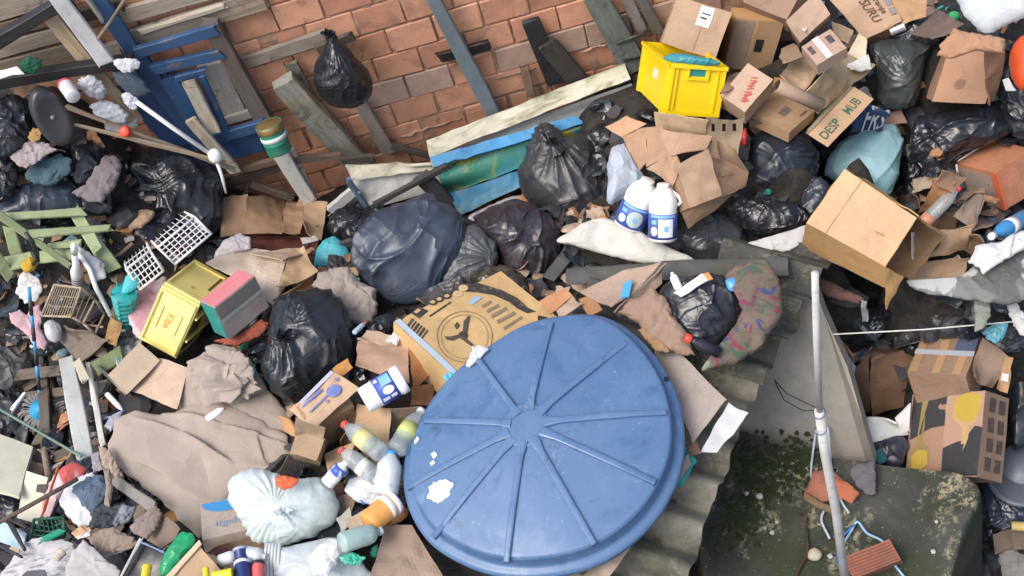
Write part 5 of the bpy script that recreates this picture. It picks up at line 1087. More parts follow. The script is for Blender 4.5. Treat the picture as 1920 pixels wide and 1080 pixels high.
# two white jugs standing side by side, upper right of centre
for (ba, to, lab) in (((1178, 424), (1216, 336), 'white jug with blue label, the left of two'), ((1242, 450), (1244, 344), 'white jug with blue label, the right of two')):
    j_ = bottle('bleach_jug', lab, ba, to, .16, 30 if 'left' in lab else 27, JW, JW, 'jug', LDB, (.06, .50), z2=.34, cat='jug', group=None)
    lab_patch(j_, -.9, -.35, .12, .28, LW, oval=True); lab_patch(j_, -.3, .75, .10, .42, m_plastic((.45, .55, .50), .4, .3) if 'left' in lab else LW, oval='left' in lab); lab_patch(j_, -.95, .95, .44, .49, LLB); lab_patch(j_, -.85, -.45, .32, .40, LLB); lab_patch(j_, .1, .4, .20, .30, LLB, up=1.03)
    ax = nrm(j_.p2-j_.p1); sd_ = nrm(np.cross(ax, tocam(j_.p1))); oo = j_.p1+sd_*j_.r*.98; rod('handle', [oo+ax*j_.L*.62, oo+ax*j_.L*.68+sd_*.02, oo+ax*j_.L*.78+sd_*.012-sd_*j_.r*.1, oo+ax*j_.L*.86-sd_*j_.r*.4], .010, JW, j_.o)
bag('grey_bag', 'pale blue grey translucent bag behind the two jugs', [(1140, 300), (1150, 276), (1172, 272), (1192, 300), (1206, 334), (1190, 356), (1162, 374), (1142, 380), (1138, 340)], .20, m_film((.48, .54, .62)), 'plastic bag', thick=.5, amp=.10, seed=76)
# soft drink bottles
PET = m_clear(); CL = m_film((.80, .83, .85), .3); LY = m_plastic((.60, .55, .25), .5, .3)
bottle('soda_bottle', 'clear bottle with red cap and yellow label', (718, 852), (644, 794), .36, 19, PET, m_plastic((.65, .07, .05)), 'soda', LY, (.32, .58))
bottle('soda_bottle', 'clear bottle with red cap just below the yellow labelled one', (700, 892), (638, 842), .34, 17, PET, m_plastic((.65, .07, .05)), 'soda', m_plastic((.7, .7, .6)), (.2, .4))
bottle('soda_bottle', 'clear bottle with yellow green label against the lid', (742, 846), (792, 768), .36, 20, PET, m_plastic((.5, .5, .5)), 'soda', m_plastic((.45, .50, .15), .4, .4), (.36, .60))
bottle('soda_bottle', 'clear bottle with bright blue cap beside the lid', (722, 928), (734, 846), .34, 24, CL, m_plastic((.04, .30, .62)), 'soda')
bottle('soda_bottle', 'small white bottle with blue label beside the white bag', (612, 908), (650, 866), .34, 14, m_plastic((.72, .74, .75)), m_plastic((.7, .7, .7)), 'soda', LBL, (.45, .75))
bag('white_bag', 'crumpled white carrier bag among the clear bottles', [(652, 916), (672, 890), (704, 880), (738, 872), (748, 905), (740, 935), (700, 945), (668, 938)], .24, WF, 'plastic bag', thick=.4, amp=.18, seed=78)
bottle('cup', 'white and orange cup lying against the lid edge', (690, 982), (740, 938), .34, 24, m_plastic((.70, .33, .08), .45, .3), m_plastic((.8, .8, .8)), 'pot', m_plastic((.75, .72, .66)), (.62, .83), cat='cup')
tag(sheet('orange_wrapper', [(678, 965, .3), (700, 948, .34), (704, 975, .3), (686, 984, .28)], m_plastic((.75, .45, .04))), 'small yellow orange wrapper next to the cup', 'wrapper')
tag(sheet('blue_pack', [(674, 930, .26), (700, 924, .28), (702, 940, .24), (680, 944, .24)], m_plastic((.05, .18, .5))), 'small blue packet under the white carrier bag', 'packet')
bag('white_tied_bag', 'big white tied bag with radiating pleats', [(428, 930), (440, 896), (478, 878), (510, 884), (545, 896), (596, 892), (628, 920), (636, 955), (624, 985), (590, 1005), (545, 1022), (500, 1026), (466, 1004), (440, 965)], .20, m_film((.74, .83, .83), .42, .6), 'plastic bag', thick=.55, amp=.10, knot=(520, 962), pleats=12, tuft=.06, seed=79, fr=1.5, ridge=.45)
bag('red_scrap', 'orange red packaging showing inside the white tied bag', [(514, 896), (538, 892), (560, 900), (546, 914), (526, 916)], .36, m_plastic((.60, .10, .03), .4, .2), 'packaging', thick=.3, amp=.2, seed=80)
for k in range(5):
    a, b_ = H(500+6*k, 1018, .28), H(497+7*k, 1095, .14); tag(rod('plastic_strip', [a, (a+b_)/2+A(0, 0, .02), b_], .008, m_film((.7, .73, .74))), 'white plastic strand hanging from the tied white bag', 'strand', 'plastic strands under the white bag')
# carton with blue lid print and lettering
bc = carton('dairy_carton', 'beige carton with blue oval print beside the white bag', ((378, 1012), (376, 946), (480, 990), (392, 1060)), .22, m_card((.42, .35, .29), .2), amp=.004)
poly(bc, '12', [(.97-.30*math.sin(t)*1.0, .02+.9*(.5-.5*math.cos(t))) for t in np.linspace(0, math.pi, 20)], m_ink((.05, .28, .62), .15, (.45, .38, .3))); text(bc, '12', 'itgelbu', (.22, .26), (.0, .62), (.22, 0), m_ink((.28, .36, .50), .3, (.45, .38, .3)))
# ================================================================== RIGHT: stacked cartons, crate, bags
def scribble(b, face, o, d, hgt, mat, n, seed):
    """a line of blurred, unreadable print: short strokes"""
    rg = np.random.default_rng(seed); o, d = A(*o), A(*d); L = np.linalg.norm(d); t = d/L; nn = A(-t[1], t[0])
    for k in range(n):
        c = o+d*(k+.5)/n; a1 = c-nn*hgt*rg.uniform(.3, .5); a2 = c+nn*hgt*rg.uniform(.3, .5)+t*L/n*rg.uniform(-.5, .5); w_ = t*L/n*rg.uniform(.18, .32)
        poly(b, face, [tuple(a1-w_), tuple(a1+w_), tuple(a2+w_), tuple(a2-w_)], mat, 'print_stroke')
        if rg.random() < .7: m_ = c+nn*hgt*rg.uniform(-.3, .3); poly(b, face, [tuple(m_-t*L/n*.5-nn*.03), tuple(m_+t*L/n*.5-nn*.03), tuple(m_+t*L/n*.5+nn*.03), tuple(m_-t*L/n*.5+nn*.03)], mat, 'print_stroke', h=.0042)
def loose(name, label, q, m, cat='cardboard', **k): return tag(sheet(name, q, m, **k), label, cat)
INKK = m_ink((.06, .05, .045), .4); WT2 = m_plastic((.72, .73, .76), .5, .15)
b = carton('cardboard_box', 'tan box with white shipping label, above the yellow crate', ((1240, 80), (1342, 112), (1270, -8), (1226, 68)), .52, m_card((.45, .31, .20), .25), amp=.005, group='closed cartons in the upper right stack')
strip(b, '12', .46, .55, .70, .97, WT2, 'shipping_label', .004); strip(b, '12', .50, .70, .62, .74, INKK, 'print_line', .0055); strip(b, '12', .50, .80, .66, .83, INKK, 'print_line', .0055); strip(b, '12', .57, .03, .575, .98, m_card(CARD_D), 'seam', .003)
b = carton('cardboard_box', 'orange tan box with a black hand hole', ((1379, 36), (1470, 42), (1356, 128), (1372, 14)), .58, m_card((.45, .26, .11), .35), amp=.005, group='closed cartons in the upper right stack')
strip(b, '12', .52, .36, .68, .60, m_plastic((.008, .007, .006), .9), 'hand_hole', .004); flaps(b, '12', 0, .004, m_card((.42, .27, .15), .4), .005); strip(b, '12', .02, .03, .40, .95, m_card((.36, .27, .20), .3), 'patch', .010)
strip(b, '12', .52, .36, .68, .60, m_plastic((.008, .007, .006), .9), 'hand_hole', .0125)
# yellow crate
YC = m_plastic((.78, .56, .003), .35, .10)
yb = carton('plastic_crate', 'bright yellow plastic crate perched above the cartons', ((1259, 117), (1362, 124), (1244, 213), (1212, 78)), .50, YC, 'crate', amp=.001, open_=True, skip=((1, 0),), t=.008)
for f_, u0, v0, u1, v1, h_ in (('12', -.02, .0, 1.02, .08, .018), ('12', .0, .08, .06, 1.0, .012), ('12', .94, .08, 1.0, 1.0, .012), ('12', .0, .93, 1.0, 1.0, .013), ('12', .30, .08, .34, .30, .011), ('12', .66, .08, .70, .30, .011), ('12', .34, .26, .66, .30, .011), ('12', .12, .08, .14, .9, .009), ('12', .86, .08, .88, .9, .009)): strip(yb, f_, u0, v0, u1, v1, YC, 'rib', h_, .014)
strip(yb, '12', .36, .10, .64, .23, m_plastic((.02, .22, .20), .5), 'handle_slot', .006)
for f_, u0, v0, u1, v1, h_ in (('23', .0, -.02, .07, 1.02, .018), ('23', .07, .0, 1.0, .07, .012), ('23', .07, .93, 1.0, 1.0, .012)): strip(yb, f_, u0, v0, u1, v1, YC, 'rib', h_, .014)
strip(yb, '23', .32, .36, .50, .54, m_plastic((.7, .7, .66), .5, .5), 'sticker', .006)
bag('cyan_bag', 'turquoise bag lying inside the bright yellow crate', [(1246, 108), (1262, 100), (1300, 104), (1340, 112), (1350, 122), (1300, 124), (1258, 120)], .46, m_film((.06, .34, .40)), 'plastic bag', thick=.5, amp=.14, seed=90)
# cartons behind and beside
b = carton('cardboard_box', 'box with red lettering right of the yellow crate', ((1397, 210), (1350, 180), (1448, 148), (1398, 232)), .34, m_card((.44, .31, .22), .35), amp=.006, group='closed cartons in the upper right stack')
scribble(b, '12', (.22, .18), (.30, .66), .26, m_ink((.42, .07, .05), .6, (.42, .29, .2)), 9, 5)
b = carton('cardboard_box', 'flat brown box with grey logo beside the red lettered box', ((1480, 248), (1404, 212), (1528, 206), (1478, 268)), .30, m_card((.42, .27, .15), .4), amp=.006, group='closed cartons in the upper right stack')
strip(b, '12', .34, .40, .52, .72, m_ink((.13, .11, .10), .6, (.4, .26, .15)), 'print_patch', .003); strip(b, '12', .1, .62, .14, .86, m_ink((.1, .08, .07), .5), 'print_line', .003)
b = carton('cardboard_box', 'long tan box with green lettering and green stripe', ((1516, 253), (1602, 162), (1552, 277), (1497, 244)), .36, m_card((.44, .29, .17), .35), amp=.005, group='closed cartons in the upper right stack')
GI = m_ink((.025, .11, .055), .35, (.42, .28, .17)); text(b, '12', 'DESP', (.08, .72), (.36, 0), (0, -.42), GI); text(b, '12', 'MUB', (.60, .70), (.27, 0), (0, -.42), GI); strip(b, '13', .05, .42, .98, .60, GI, 'print_stripe', .003); strip(b, '13', .05, .1, .98, .30, m_ink((.55, .5, .35), .3), 'print_stripe', .003)
b = carton('cardboard_box', 'small box with silver tape in the carton stack', ((1532, 122), (1502, 87), (1588, 90), (1534, 140)), .50, m_card((.36, .25, .19), .4), amp=.004, group='closed cartons in the upper right stack')
strip(b, '12', .0, .34, 1.0, .56, m_plastic((.50, .48, .46), .3, .2), 'tape', .004); strip(b, '12', .45, .08, .8, .22, INKK, 'print_patch', .003); strip(b, '12', .45, .70, .8, .88, INKK, 'print_patch', .003)
b = carton('cardboard_box', 'box with white square label at the top edge', ((1498, 78), (1474, 38), (1556, 26), (1500, 92)), .56, m_card((.36, .25, .18), .4), amp=.005, group='closed cartons in the upper right stack')
q = [H(1489, 40, .66), H(1513, 16, .66), H(1531, 32, .66), H(1509, 59, .66)]; panel('shipping_label', q, WT2, b.o, t=.002, amp=.002)
bb = carton('cardboard_box', 'brown box at the top edge behind the labelled one', ((1475, 36), (1392, 4), (1512, -30), (1478, 60)), .62, m_card((.33, .225, .16), .4), amp=.006, group='closed cartons in the upper right stack'); strip(bb, '12', .1, .55, .55, .68, INKK, 'print_patch', .003)
# Granja box
gj = thing('egg_carton_box', 'large lettered brown box at the top right edge', 'cardboard box', H(1640, 40, .1)); GC = m_card((.42, .28, .18), .3)
QG = [H(1622, 74, .46), H(1536, -22, .55), H(1650, -40, .66), H(1692, 40, .56)]; panel('side_panel', QG, GC, gj, amp=.006); panel('side_panel', [H(1692, 40, .56), H(1650, -40, .66), H(1742, -36, .6), H(1732, 36, .5)], m_card((.42, .25, .13), .4), gj, amp=.015); panel('side_panel', [H(1622, 74, .46), H(1692, 40, .56), H(1720, 60, .3), H(1640, 100, .25)], m_card(CARD_D), gj)
def gq(u, v): a, b_, c, d = QG; return a*(1-u)*(1-v)+b_*u*(1-v)+c*u*v+d*(1-u)*v
INKG = m_ink((.07, .045, .03), .3, (.4, .27, .17))
text_q('TSURU', [gq(.72, .42), gq(.16, .42), gq(.16, .62), gq(.72, .62)], INKG, gj, .012); text_q('Granja', [gq(.70, .64), gq(.26, .66), gq(.26, .82), gq(.70, .80)], INKG, gj, .012)
for k in range(3): panel('print_stripe', [gq(.75-.2*k, .86)+tocam(gq(.5, .5))*.012, gq(.60-.2*k, .86)+tocam(gq(.5, .5))*.012, gq(.60-.2*k, .98)+tocam(gq(.5, .5))*.012, gq(.75-.2*k, .98)+tocam(gq(.5, .5))*.012], m_ink((.20, .19, .19), .3), gj, t=.001, amp=.001, n=5)
bottle('tin', 'small silver tin under the lettered egg box', (1668, 60), (1696, 48), .5, 9, m_metal((.5, .5, .52), .2, .35), m_metal((.6, .6, .62), .1), 'pot', cat='tin')
# flattened cartons in the middle of the stack
for k, (q_, m_, lab) in enumerate((
    (((1465, 140, .34), (1494, 98, .42), (1534, 130, .40), (1504, 174, .32)), m_card((.40, .28, .17), .4), 'folded brown cardboard between the boxes, left piece'),
    (((1548, 132, .40), (1584, 96, .46), (1636, 130, .44), (1575, 176, .36)), m_card((.50, .38, .22), .3), 'light tan flattened cardboard with white edge'),
    (((1510, 176, .36), (1548, 132, .42), (1580, 172, .38), (1530, 214, .32)), m_card((.45, .33, .20), .35), 'tan flattened cardboard with small print'),
    (((1464, 92, .42), (1490, 80, .46), (1506, 108, .44), (1468, 120, .38)), m_card((.30, .2, .13), .4), 'dark brown carton flap below the labelled box'),
    (((1590, 100, .48), (1610, 62, .50), (1626, 72, .50), (1622, 120, .48)), m_card((.56, .48, .34), .2), 'curved cream cardboard strip beside grey black bag'),
    (((1588, 122, .5), (1626, 104, .5), (1636, 130, .5), (1594, 136, .5)), m_plastic((.72, .70, .62), .6, .2), 'white folded paper strip on the tan cardboard'),
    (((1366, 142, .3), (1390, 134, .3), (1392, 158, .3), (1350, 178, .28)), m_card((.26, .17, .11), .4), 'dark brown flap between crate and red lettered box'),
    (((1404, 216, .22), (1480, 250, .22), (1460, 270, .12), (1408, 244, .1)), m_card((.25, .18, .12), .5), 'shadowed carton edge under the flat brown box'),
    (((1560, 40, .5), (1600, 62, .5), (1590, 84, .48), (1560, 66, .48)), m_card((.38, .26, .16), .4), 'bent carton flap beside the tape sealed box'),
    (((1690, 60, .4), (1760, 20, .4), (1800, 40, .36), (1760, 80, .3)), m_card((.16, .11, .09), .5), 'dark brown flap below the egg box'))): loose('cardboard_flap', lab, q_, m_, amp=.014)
tr_ = thing('cardboard_roll', 'rolled brown cardboard tube lying across the cartons', 'cardboard roll', H(1498, 178, .3)); p1, p2 = H(1456, 160, .46), H(1540, 198, .46); lathe_at('tube', p1, p2, [(.034, 0), (.036, .002), (.036, np.linalg.norm(p2-p1)), (.03, np.linalg.norm(p2-p1)), (.03, 0), (.034, 0)], m_card((.34, .24, .17), .3), tr_)
# light box under the crate and the big crumpled carton
ub = thing('open_carton', 'light tan slotted carton just under the yellow crate', 'cardboard box', H(1310, 250, 0)); LC = m_card((.50, .36, .22), .3)
sheet('side_panel', [(1226, 210, .34), (1328, 226, .38), (1322, 252, .28), (1232, 250, .26)], LC, ub, amp=.006); sheet('side_panel', [(1328, 226, .38), (1396, 222, .36), (1384, 292, .18), (1322, 254, .26)], m_card((.42, .31, .20), .4), ub, amp=.008)
for k in range(3): strip_q = [H(1334+20*k, 232, .40), H(1340+20*k, 232, .40), H(1340+20*k, 246, .36), H(1334+20*k, 246, .36)]; panel('slot', strip_q, m_plastic((.02, .015, .01)), ub, t=.002, amp=0, n=4)
cr = thing('crumpled_carton', 'big torn brown carton with folded flaps above the jugs', 'cardboard box', H(1290, 330, 0)); C5 = m_card((.40, .26, .165), .25); C5b = m_card((.36, .225, .135), .3)
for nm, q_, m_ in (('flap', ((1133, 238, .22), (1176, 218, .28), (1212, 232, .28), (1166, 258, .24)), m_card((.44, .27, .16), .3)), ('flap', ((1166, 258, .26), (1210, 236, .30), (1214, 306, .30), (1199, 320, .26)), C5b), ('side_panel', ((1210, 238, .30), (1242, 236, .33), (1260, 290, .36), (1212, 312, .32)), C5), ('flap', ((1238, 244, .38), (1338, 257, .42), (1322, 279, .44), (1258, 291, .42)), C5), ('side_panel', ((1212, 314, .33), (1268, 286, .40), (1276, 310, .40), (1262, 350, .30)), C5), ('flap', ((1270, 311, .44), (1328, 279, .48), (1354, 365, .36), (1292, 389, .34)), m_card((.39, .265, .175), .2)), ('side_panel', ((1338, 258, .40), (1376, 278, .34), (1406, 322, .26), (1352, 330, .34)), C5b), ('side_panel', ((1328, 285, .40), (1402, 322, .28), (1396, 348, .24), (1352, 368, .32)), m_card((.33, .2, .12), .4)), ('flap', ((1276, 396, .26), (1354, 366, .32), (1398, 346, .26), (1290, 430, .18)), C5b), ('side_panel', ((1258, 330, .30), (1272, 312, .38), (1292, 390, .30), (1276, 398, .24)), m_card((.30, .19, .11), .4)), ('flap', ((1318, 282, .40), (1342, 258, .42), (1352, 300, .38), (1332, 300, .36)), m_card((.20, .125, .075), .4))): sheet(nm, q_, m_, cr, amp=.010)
tag(bag('red_wrapper', 'red foil wrapper beside the slotted carton', [(1390, 250), (1398, 240), (1402, 258), (1398, 274), (1390, 268)], .22, m_plastic((.6, .03, .03), .3), 'wrapper', amp=.1, seed=91), None)
# bags on the right
bag('bin_bag', 'round shiny black bag right of the torn carton', [(1398, 275), (1420, 250), (1470, 246), (1510, 254), (1531, 290), (1529, 340), (1506, 376), (1465, 383), (1425, 366), (1402, 330)], .28, m_bag((.012, .016, .024), .24), thick=.7, amp=.10, seed=92, fr=2.0, stretch=(60, -30), ridge=.7)
bag('bin_bag', 'flattened black bag below the round shiny one', [(1362, 392), (1395, 366), (1450, 376), (1500, 384), (1520, 415), (1475, 442), (1420, 444), (1385, 424)], .12, m_bag((.008, .009, .012), .22), thick=.5, amp=.15, seed=93, fr=2.2)
bag('bin_bag', 'smooth shiny grey black bag beside the two jugs', [(1258, 448), (1296, 414), (1350, 398), (1388, 418), (1404, 465), (1392, 486), (1330, 494), (1285, 484)], .08, m_bag((.028, .03, .034), .22, .7), thick=.5, amp=.08, seed=94, fr=1.3)
bag('bin_bag', 'dark bag wedged between round bag and big tan box', [(1508, 350), (1530, 330), (1556, 350), (1548, 385), (1520, 420), (1500, 410)], .04, m_bag((.02, .028, .04), .3), thick=.5, amp=.14, seed=95)
bag('bin_bag', 'thin greenish grey see-through bag in the carton stack', [(1632, 92), (1650, 76), (1700, 68), (1748, 84), (1736, 112), (1726, 160), (1716, 196), (1690, 208), (1652, 202), (1642, 160)], .28, m_bag((.035, .042, .042), .28, 1, 0, .2), thick=.55, amp=.10, seed=96, fr=1.7, stretch=(-40, 110))
bag('bin_bag', 'black bag behind the egg box at the top right', [(1668, 66), (1700, 40), (1760, 36), (1790, 60), (1770, 86), (1730, 90), (1690, 84)], .34, BLK, thick=.5, amp=.15, seed=97)
bag('bin_bag', 'wide black bag in folds above the orange brown box', [(1706, 262), (1716, 226), (1760, 206), (1850, 190), (1892, 200), (1908, 235), (1872, 266), (1806, 286), (1772, 312), (1738, 330), (1714, 304)], .16, m_bag((.011, .013, .018), .22), thick=.55, amp=.13, seed=98, fr=2.2, stretch=(90, -25), ridge=.8)
bag('bin_bag', 'black bag hanging down between cyan bag and orange box', [(1688, 300), (1716, 290), (1745, 320), (1750, 350), (1722, 366), (1694, 362)], .06, BLK, thick=.5, amp=.16, seed=99)
bag('bin_bag', 'black bag at the right edge under the red ball', [(1870, 180), (1890, 150), (1930, 160), (1935, 240), (1900, 250), (1880, 220)], .12, BLK, thick=.5, amp=.14, seed=100)
bag('cyan_bag', 'light blue bag behind the big tan box', [(1544, 330), (1556, 288), (1590, 256), (1640, 240), (1682, 236), (1690, 280), (1686, 330), (1664, 362), (1630, 366), (1590, 350)], .24, m_film((.42, .72, .80), .35, .5), 'plastic bag', thick=.6, amp=.11, seed=101, fr=1.5, stretch=(60, -90))
bl_ = thing('printed_bag', 'navy blue printed pack with white letters above light blue bag', 'packet', H(1630, 225, .2)); QB = [H(1594, 248, .26), H(1650, 242, .28), H(1668, 206, .32), H(1618, 192, .32)]; panel('film', QB, m_plastic((.03, .06, .14), .4, .2), bl_, amp=.01); text_q('FRS', [QB[0]*.7+QB[1]*.3, QB[1]*.95+QB[0]*.05, QB[2], QB[3]*.8+QB[2]*.2], m_plastic((.6, .62, .66)), bl_, .014)
loose('cardboard_flap', 'pinkish brown scrap beside the navy printed pack', ((1660, 214, .2), (1690, 206, .2), (1702, 230, .16), (1655, 236, .18)), m_card((.34, .22, .17), .3))
bb = carton('crumpled_carton', 'brown carton with crumpled top at the upper right', ((1748, 190), (1846, 196), (1784, 92), (1722, 172)), .36, m_card((.34, .195, .115), .3), amp=.012, dent=.02)
poly(bb, '12', [(.42+.10*math.cos(t), .36+.10*math.sin(t)) for t in np.linspace(0, 2*math.pi, 20, endpoint=False)], m_ink((.20, .11, .07), .3)); rag('carton_top', 'crushed paper top of the brown carton', [(1758, 104), (1766, 78), (1790, 56), (1815, 62), (1850, 66), (1884, 74), (1878, 100), (1830, 96), (1790, 110)], .50, m_card((.34, .19, .11), .3), 'paper', thick=.3, amp=.16, seed=102)
loose('cardboard_flap', 'side flap of brown carton bent toward the right', ((1846, 80, .46), (1888, 80, .42), (1866, 190, .28), (1846, 194, .34)), m_card((.30, .17, .10), .3))
bag('white_bag', 'large white carrier bag in the top right corner', [(1796, -20), (1800, 10), (1815, 38), (1846, 62), (1872, 56), (1900, 40), (1940, 20), (1940, -30)], .46, m_film((.70, .76, .78), .4, .6), 'plastic bag', thick=.5, amp=.08, seed=103, fr=1.4, stretch=(60, -40))
bag('red_ball', 'red orange ball at the right edge', [(1892, 118), (1898, 90), (1915, 68), (1945, 60), (1960, 110), (1945, 160), (1915, 170), (1898, 150)], .30, m_plastic((.62, .08, .02), .35, .2), 'ball', thick=.9, amp=.02, seed=104, ridge=.1, fine=.2)
bottle('green_bottle', 'bright green bottle neck below the white corner bag', (1790, 30), (1772, 48), .42, 12, m_plastic((.04, .40, .10), .3), m_plastic((.04, .45, .1)), 'pot', cat='bottle')
loose('white_band', 'white lettered strap beneath the red ball', ((1878, 150, .3), (1890, 146, .3), (1905, 170, .3), (1888, 170, .3)), m_plastic((.6, .6, .6)), 'strap')
# orange-brown box right
ob = carton('cardboard_box', 'orange brown box with white cord, right edge', ((1866, 326), (1772, 298), (1936, 280), (1884, 394)), .34, m_card((.40, .17, .09), .35), amp=.005, group='closed cartons in the upper right stack')
strip(ob, '13', -.005, .0, .10, 1.0, m_ink((.55, .12, .05), .3, (.4, .2, .12)), 'edge_tape', .003); strip(ob, '23', .0, .0, .08, 1.0, m_ink((.55, .12, .05), .3, (.4, .2, .12)), 'edge_tape', .003); strip(ob, '13', .1, .1, .95, .95, m_card((.33, .25, .21), .4), 'faded_panel', .003)
rod('cord', [fpt(ob, '13', .72, .0, .012), fpt(ob, '13', .74, .5, .02), fpt(ob, '13', .70, .98, .015)], .007, m_plastic((.6, .55, .48)), ob.o); rod('cord', [fpt(ob, '12', .72, .0, .012), fpt(ob, '12', .7, .5, .015), fpt(ob, '12', .68, .98, .012)], .006, m_plastic((.6, .55, .48)), ob.o)
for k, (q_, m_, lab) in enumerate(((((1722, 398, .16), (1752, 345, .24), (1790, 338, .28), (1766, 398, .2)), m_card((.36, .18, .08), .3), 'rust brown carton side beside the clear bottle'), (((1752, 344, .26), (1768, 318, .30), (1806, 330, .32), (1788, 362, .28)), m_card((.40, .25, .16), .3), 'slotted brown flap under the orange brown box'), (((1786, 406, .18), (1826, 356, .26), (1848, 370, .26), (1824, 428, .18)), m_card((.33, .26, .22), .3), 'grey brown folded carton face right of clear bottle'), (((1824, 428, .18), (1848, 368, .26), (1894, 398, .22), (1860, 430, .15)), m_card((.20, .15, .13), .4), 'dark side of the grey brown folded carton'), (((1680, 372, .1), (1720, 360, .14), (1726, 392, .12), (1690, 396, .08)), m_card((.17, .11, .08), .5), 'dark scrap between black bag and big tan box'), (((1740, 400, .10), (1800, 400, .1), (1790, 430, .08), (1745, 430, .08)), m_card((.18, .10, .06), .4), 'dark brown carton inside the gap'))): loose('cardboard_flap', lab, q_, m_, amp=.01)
bottle('soda_bottle', 'clear bottle with red cap and orange label at right', (1722, 428), (1800, 350), .30, 13, PET, m_plastic((.65, .05, .05)), 'soda', m_plastic((.65, .30, .18)), (.08, .30))
sc_ = thing('small_carton', 'small open brown carton with a black ring print', 'cardboard box', H(1760, 470, 0)); SCM = m_card((.38, .25, .16), .3)
QS = [H(1708, 492, .28), H(1718, 432, .34), H(1822, 432, .34), H(1810, 468, .28)]; panel('side_panel', QS, SCM, sc_, amp=.006); sheet('flap', [(1698, 528, .16), (1720, 494, .22), (1816, 478, .22), (1808, 520, .14)], m_card((.42, .29, .19), .3), sc_, amp=.008); sheet('side_panel', [(1806, 470, .26), (1822, 434, .33), (1850, 448, .3), (1822, 478, .24)], m_card((.24, .15, .09), .4), sc_); sheet('edge_strip', [(1704, 492, .3), (1710, 436, .36), (1718, 434, .36), (1714, 490, .3)], m_plastic((.6, .58, .55)), sc_)
def sq(u, v): a, b_, c, d = QS; return a*(1-u)*(1-v)+b_*u*(1-v)+c*u*v+d*(1-u)*v
cc_ = sq(.45, .36); nS = nrm(np.cross(QS[1]-QS[0], QS[3]-QS[0])); nS = nS if nS@tocam(cc_) > 0 else -nS
V = []; ra_ = [(.06, .75), (.042, .5)]
for t in np.linspace(0, 2*math.pi, 33): V += [sq(.45+.26*math.sin(t), .36+.12*math.cos(t))+nS*.011, sq(.45+.19*math.sin(t), .36+.085*math.cos(t))+nS*.011]
mk('print_ring', V, [[2*i, 2*i+2, 2*i+3, 2*i+1] for i in range(32)], INKK, sc_); loose('paper_scrap', 'small white paper scrap on the brown flap, left', ((1732, 500, .26), (1744, 494, .26), (1748, 500, .26), (1736, 506, .26)), WT2, 'paper scrap', amp=.002); loose('paper_scrap', 'longer white paper scrap on the brown flap, right', ((1764, 498, .26), (1796, 478, .28), (1800, 484, .28), (1770, 502, .26)), WT2, 'paper scrap', amp=.004)
bottle('tube', 'blue and white tube at the right edge', (1935, 402), (1858, 444), .30, 16, m_plastic((.06, .30, .62), .3), m_plastic((.75, .77, .78)), 'other', m_plastic((.75, .77, .78)), (.45, .62), cat='tube')
rag('grey_tarp', 'torn grey white tarp sagging over the dark pit', [(1700, 527), (1760, 528), (1812, 508), (1860, 472), (1935, 432), (1945, 555), (1890, 572), (1830, 566), (1770, 556), (1720, 546)], Ab(-.30), m_cloth((.15, .155, .145), .6, ((.07, .075, .07), (.34, .35, .34))), 'tarp', thick=.12, amp=.13, seed=106, fr=1.3, nf=22, jag=.02, M=170, N=46)
rag('grey_tarp_tail', 'torn strip of grey tarp hanging into the pit', [(1826, 558), (1856, 562), (1858, 590), (1842, 618), (1828, 622), (1826, 590)], Ab(-.42), m_cloth((.22, .235, .20), .75), 'tarp strip', thick=.2, amp=.13, seed=206, nf=10)
rag('white_film', 'white plastic film draped above the grey tarp', [(1815, 490), (1830, 462), (1880, 450), (1935, 425), (1935, 460), (1880, 490), (1846, 512)], Ab(-.16), m_film((.62, .64, .64)), 'plastic film', thick=.2, amp=.2, seed=107)
rag('white_rag', 'greyish rag dangling at the right edge of the pit', [(1884, 560), (1905, 566), (1930, 600), (1930, 640), (1905, 620), (1892, 590)], Ab(-.5), m_cloth((.5, .5, .5)), 'rag', thick=.3, amp=.2, seed=108)
# big tan box right of centre
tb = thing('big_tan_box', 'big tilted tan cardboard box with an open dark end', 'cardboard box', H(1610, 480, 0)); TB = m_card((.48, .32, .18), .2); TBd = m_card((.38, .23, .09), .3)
T = [on_z(*q) for q in ((1512, 418, -.02), (1585, 317, .16), (1719, 409, .16), (1661, 500, -.02))]; B_ = [on_z(*q) for q in ((1503, 462, -.26), (1660, 583, -.26), (1696, 520, -.12))]
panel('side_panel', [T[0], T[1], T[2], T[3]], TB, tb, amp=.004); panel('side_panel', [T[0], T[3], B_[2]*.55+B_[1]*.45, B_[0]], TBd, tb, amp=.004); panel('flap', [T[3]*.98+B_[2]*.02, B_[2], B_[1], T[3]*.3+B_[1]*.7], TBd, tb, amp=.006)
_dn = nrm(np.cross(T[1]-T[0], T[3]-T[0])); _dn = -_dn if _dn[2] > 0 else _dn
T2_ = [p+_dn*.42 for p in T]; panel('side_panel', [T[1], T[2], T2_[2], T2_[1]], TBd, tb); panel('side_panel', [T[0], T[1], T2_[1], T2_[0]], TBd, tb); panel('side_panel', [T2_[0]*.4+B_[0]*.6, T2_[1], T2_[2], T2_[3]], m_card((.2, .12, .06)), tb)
panel('crease', [T[0]*.75+T[3]*.25-_dn*.006, T[1]*.75+T[2]*.25-_dn*.006, T[1]*.745+T[2]*.255-_dn*.006, T[0]*.745+T[3]*.255-_dn*.006], m_card(CARD_D), tb, t=.002, amp=.002); panel('scuff_mark', [T[0]*.3+T[2]*.45+T[3]*.25-_dn*.008, T[0]*.2+T[2]*.45+T[3]*.35-_dn*.008, T[0]*.18+T[2]*.47+T[3]*.35-_dn*.008, T[0]*.28+T[2]*.47+T[3]*.25-_dn*.008], m_card((.25, .17, .1)), tb, t=.002, amp=.001, n=5)
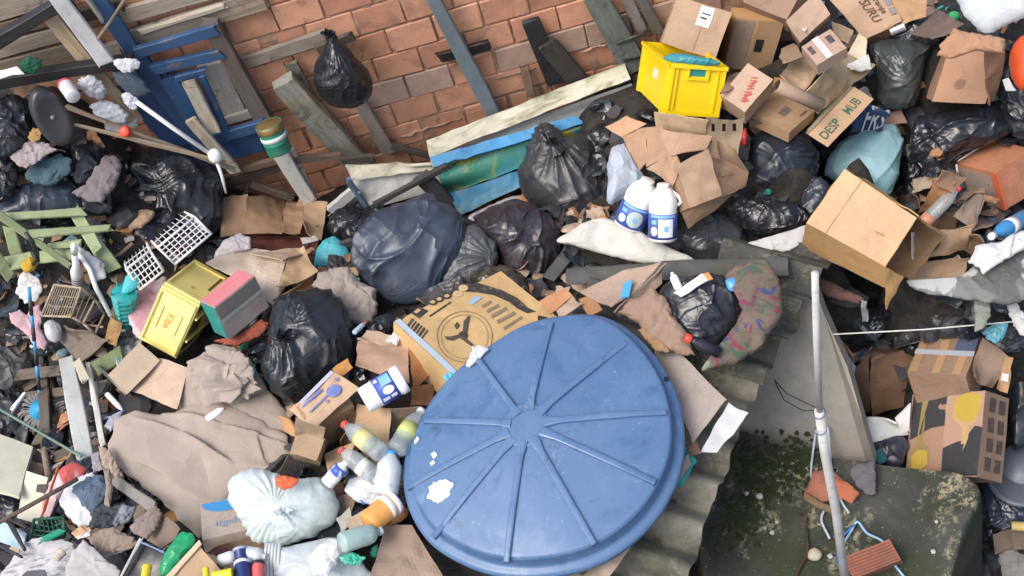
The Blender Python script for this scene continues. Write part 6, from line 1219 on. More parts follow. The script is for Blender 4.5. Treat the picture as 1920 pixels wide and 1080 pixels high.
rag('white_sheet', 'pale grey sheet running under the big tan box', [(1392, 480), (1400, 456), (1450, 442), (1508, 424), (1512, 452), (1480, 470), (1430, 486)], .12, m_cloth((.52, .51, .50), .7), 'sheet', thick=.16, amp=.08, seed=110)
rag('mattress', 'stained white foam mattress under the jugs', [(1048, 452), (1088, 420), (1130, 410), (1180, 428), (1240, 458), (1308, 492), (1210, 494), (1120, 474), (1075, 460)], .10, m_cloth((.56, .55, .50), .9), 'mattress', thick=.16, amp=.06, seed=111, lin=False, jag=.02)
# things right of the lid on the roof
def rz(px, py): return Ab(-.16)
b = thing('brown_carton', 'flattened brown carton with a blue label, above the lid', 'cardboard box', H(1170, 540, .1)); RZ = -.10
def rsheet(nm, q, m, parent, **k): return panel(nm, [on_z(*c) for c in q], m, parent, **k)
rsheet('side_panel', [(1086, 546, .0), (1172, 508, .04), (1244, 492, .06), (1150, 584, .05)], m_card((.40, .29, .22), .3), b, amp=.012); rsheet('flap', [(1150, 584, .05), (1244, 494, .06), (1240, 530, .0), (1165, 600, -.02)], m_card((.34, .25, .19), .4), b, amp=.02); rsheet('blue_label', [(1164, 560, .07), (1170, 532, .07), (1186, 524, .08), (1180, 556, .08)], m_plastic((.06, .32, .55)), b, amp=.002)
for k, (q_, m_, lab) in enumerate(((((1010, 566, -.02), (1060, 540, .02), (1074, 556, .02), (1034, 592, .0)), m_card((.42, .21, .10), .3), 'orange brown carton scrap at the top of the lid'), (((1040, 580, .0), (1075, 560, .0), (1094, 575, .0), (1050, 600, .0)), m_card((.40, .3, .22), .3), 'pale brown scrap touching the top of the lid'), (((1085, 560, .0), (1108, 548, .02), (1130, 580, .02), (1100, 590, .0)), m_card((.30, .15, .07), .3), 'rusty open end of the brown carton'))): tag(rsheet('cardboard_scrap', q_, m_, None, amp=.02), lab, 'cardboard')
rag('paper_bag', 'creased dark brown paper bag above the lid', [(1160, 586), (1180, 566), (1222, 540), (1246, 556), (1262, 590), (1292, 634), (1306, 670), (1270, 664), (1226, 640), (1192, 606)], Ab(.02), m_card((.25, .17, .12), .4), 'paper bag', thick=.3, amp=.15, seed=112)
rag('paper_bag', 'rusty brown crumpled paper at the rim of the lid', [(1196, 618), (1226, 610), (1240, 632), (1256, 660), (1230, 660), (1210, 640)], Ab(.0), m_card((.38, .23, .12), .4), 'paper', thick=.3, amp=.2, seed=113)
bag('bin_bag', 'black bag stuffed with bottles beside the patterned sack', [(1236, 556), (1262, 524), (1310, 516), (1366, 518), (1392, 540), (1388, 590), (1360, 632), (1326, 652), (1290, 640), (1258, 600)], Ab(-.02), m_bag((.016, .018, .024), .26), thick=.5, amp=.15, seed=114, fr=2.0)
bottle('white_bottle', 'white trigger bottle on the stuffed black bag', (1272, 540), (1260, 512), Ab(.12), 8, m_plastic((.75, .76, .78)), m_plastic((.7, .7, .72)), 'other'); tag(rsheet('white_packet', [(1262, 548, .10), (1316, 514, .14), (1330, 524, .14), (1276, 556, .1)], WT2, None), 'long white packet lying on the stuffed black bag', 'packet'); tag(rsheet('orange_packet', [(1318, 514, .14), (1328, 512, .14), (1336, 524, .14), (1326, 528, .14)], m_plastic((.7, .25, .08)), None), 'orange end of the packet on the black bag', 'packet')
bag('blue_disc', 'bright blue plastic disc beside the patterned sack', [(1360, 526), (1376, 520), (1388, 530), (1382, 546), (1366, 544)], Ab(.10), m_plastic((.05, .25, .60), .35), 'disc', thick=.4, amp=.03, seed=115, ridge=.1)
rag('patterned_sack', 'patterned brown, red and blue cloth sack on the roof edge', [(1360, 520), (1388, 496), (1416, 486), (1446, 498), (1464, 540), (1462, 590), (1440, 630), (1412, 662), (1370, 684), (1318, 694), (1340, 660), (1376, 620), (1396, 570), (1396, 545)], Ab(.0), m_cloth((.15, .115, .085), .9, ((.23, .25, .19), (.055, .085, .06), (.04, .05, .13), (.16, .04, .06))), 'cloth sack', thick=.34, amp=.10, seed=116, lin=False, fr=1.3, jag=.03, tilt=.3, nf=22, fold_a=.5)
p = on_z(1295, 637, .06); rc_ = thing('red_bottle', 'small dark bottle with red cap under the black bag', 'bottle', p-UP*.03); lathe_at('cap', p, p+nrm(A(-.5, .3, .4))*.05, [(.02, 0), (.022, .004), (.022, .03), (.001, .032)], m_plastic((.65, .06, .03)), rc_); lathe_at('body', p, p-nrm(A(-.5, .3, .4))*.16, [(.014, 0), (.016, .02), (.028, .05), (.028, .15), (.001, .155)], m_plastic((.02, .02, .03)), rc_)
gs = thing('grey_sheet', 'grey beige cardboard sheet right of the lid', 'cardboard sheet', on_z(1290, 740, -.2)); rsheet('board', [(1226, 660, -.12), (1252, 638, -.08), (1364, 752, -.12), (1300, 832, -.16)], m_card((.36, .31, .27), .3), gs, amp=.02, n=16, fr=2); rsheet('board', [(1240, 690, -.16), (1300, 830, -.17), (1268, 800, -.2), (1230, 700, -.2)], m_card((.3, .25, .22), .3), gs)
tag(rsheet('white_sheet', [(1366, 755, -.14), (1404, 777, -.17), (1342, 848, -.18), (1312, 850, -.16)], m_plastic((.55, .55, .54), .6, .25), None, t=.01), 'white plastic sheet lying on the roof edge', 'plastic sheet'); tag(rsheet('teal_sheet', [(1284, 838, -.16), (1308, 862, -.17), (1276, 914, -.18), (1262, 900, -.16)], m_plastic((.01, .22, .20), .4, .2), None, t=.01), 'teal plastic piece sticking out beside the lid', 'plastic piece')
tag(rsheet('tan_board', [(1080, 1100, -.16), (1290, 850, -.14), (1296, 870, -.16), (1120, 1110, -.2)], m_card((.40, .31, .24), .4), None, t=.015), 'tan board edge under the lower right of the lid', 'board'); tag(rsheet('dark_scrap', [(1288, 838, -.13), (1306, 830, -.12), (1316, 850, -.14), (1296, 856, -.14)], m_card((.12, .07, .05)), None), 'small dark brown scrap between sheet and white panel', 'scrap')
# ---- the pit
rag('pit_shade_sheet', 'black sheet added as deep shade in the pit under the tan box', [(1536, 560), (1600, 556), (1680, 560), (1780, 556), (1850, 590), (1850, 640), (1760, 650), (1680, 660), (1600, 665), (1545, 620)], Ab(-1.15), m_bag((.006, .006, .007), .35), 'plastic film', thick=.15, amp=.12, seed=120); tag(rod('clothes_line', [on_z(1560, 627, -.55), on_z(1730, 618, -.6), on_z(1925, 601, -.55)], .004, m_plastic((.6, .6, .55))), 'thin white line stretched over the dark pit', 'line')  # the pit sheet is added: its black colour stands in for deep shade
tag(rsheet('white_strip', [(1614, 566, -.5), (1624, 566, -.5), (1628, 602, -.7), (1618, 604, -.7)], m_plastic((.35, .36, .38)), None), 'short pale strip hanging below the big tan box', 'strip'); rag('dark_roll', 'brown wet cardboard roll under the big tan box', [(1532, 520), (1560, 530), (1620, 560), (1610, 570), (1550, 556), (1532, 540)], Ab(-.55), m_card((.14, .075, .06), .4), 'cardboard roll', seed=121, thick=.4, amp=.08)
ZP = -1.35
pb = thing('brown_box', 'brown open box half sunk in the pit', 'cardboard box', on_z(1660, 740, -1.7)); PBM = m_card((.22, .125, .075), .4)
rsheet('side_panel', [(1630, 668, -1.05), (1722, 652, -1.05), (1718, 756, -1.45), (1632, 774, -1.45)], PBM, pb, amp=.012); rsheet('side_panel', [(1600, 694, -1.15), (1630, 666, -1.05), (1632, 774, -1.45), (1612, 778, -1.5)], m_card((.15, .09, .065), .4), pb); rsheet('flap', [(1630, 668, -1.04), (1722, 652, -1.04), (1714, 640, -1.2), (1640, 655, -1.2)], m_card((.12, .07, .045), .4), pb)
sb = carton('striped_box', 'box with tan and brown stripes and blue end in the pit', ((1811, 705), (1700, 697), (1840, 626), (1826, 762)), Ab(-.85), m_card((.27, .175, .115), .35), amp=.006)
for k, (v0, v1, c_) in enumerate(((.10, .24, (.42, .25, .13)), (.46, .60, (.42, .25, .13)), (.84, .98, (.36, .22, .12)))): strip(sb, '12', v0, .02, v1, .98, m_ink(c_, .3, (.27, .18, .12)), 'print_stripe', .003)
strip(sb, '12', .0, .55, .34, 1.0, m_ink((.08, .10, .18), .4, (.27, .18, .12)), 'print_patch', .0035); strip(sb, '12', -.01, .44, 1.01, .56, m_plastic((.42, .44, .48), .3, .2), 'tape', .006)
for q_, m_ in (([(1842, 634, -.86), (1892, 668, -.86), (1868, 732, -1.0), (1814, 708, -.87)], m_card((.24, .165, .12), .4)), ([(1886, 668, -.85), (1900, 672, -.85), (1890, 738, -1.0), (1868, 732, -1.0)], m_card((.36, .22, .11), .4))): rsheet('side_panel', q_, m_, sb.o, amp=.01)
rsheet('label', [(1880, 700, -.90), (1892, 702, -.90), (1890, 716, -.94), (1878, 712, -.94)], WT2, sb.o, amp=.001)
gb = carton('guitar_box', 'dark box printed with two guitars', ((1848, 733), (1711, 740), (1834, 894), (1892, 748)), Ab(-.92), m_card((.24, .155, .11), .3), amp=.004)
DKG = m_ink((.028, .028, .032), .12, (.2, .15, .1)); GT = m_ink((.42, .28, .13), .15, (.3, .2, .1)); GY = m_ink((.40, .29, .04), .3, (.3, .2, .1))
strip(gb, '12', .50, .0, 1.0, 1.0, m_ink((.30, .18, .12), .2), 'print_panel', .002); strip(gb, '12', .0, .0, .5, 1.0, m_ink((.36, .23, .16), .2), 'print_panel', .002)
poly(gb, '12', [(.50, .01), (.98, .01), (.98, .56), (.88, .52), (.70, .42), (.50, .39)], DKG); poly(gb, '12', [(.0, .42), (.10, .40), (.22, .56), (.36, .60), (.50, .66), (.50, .99), (.0, .99)], DKG)
poly(gb, '12', [(.84, .06), (.76, .07), (.76, .12), (.79, .22), (.78, .40), (.80, .58), (.70, .66), (.68, .80), (.74, .96), (.90, .97), (.98, .90), (.97, .72), (.88, .62), (.86, .40), (.85, .2)], m_ink((.24, .18, .07), .4, (.2, .15, .05)), h=.0045); poly(gb, '12', [(.05, .03), (.02, .12), (.06, .24), (.08, .36), (.16, .40), (.18, .60), (.17, .80), (.20, .93), (.30, .94), (.30, .86), (.26, .78), (.26, .58), (.26, .42), (.40, .30), (.40, .12), (.28, .02)], GT, h=.0045)
poly(gb, '12', [(.06, .04), (.04, .24), (.14, .36), (.30, .34), (.40, .22), (.36, .06), (.22, .01)], GY, h=.0055); poly(gb, '12', [(.72, .70), (.70, .86), (.80, .95), (.92, .90), (.94, .76), (.84, .68)], GY, h=.0055)
for k in range(4): strip(gb, '23', .06+.23*k, .2, .22+.23*k, .45, m_ink((.07, .05, .04), .3), 'print_patch', .003); strip(gb, '23', .06+.23*k, .6, .22+.23*k, .85, m_ink((.07, .05, .04), .3), 'print_patch', .003)
wpz = thing('white_tray', 'broken white plastic tray behind the slab', 'tray', on_z(1660, 800, -1.4)); rsheet('board', [(1612, 782, -1.2), (1680, 784, -1.2), (1704, 812, -1.3), (1630, 830, -1.3)], m_plastic((.62, .63, .60), .5, .3), wpz, t=.012); rsheet('rim', [(1680, 786, -1.18), (1708, 756, -1.1), (1706, 806, -1.25), (1690, 812, -1.28)], m_plastic((.68, .69, .66), .5, .2), wpz, t=.012)
bag('dark_rag', 'navy rag heap between white tray and guitar box', [(1632, 836), (1660, 822), (1698, 822), (1700, 860), (1680, 876), (1646, 868)], Ab(-1.3), m_bag((.02, .024, .04), .4), 'rag', thick=.4, amp=.2, seed=124); rag('teal_rag', 'teal wet cloth next to the plaster wall', [(1634, 848), (1650, 840), (1664, 864), (1650, 872), (1638, 866)], Ab(-1.25), m_cloth((.02, .12, .14)), 'cloth', seed=125)
rag('paper_scrap', 'crumpled blue white wrapper leaning on the plaster wall', [(1566, 650), (1590, 660), (1606, 690), (1596, 706), (1578, 684)], Ab(-.95), m_cloth((.32, .34, .40), .8, ((.06, .1, .2),)), 'wrapper', seed=126); tag(plank('short_stick', on_z(1558, 622, -.85), on_z(1602, 672, -.85), .03, .03, UP, m_wood((.16, .1, .06))), 'short brown stick above the wrapper by the wall', 'stick')
rag('cyan_scrap', 'small cyan bag hanging above the striped box', [(1842, 624), (1866, 604), (1888, 608), (1884, 632), (1866, 646), (1852, 640)], Ab(-.6), m_film((.12, .36, .44)), 'plastic bag', seed=127, thick=.4)
# bucket and blue sheet, far lower right
bk = thing('grey_bucket', 'upturned dark grey plastic bucket at the right edge', 'bucket', on_z(1910, 905, -1.9)); p = on_z(1912, 898, -1.75); d_ = nrm(UP+A(-.05, -.1, 0)); BKM = m_plastic((.10, .12, .15), .35, .3); lathe_at('body', p, p+d_, [(.16, 0), (.165, .01), (.155, .012), (.125, .21), (.12, .22), (.001, .222)], BKM, bk, 32); lathe_at('rim', p, p+d_, [(.16, .0), (.175, .004), (.175, .024), (.16, .028)], BKM, bk, 32)
bag('blue_sheet', 'shiny dark blue plastic sheet below the bucket', [(1844, 905), (1880, 890), (1935, 905), (1940, 980), (1900, 990), (1860, 985), (1848, 950)], Ab(-1.9), m_bag((.025, .035, .06), .2), 'plastic sheet', thick=.25, amp=.15, seed=128, fr=2); bottle('yellow_tube', 'short yellow cardboard tube at the right edge', (1896, 986), (1935, 988), Ab(-1.85), 9, m_plastic((.55, .42, .14), .6), m_plastic((.5, .38, .12), .6), 'pot', cat='tube')
bag('bin_bag', 'black bag in the shade right of the striped box', [(1890, 640), (1925, 620), (1940, 700), (1935, 820), (1900, 840), (1888, 760)], Ab(-1.3), m_bag((.01, .014, .018), .3), thick=.5, amp=.15, seed=129); loose('cardboard_flap', 'muddy cardboard beyond the slab at lower right', ((1860, 1000, .06), (1925, 985, .06), (1930, 1030, .06), (1870, 1035, .06)), m_card((.18, .14, .10), .5), amp=.03); rag('white_rag', 'muddy pale rag in the lower right corner', [(1872, 1040), (1900, 1030), (1935, 1045), (1935, 1090), (1880, 1090)], .1, m_cloth((.26, .25, .23)), 'rag', seed=130)
# ---- on the slab: pole, bricks, strings, pebbles
ZT = ZS+.012
po = thing('white_pole', 'tall white painted pole standing in front of the plaster wall', 'pole', on_z(1600, 1180, ZT)); MP = m_paint((.60, .60, .58), .35, (.25, .2, .16), .5); a_ = on_z(1594, 1160, ZT)
def pole_at(px, py):   # points up the pole: on the vertical plane through its foot that faces the camera
    n = nrm(A(*(CAM-a_)[:2], 0)); return on_plane(px, py, a_, n)
rod('shaft', [pole_at(1594, 1160), pole_at(1568, 960), pole_at(1547, 850), pole_at(1536, 770)], [.020, .020, .019, .018], MP, po, 14); rod('shaft', [pole_at(1537, 775), pole_at(1531, 640), pole_at(1528, 512)], [.0125, .012, .012], MP, po, 14)
for k, (x, y) in enumerate(((1536, 776), (1538, 806))): q = pole_at(x, y); rod('binding', [q+A(math.cos(t)*.023, math.sin(t)*.023, .004*t-.015) for t in np.linspace(0, 7, 20)], .0025, m_plastic((.10, .14, .2)), po, 5)
for pts_, m_, lab in (([(1530, 806), (1524, 850), (1521, 890), (1530, 925), (1546, 950), (1540, 975), (1556, 1010)], m_plastic((.42, .48, .55)), 'pale blue string trailing down left of the pole'), ([(1552, 800), (1556, 850), (1562, 900), (1578, 940), (1592, 962)], m_plastic((.40, .45, .52)), 'grey string running from the pole to the broken brick'), ([(1582, 1018), (1596, 996), (1608, 978), (1626, 1000), (1656, 1016), (1670, 1048), (1698, 1085)], m_plastic((.30, .50, .68)), 'light blue rope from the pole over the brick'), ([(1571, 1060), (1570, 1035), (1576, 1010), (1590, 996), (1602, 984)], m_plastic((.04, .16, .42)), 'dark blue rope knotted at the pole'), ([(1496, 964), (1510, 968), (1512, 1000), (1514, 1036), (1500, 1062), (1490, 1085)], m_metal((.13, .07, .05), .6), 'rusty bent wire lying on the slab')):
    P = spline(np.array([on_z(x, y, ZT+.02+(.05 if k_ == 0 else 0)) for k_, (x, y) in enumerate(pts_)]), 30, False); tag(rod('string', P, .0065, m_, None, 6), lab, 'string')
def hollow_brick(label, px, broken=False):
    V, E = corner(*px, z=ZT+.16); o = thing('hollow_brick', label, 'brick', V+sum(E)/2-UP*.08); b_ = Box(); b_.o, b_.V, b_.E, b_.amp = o, V, E, .003
    b_.disp = lambda P: P+.004*np.stack([vnoise(P*12, i) for i in range(3)], -1); b_.pt = lambda u, v, w_: V+u*E[0]+v*E[1]+w_*E[2]; M_ = m_brick((.27, .085, .05))
    ps = []
    for ax in range(3):
        for s in (0, 1):
            o_ = [q for q in range(3) if q != ax]; cs = []
            for (uu, vv) in ((0, 0), (1, 0), (1, 1), (0, 1)):
                x = [0, 0, 0]; x[ax] = s; x[o_[0]] = uu; x[o_[1]] = vv; cs.append(b_.pt(*x))
            if s == 0: cs = [cs[0], cs[3], cs[2], cs[1]]
            ps.append(s_grid(b_.disp(bilin(cs, 8, 8))))
    mk('body', *join(ps), M_, o); return b_
hb1 = hollow_brick('red hollow brick lying by the pole foot', ((1690, 1050), (1600, 1085), (1668, 1010), (1712, 1090)))
for k in range(7): strip(hb1, '12', .03, .08+.13*k, .98, .11+.13*k, m_brick((.13, .045, .03)), 'groove', .002)
for k, (q_, c_) in enumerate((([(1508, 925), (1525, 885), (1560, 880), (1585, 905), (1575, 930), (1540, 945)], (.30, .11, .07)), ([(1560, 895), (1590, 905), (1612, 925), (1598, 945), (1575, 935)], (.42, .13, .06)), ([(1508, 922), (1540, 942), (1575, 955), (1560, 965), (1525, 950), (1506, 935)], (.30, .16, .08)))):
    rag('brick_shard', ('large flat shard of the broken red brick', 'bright orange shard of the broken brick', 'mossy underside shard of the broken brick')[k], q_, Ab(ZT+.05+.02*(k == 1)), m_brick(c_) if k < 2 else m_mineral((.2, .12, .07), (.03, .05, .02), .7), 'brick shard', thick=.3, amp=.06, seed=131+k, jag=.03, group='shards of the broken brick')
rag('slate_rag', 'stiff dark grey cloth on the slab by the wall', [(1592, 880), (1612, 868), (1640, 866), (1643, 928), (1625, 928), (1604, 910)], Ab(ZT+.05), m_cloth((.13, .12, .13)), 'cloth', thick=.2, amp=.1, seed=135)
rg4 = np.random.default_rng(8)
for k, (x, y, s_) in enumerate(((1527, 1040, .038), (1557, 1043, .016), (1448, 998, .014), (1434, 990, .010), (1457, 978, .012), (1400, 925, .014), (1424, 930, .02), (1750, 1034, .014), (1756, 978, .010))):
    p = on_z(x, y, ZT+s_*.3); V, F = s_lathe([(.001, -.4), (.6, -.35), (1, 0), (.8, .4), (.4, .6), (.001, .65)], 12); V = p+V*s_*(1+.25*np.stack([vnoise(V*1.7+k, i) for i in range(3)], -1)); tag(mk('pebble', V, F, m_mineral((.5, .46, .36)) if k == 0 else m_mineral((.45, .45, .42)), smooth=True), 'cream stone, the biggest pebble on the slab' if k == 0 else (None, 'pale chip just right of the biggest pebble', 'pale pebble on the slab left of the rusty wire, lowest', 'tiny pale pebble on the slab left of the rusty wire', 'pale pebble on the slab, topmost of three by the wire', 'small pebble farthest left on the slab', 'pale pebble near the slab left edge, larger of a pair', 'small pebble right of the hollow brick', 'tiny pebble near the slab right edge')[k], 'pebble', 'pebbles on the slab')
# moss cushions along the slab's upper left, under the eaves
rgm = np.random.default_rng(5); ps = []
for k in range(620):
    t_ = rgm.random()**1.4; x, y = 1372+rgm.normal()*16+t_*150, 838+rgm.normal()*20+(1-t_)*rgm.random()*190-10+t_*25
    p = on_z(x, y, ZS+.006); s_ = rgm.uniform(.004, .016); v, f = s_lathe([(1, -.3), (.9, .15), (.5, .45), (.001, .55)], 7); ps.append((p+v*s_*(1+.4*rgm.normal(size=(len(v), 1))*.6), f))
tag(mk('moss', *join(ps), m_mineral((.022, .034, .008), (.008, .012, .004), .5, (.03, .045, .01), .6, 6)), 'dark green moss cushions along the slab under the eaves', 'moss', kind='stuff')
# ================================================================== LOWER LEFT
dp = thing('dark_pallet', 'rotten dark wooden pallet behind the broom', 'pallet', H(150, 780, 0)); DW = m_wood((.13, .10, .075), .4)
for k, (a, b) in enumerate((((20, 705), (150, 690)), ((40, 745), (205, 722)), ((70, 785), (205, 762)), ((66, 825), (200, 805)), ((70, 860), (190, 842)))): hplank('slat', a, b, 20, .06, .08, DW, dp, t=.02)
hplank('bearer', (80, 690), (92, 880), 18, .03, .03, DW, dp, t=.05); hplank('bearer', (180, 680), (196, 860), 18, .03, .03, DW, dp, t=.05)
GP = m_paint((.42, .44, .42), .4, (.25, .23, .2))
tt(hplank('grey_board', (124, 672), (160, 856), 29, .26, .18, GP), 'pale grey painted board standing in the dark pallet', 'board'); tt(hplank('white_batten', (166, 686), (194, 836), 9, .26, .16, m_paint((.56, .56, .52), .3)), 'narrow white batten right of the grey board', 'batten'); tt(hplank('white_batten', (176, 720), (186, 800), 10, .18, .14, m_paint((.5, .48, .42), .3)), 'shorter cream batten beside the narrow white one', 'batten'); tt(hplank('cream_offcut', (146, 680), (162, 714), 18, .3, .28, m_paint((.5, .46, .34), .3)), 'short cream wood offcut at the cage floor', 'wood offcut')
tt(hplank('green_board', (182, 690), (228, 664), 30, .14, .16, m_paint((.12, .17, .06), .4)), 'moss green board piece below the cage', 'board'); tt(hplank('grey_lath', (186, 690), (240, 740), 8, .16, .16, WGR), 'thin grey lath below the moss green board', 'lath')
for k in range(4): tag(rod('plastic_straw', [H(218+5*k, 672, .18), H(222+4*k, 690, .2), H(226+3*k, 712, .2)], .005, m_plastic((.25, .42, .5) if k % 2 else (.6, .65, .68))), 'thin blue white plastic straw beside the tan box', 'straw', 'plastic straws below the cage')
tag(rod('green_rod', [H(-10, 762, .3), H(70, 808, .28), H(152, 856, .24)], .008, m_paint((.16, .24, .20), .4)), 'thin green rod crossing the broom foot', 'rod'); tag(rod('dark_stick', [H(-10, 984, .36), H(70, 940, .38), H(146, 898, .38)], .011, m_wood((.09, .06, .05))), 'dark stick lying over the red bag', 'stick')
tag(rod('broom_stick', [H(80, 800, .1), H(84, 850, .1), H(92, 900, .08)], .018, m_wood((.24, .18, .12))), 'short grey wooden handle under the broom head', 'handle')
bag('black_crate_bag', 'black mesh bag behind the broom at the left edge', [(-20, 760), (10, 730), (46, 740), (52, 790), (40, 830), (0, 824), (-20, 810)], .08, BLK, 'bin bag', thick=.4, amp=.2, seed=140, fr=2.6); bag('bin_bag', 'dark grey sheet hanging behind the pink soft toy', [(-20, 640), (30, 632), (60, 660), (60, 710), (30, 730), (-20, 720)], .04, m_bag((.03, .03, .032), .5), thick=.3, amp=.15, seed=141); bag('bin_bag', 'black bag under the cream plastic panels', [(-20, 920), (30, 930), (60, 960), (50, 1000), (0, 990), (-20, 980)], .04, BLK, thick=.4, amp=.16, seed=142)
tt(hplank('white_strip', (22, 770), (46, 738), 8, .26, .28, MW), 'short white plastic strip at the far left', 'strip')
CP2 = m_plastic((.56, .54, .42), .5, .25)
def rpanel(name, label, q, m, cat, t=.02): return tag(sheet(name, q, m, None, t=t, amp=.003), label, cat)
rpanel('cream_board', 'upper cream plastic panel at the left edge', [(-12, 812, .30), (63, 840, .32), (36, 933, .26), (-14, 920, .26)], CP2, 'plastic panel'); rpanel('cream_board', 'lower cream plastic panel with a notch', [(52, 884, .22), (92, 896, .22), (76, 984, .18), (34, 972, .18)], CP2, 'plastic panel'); rpanel('dark_notch', 'dark board seen through the notch of the lower panel', [(70, 908, .25), (90, 908, .25), (86, 926, .24), (68, 922, .24)], m_wood((.07, .05, .04)), 'board', .006)
bag('red_bag', 'red and white plastic bag below the grey board', [(76, 962), (88, 920), (104, 888), (138, 864), (164, 878), (154, 902), (124, 922), (104, 950), (92, 975)], .22, m_cloth((.55, .10, .09), .5, ((.62, .45, .45),)), 'plastic bag', thick=.3, amp=.12, seed=143, fr=1.6); tt(hplank('orange_strip', (80, 965), (108, 880), 6, .32, .32, m_plastic((.62, .14, .04))), 'orange plastic strip along the red bag', 'strip')
rag('white_bag', 'white carrier bag stuffed with clothes, lower left', [(110, 934), (128, 912), (166, 884), (182, 886), (160, 925), (176, 960), (182, 985), (150, 990), (122, 965)], .24, WF, 'plastic bag', thick=.3, amp=.14, seed=144); rag('denim', 'blue grey denim cloth inside the white bag', [(136, 914), (160, 898), (194, 890), (200, 925), (186, 950), (168, 960), (150, 938)], .28, m_cloth((.10, .14, .20)), 'denim', thick=.25, amp=.2, seed=145); rag('beige_rag', 'twisted beige stocking on the denim', [(194, 878), (206, 880), (212, 920), (206, 950), (196, 946), (200, 915)], .30, m_cloth((.32, .26, .2)), 'cloth', thick=.4, amp=.15, seed=146); rag('dark_rag', 'tangle of dark straps and cloth below the denim', [(168, 965), (190, 945), (225, 948), (252, 952), (250, 972), (220, 990), (190, 996), (172, 985)], .24, m_cloth((.04, .05, .06), .8, ((.20, .22, .24),)), 'cloth', thick=.35, amp=.25, seed=147, fr=2.2)
rag('grey_rag', 'small grey rag at the top of the white stuffed bag', [(170, 850), (186, 846), (192, 880), (176, 886)], .26, m_cloth((.34, .32, .33)), 'rag', seed=148); rag('brown_paper', 'torn brown paper strip at the left edge of the huge sack', [(184, 836), (206, 844), (230, 890), (226, 908), (206, 884), (190, 870)], .26, m_card((.32, .25, .19), .3), 'paper', seed=149); tt(hplank('grey_trim', (212, 898), (286, 950), 22, .22, .22, m_paint((.28, .26, .23), .4)), 'grey board edge lying beside the huge sack', 'board')
# green wire crate
gcx = thing('green_crate', 'dark green open wire crate with small rubbish', 'crate', H(90, 990, 0)); GM = m_plastic((.012, .10, .055), .4, .2); q4 = [H(56, 1012, .24), H(64, 974, .28), H(118, 970, .28), H(122, 1006, .24)]
for k in range(4): rod('rim', [q4[k], q4[(k+1) % 4]], .008, GM, gcx, 6)
for k in range(1, 7): a = q4[0]+(q4[3]-q4[0])*k/7; b = q4[1]+(q4[2]-q4[1])*k/7; rod('wire', [a, (a+b)/2-UP*.04, b], .004, GM, gcx, 5)
for k in range(1, 4): a = q4[0]+(q4[1]-q4[0])*k/4; b = q4[3]+(q4[2]-q4[3])*k/4; rod('wire', [a, (a+b)/2-UP*.04, b], .004, GM, gcx, 5)
tt(hplank('green_strip', (80, 1014), (112, 998), 10, .3, .3, m_plastic((.02, .28, .16))), 'bright green plastic strip in front of the wire crate', 'strip')
rpanel('glass_pane', 'pale blue glass pane at the lower left edge', [(-14, 968, .26), (50, 1000, .28), (46, 1032, .22), (-14, 1010, .2)], m_plastic((.36, .47, .55), .15, .1), 'glass pane', .008)
for a, b in (((-10, 960), (52, 990)), ((15, 975), (46, 1030)), ((-10, 1018), (40, 1044))): tt(hplank('frame_bar', a, b, 8, .31, .31, m_metal((.07, .075, .08), .3), t=.02), {960: 'upper dark bar over the pale glass pane', 975: 'diagonal dark bar crossing the pale glass pane', 1018: 'lower dark bar below the pale glass pane'}[a[1]], 'bar')
NP = NB('newsprint'); _c = NP.mix(NP.mask(NP.noise(2.4, 5, .6, 1), .45, .7), (.50, .49, .49), (.40, .38, .37)); _c = NP.mix(NP.math('MULTIPLY', NP.mask(NP.noise(26, 3, .6, 0, None, (.5, 3, 1)), .54, .60), .55), _c, (.12, .11, .12)); NP.set(Base_Color=_c, Roughness=.9); NP.bump(NP.noise(6, 5, .6, .6), .4, .02); NP = NP.m
rag('newspaper', 'spread grey newspaper at the bottom left', [(-10, 1092), (20, 1052), (58, 1014), (130, 1016), (152, 1040), (128, 1092)], .26, NP, 'newspaper', thick=.10, amp=.12, seed=150); rag('paper_sheet', 'folded white paper right of the newspaper', [(120, 1085), (134, 1034), (156, 1012), (192, 1044), (226, 1070), (222, 1095), (150, 1095)], .28, m_card((.46, .44, .43), .2), 'paper', thick=.14, amp=.10, seed=151); rag('dark_print', 'dark printed circle on the newspaper', [(30, 1092), (50, 1070), (84, 1068), (94, 1092)], .33, m_cloth((.12, .11, .13)), 'print', thick=.06, amp=.05, seed=152); tag(bottle('crumb', 'cream ball of tape on the newspaper', (104, 1048), (118, 1034), .36, 9, m_plastic((.5, .44, .34), .7), m_plastic((.4, .3, .2)), 'pot', cat='tape').o, None)
rag('brown_paper', 'crumpled brown paper between newspaper and black frame', [(164, 1008), (196, 992), (216, 988), (240, 1006), (262, 1018), (238, 1034), (200, 1038), (178, 1030)], .24, m_card((.28, .22, .17), .4), 'paper', thick=.2, amp=.2, seed=153); rag('orange_scrap', 'orange white food wrapper above the brown paper', [(134, 1000), (150, 986), (172, 990), (168, 1006), (146, 1010)], .32, m_cloth((.50, .30, .16), .6, ((.62, .6, .58),)), 'wrapper', seed=154); rag('paper_tube', 'grey brown stiff paper bag lying by the sack', [(243, 988), (262, 968), (292, 946), (304, 962), (298, 985), (276, 1012), (256, 1004)], .28, m_card((.23, .18, .155), .3), 'paper bag', thick=.35, amp=.12, seed=155)
loose('cardboard_flap', 'dark brown carton flap behind the green bag', ((276, 1012, .2), (312, 968, .26), (346, 994, .26), (306, 1030, .2)), m_card((.22, .165, .13), .4), amp=.01)
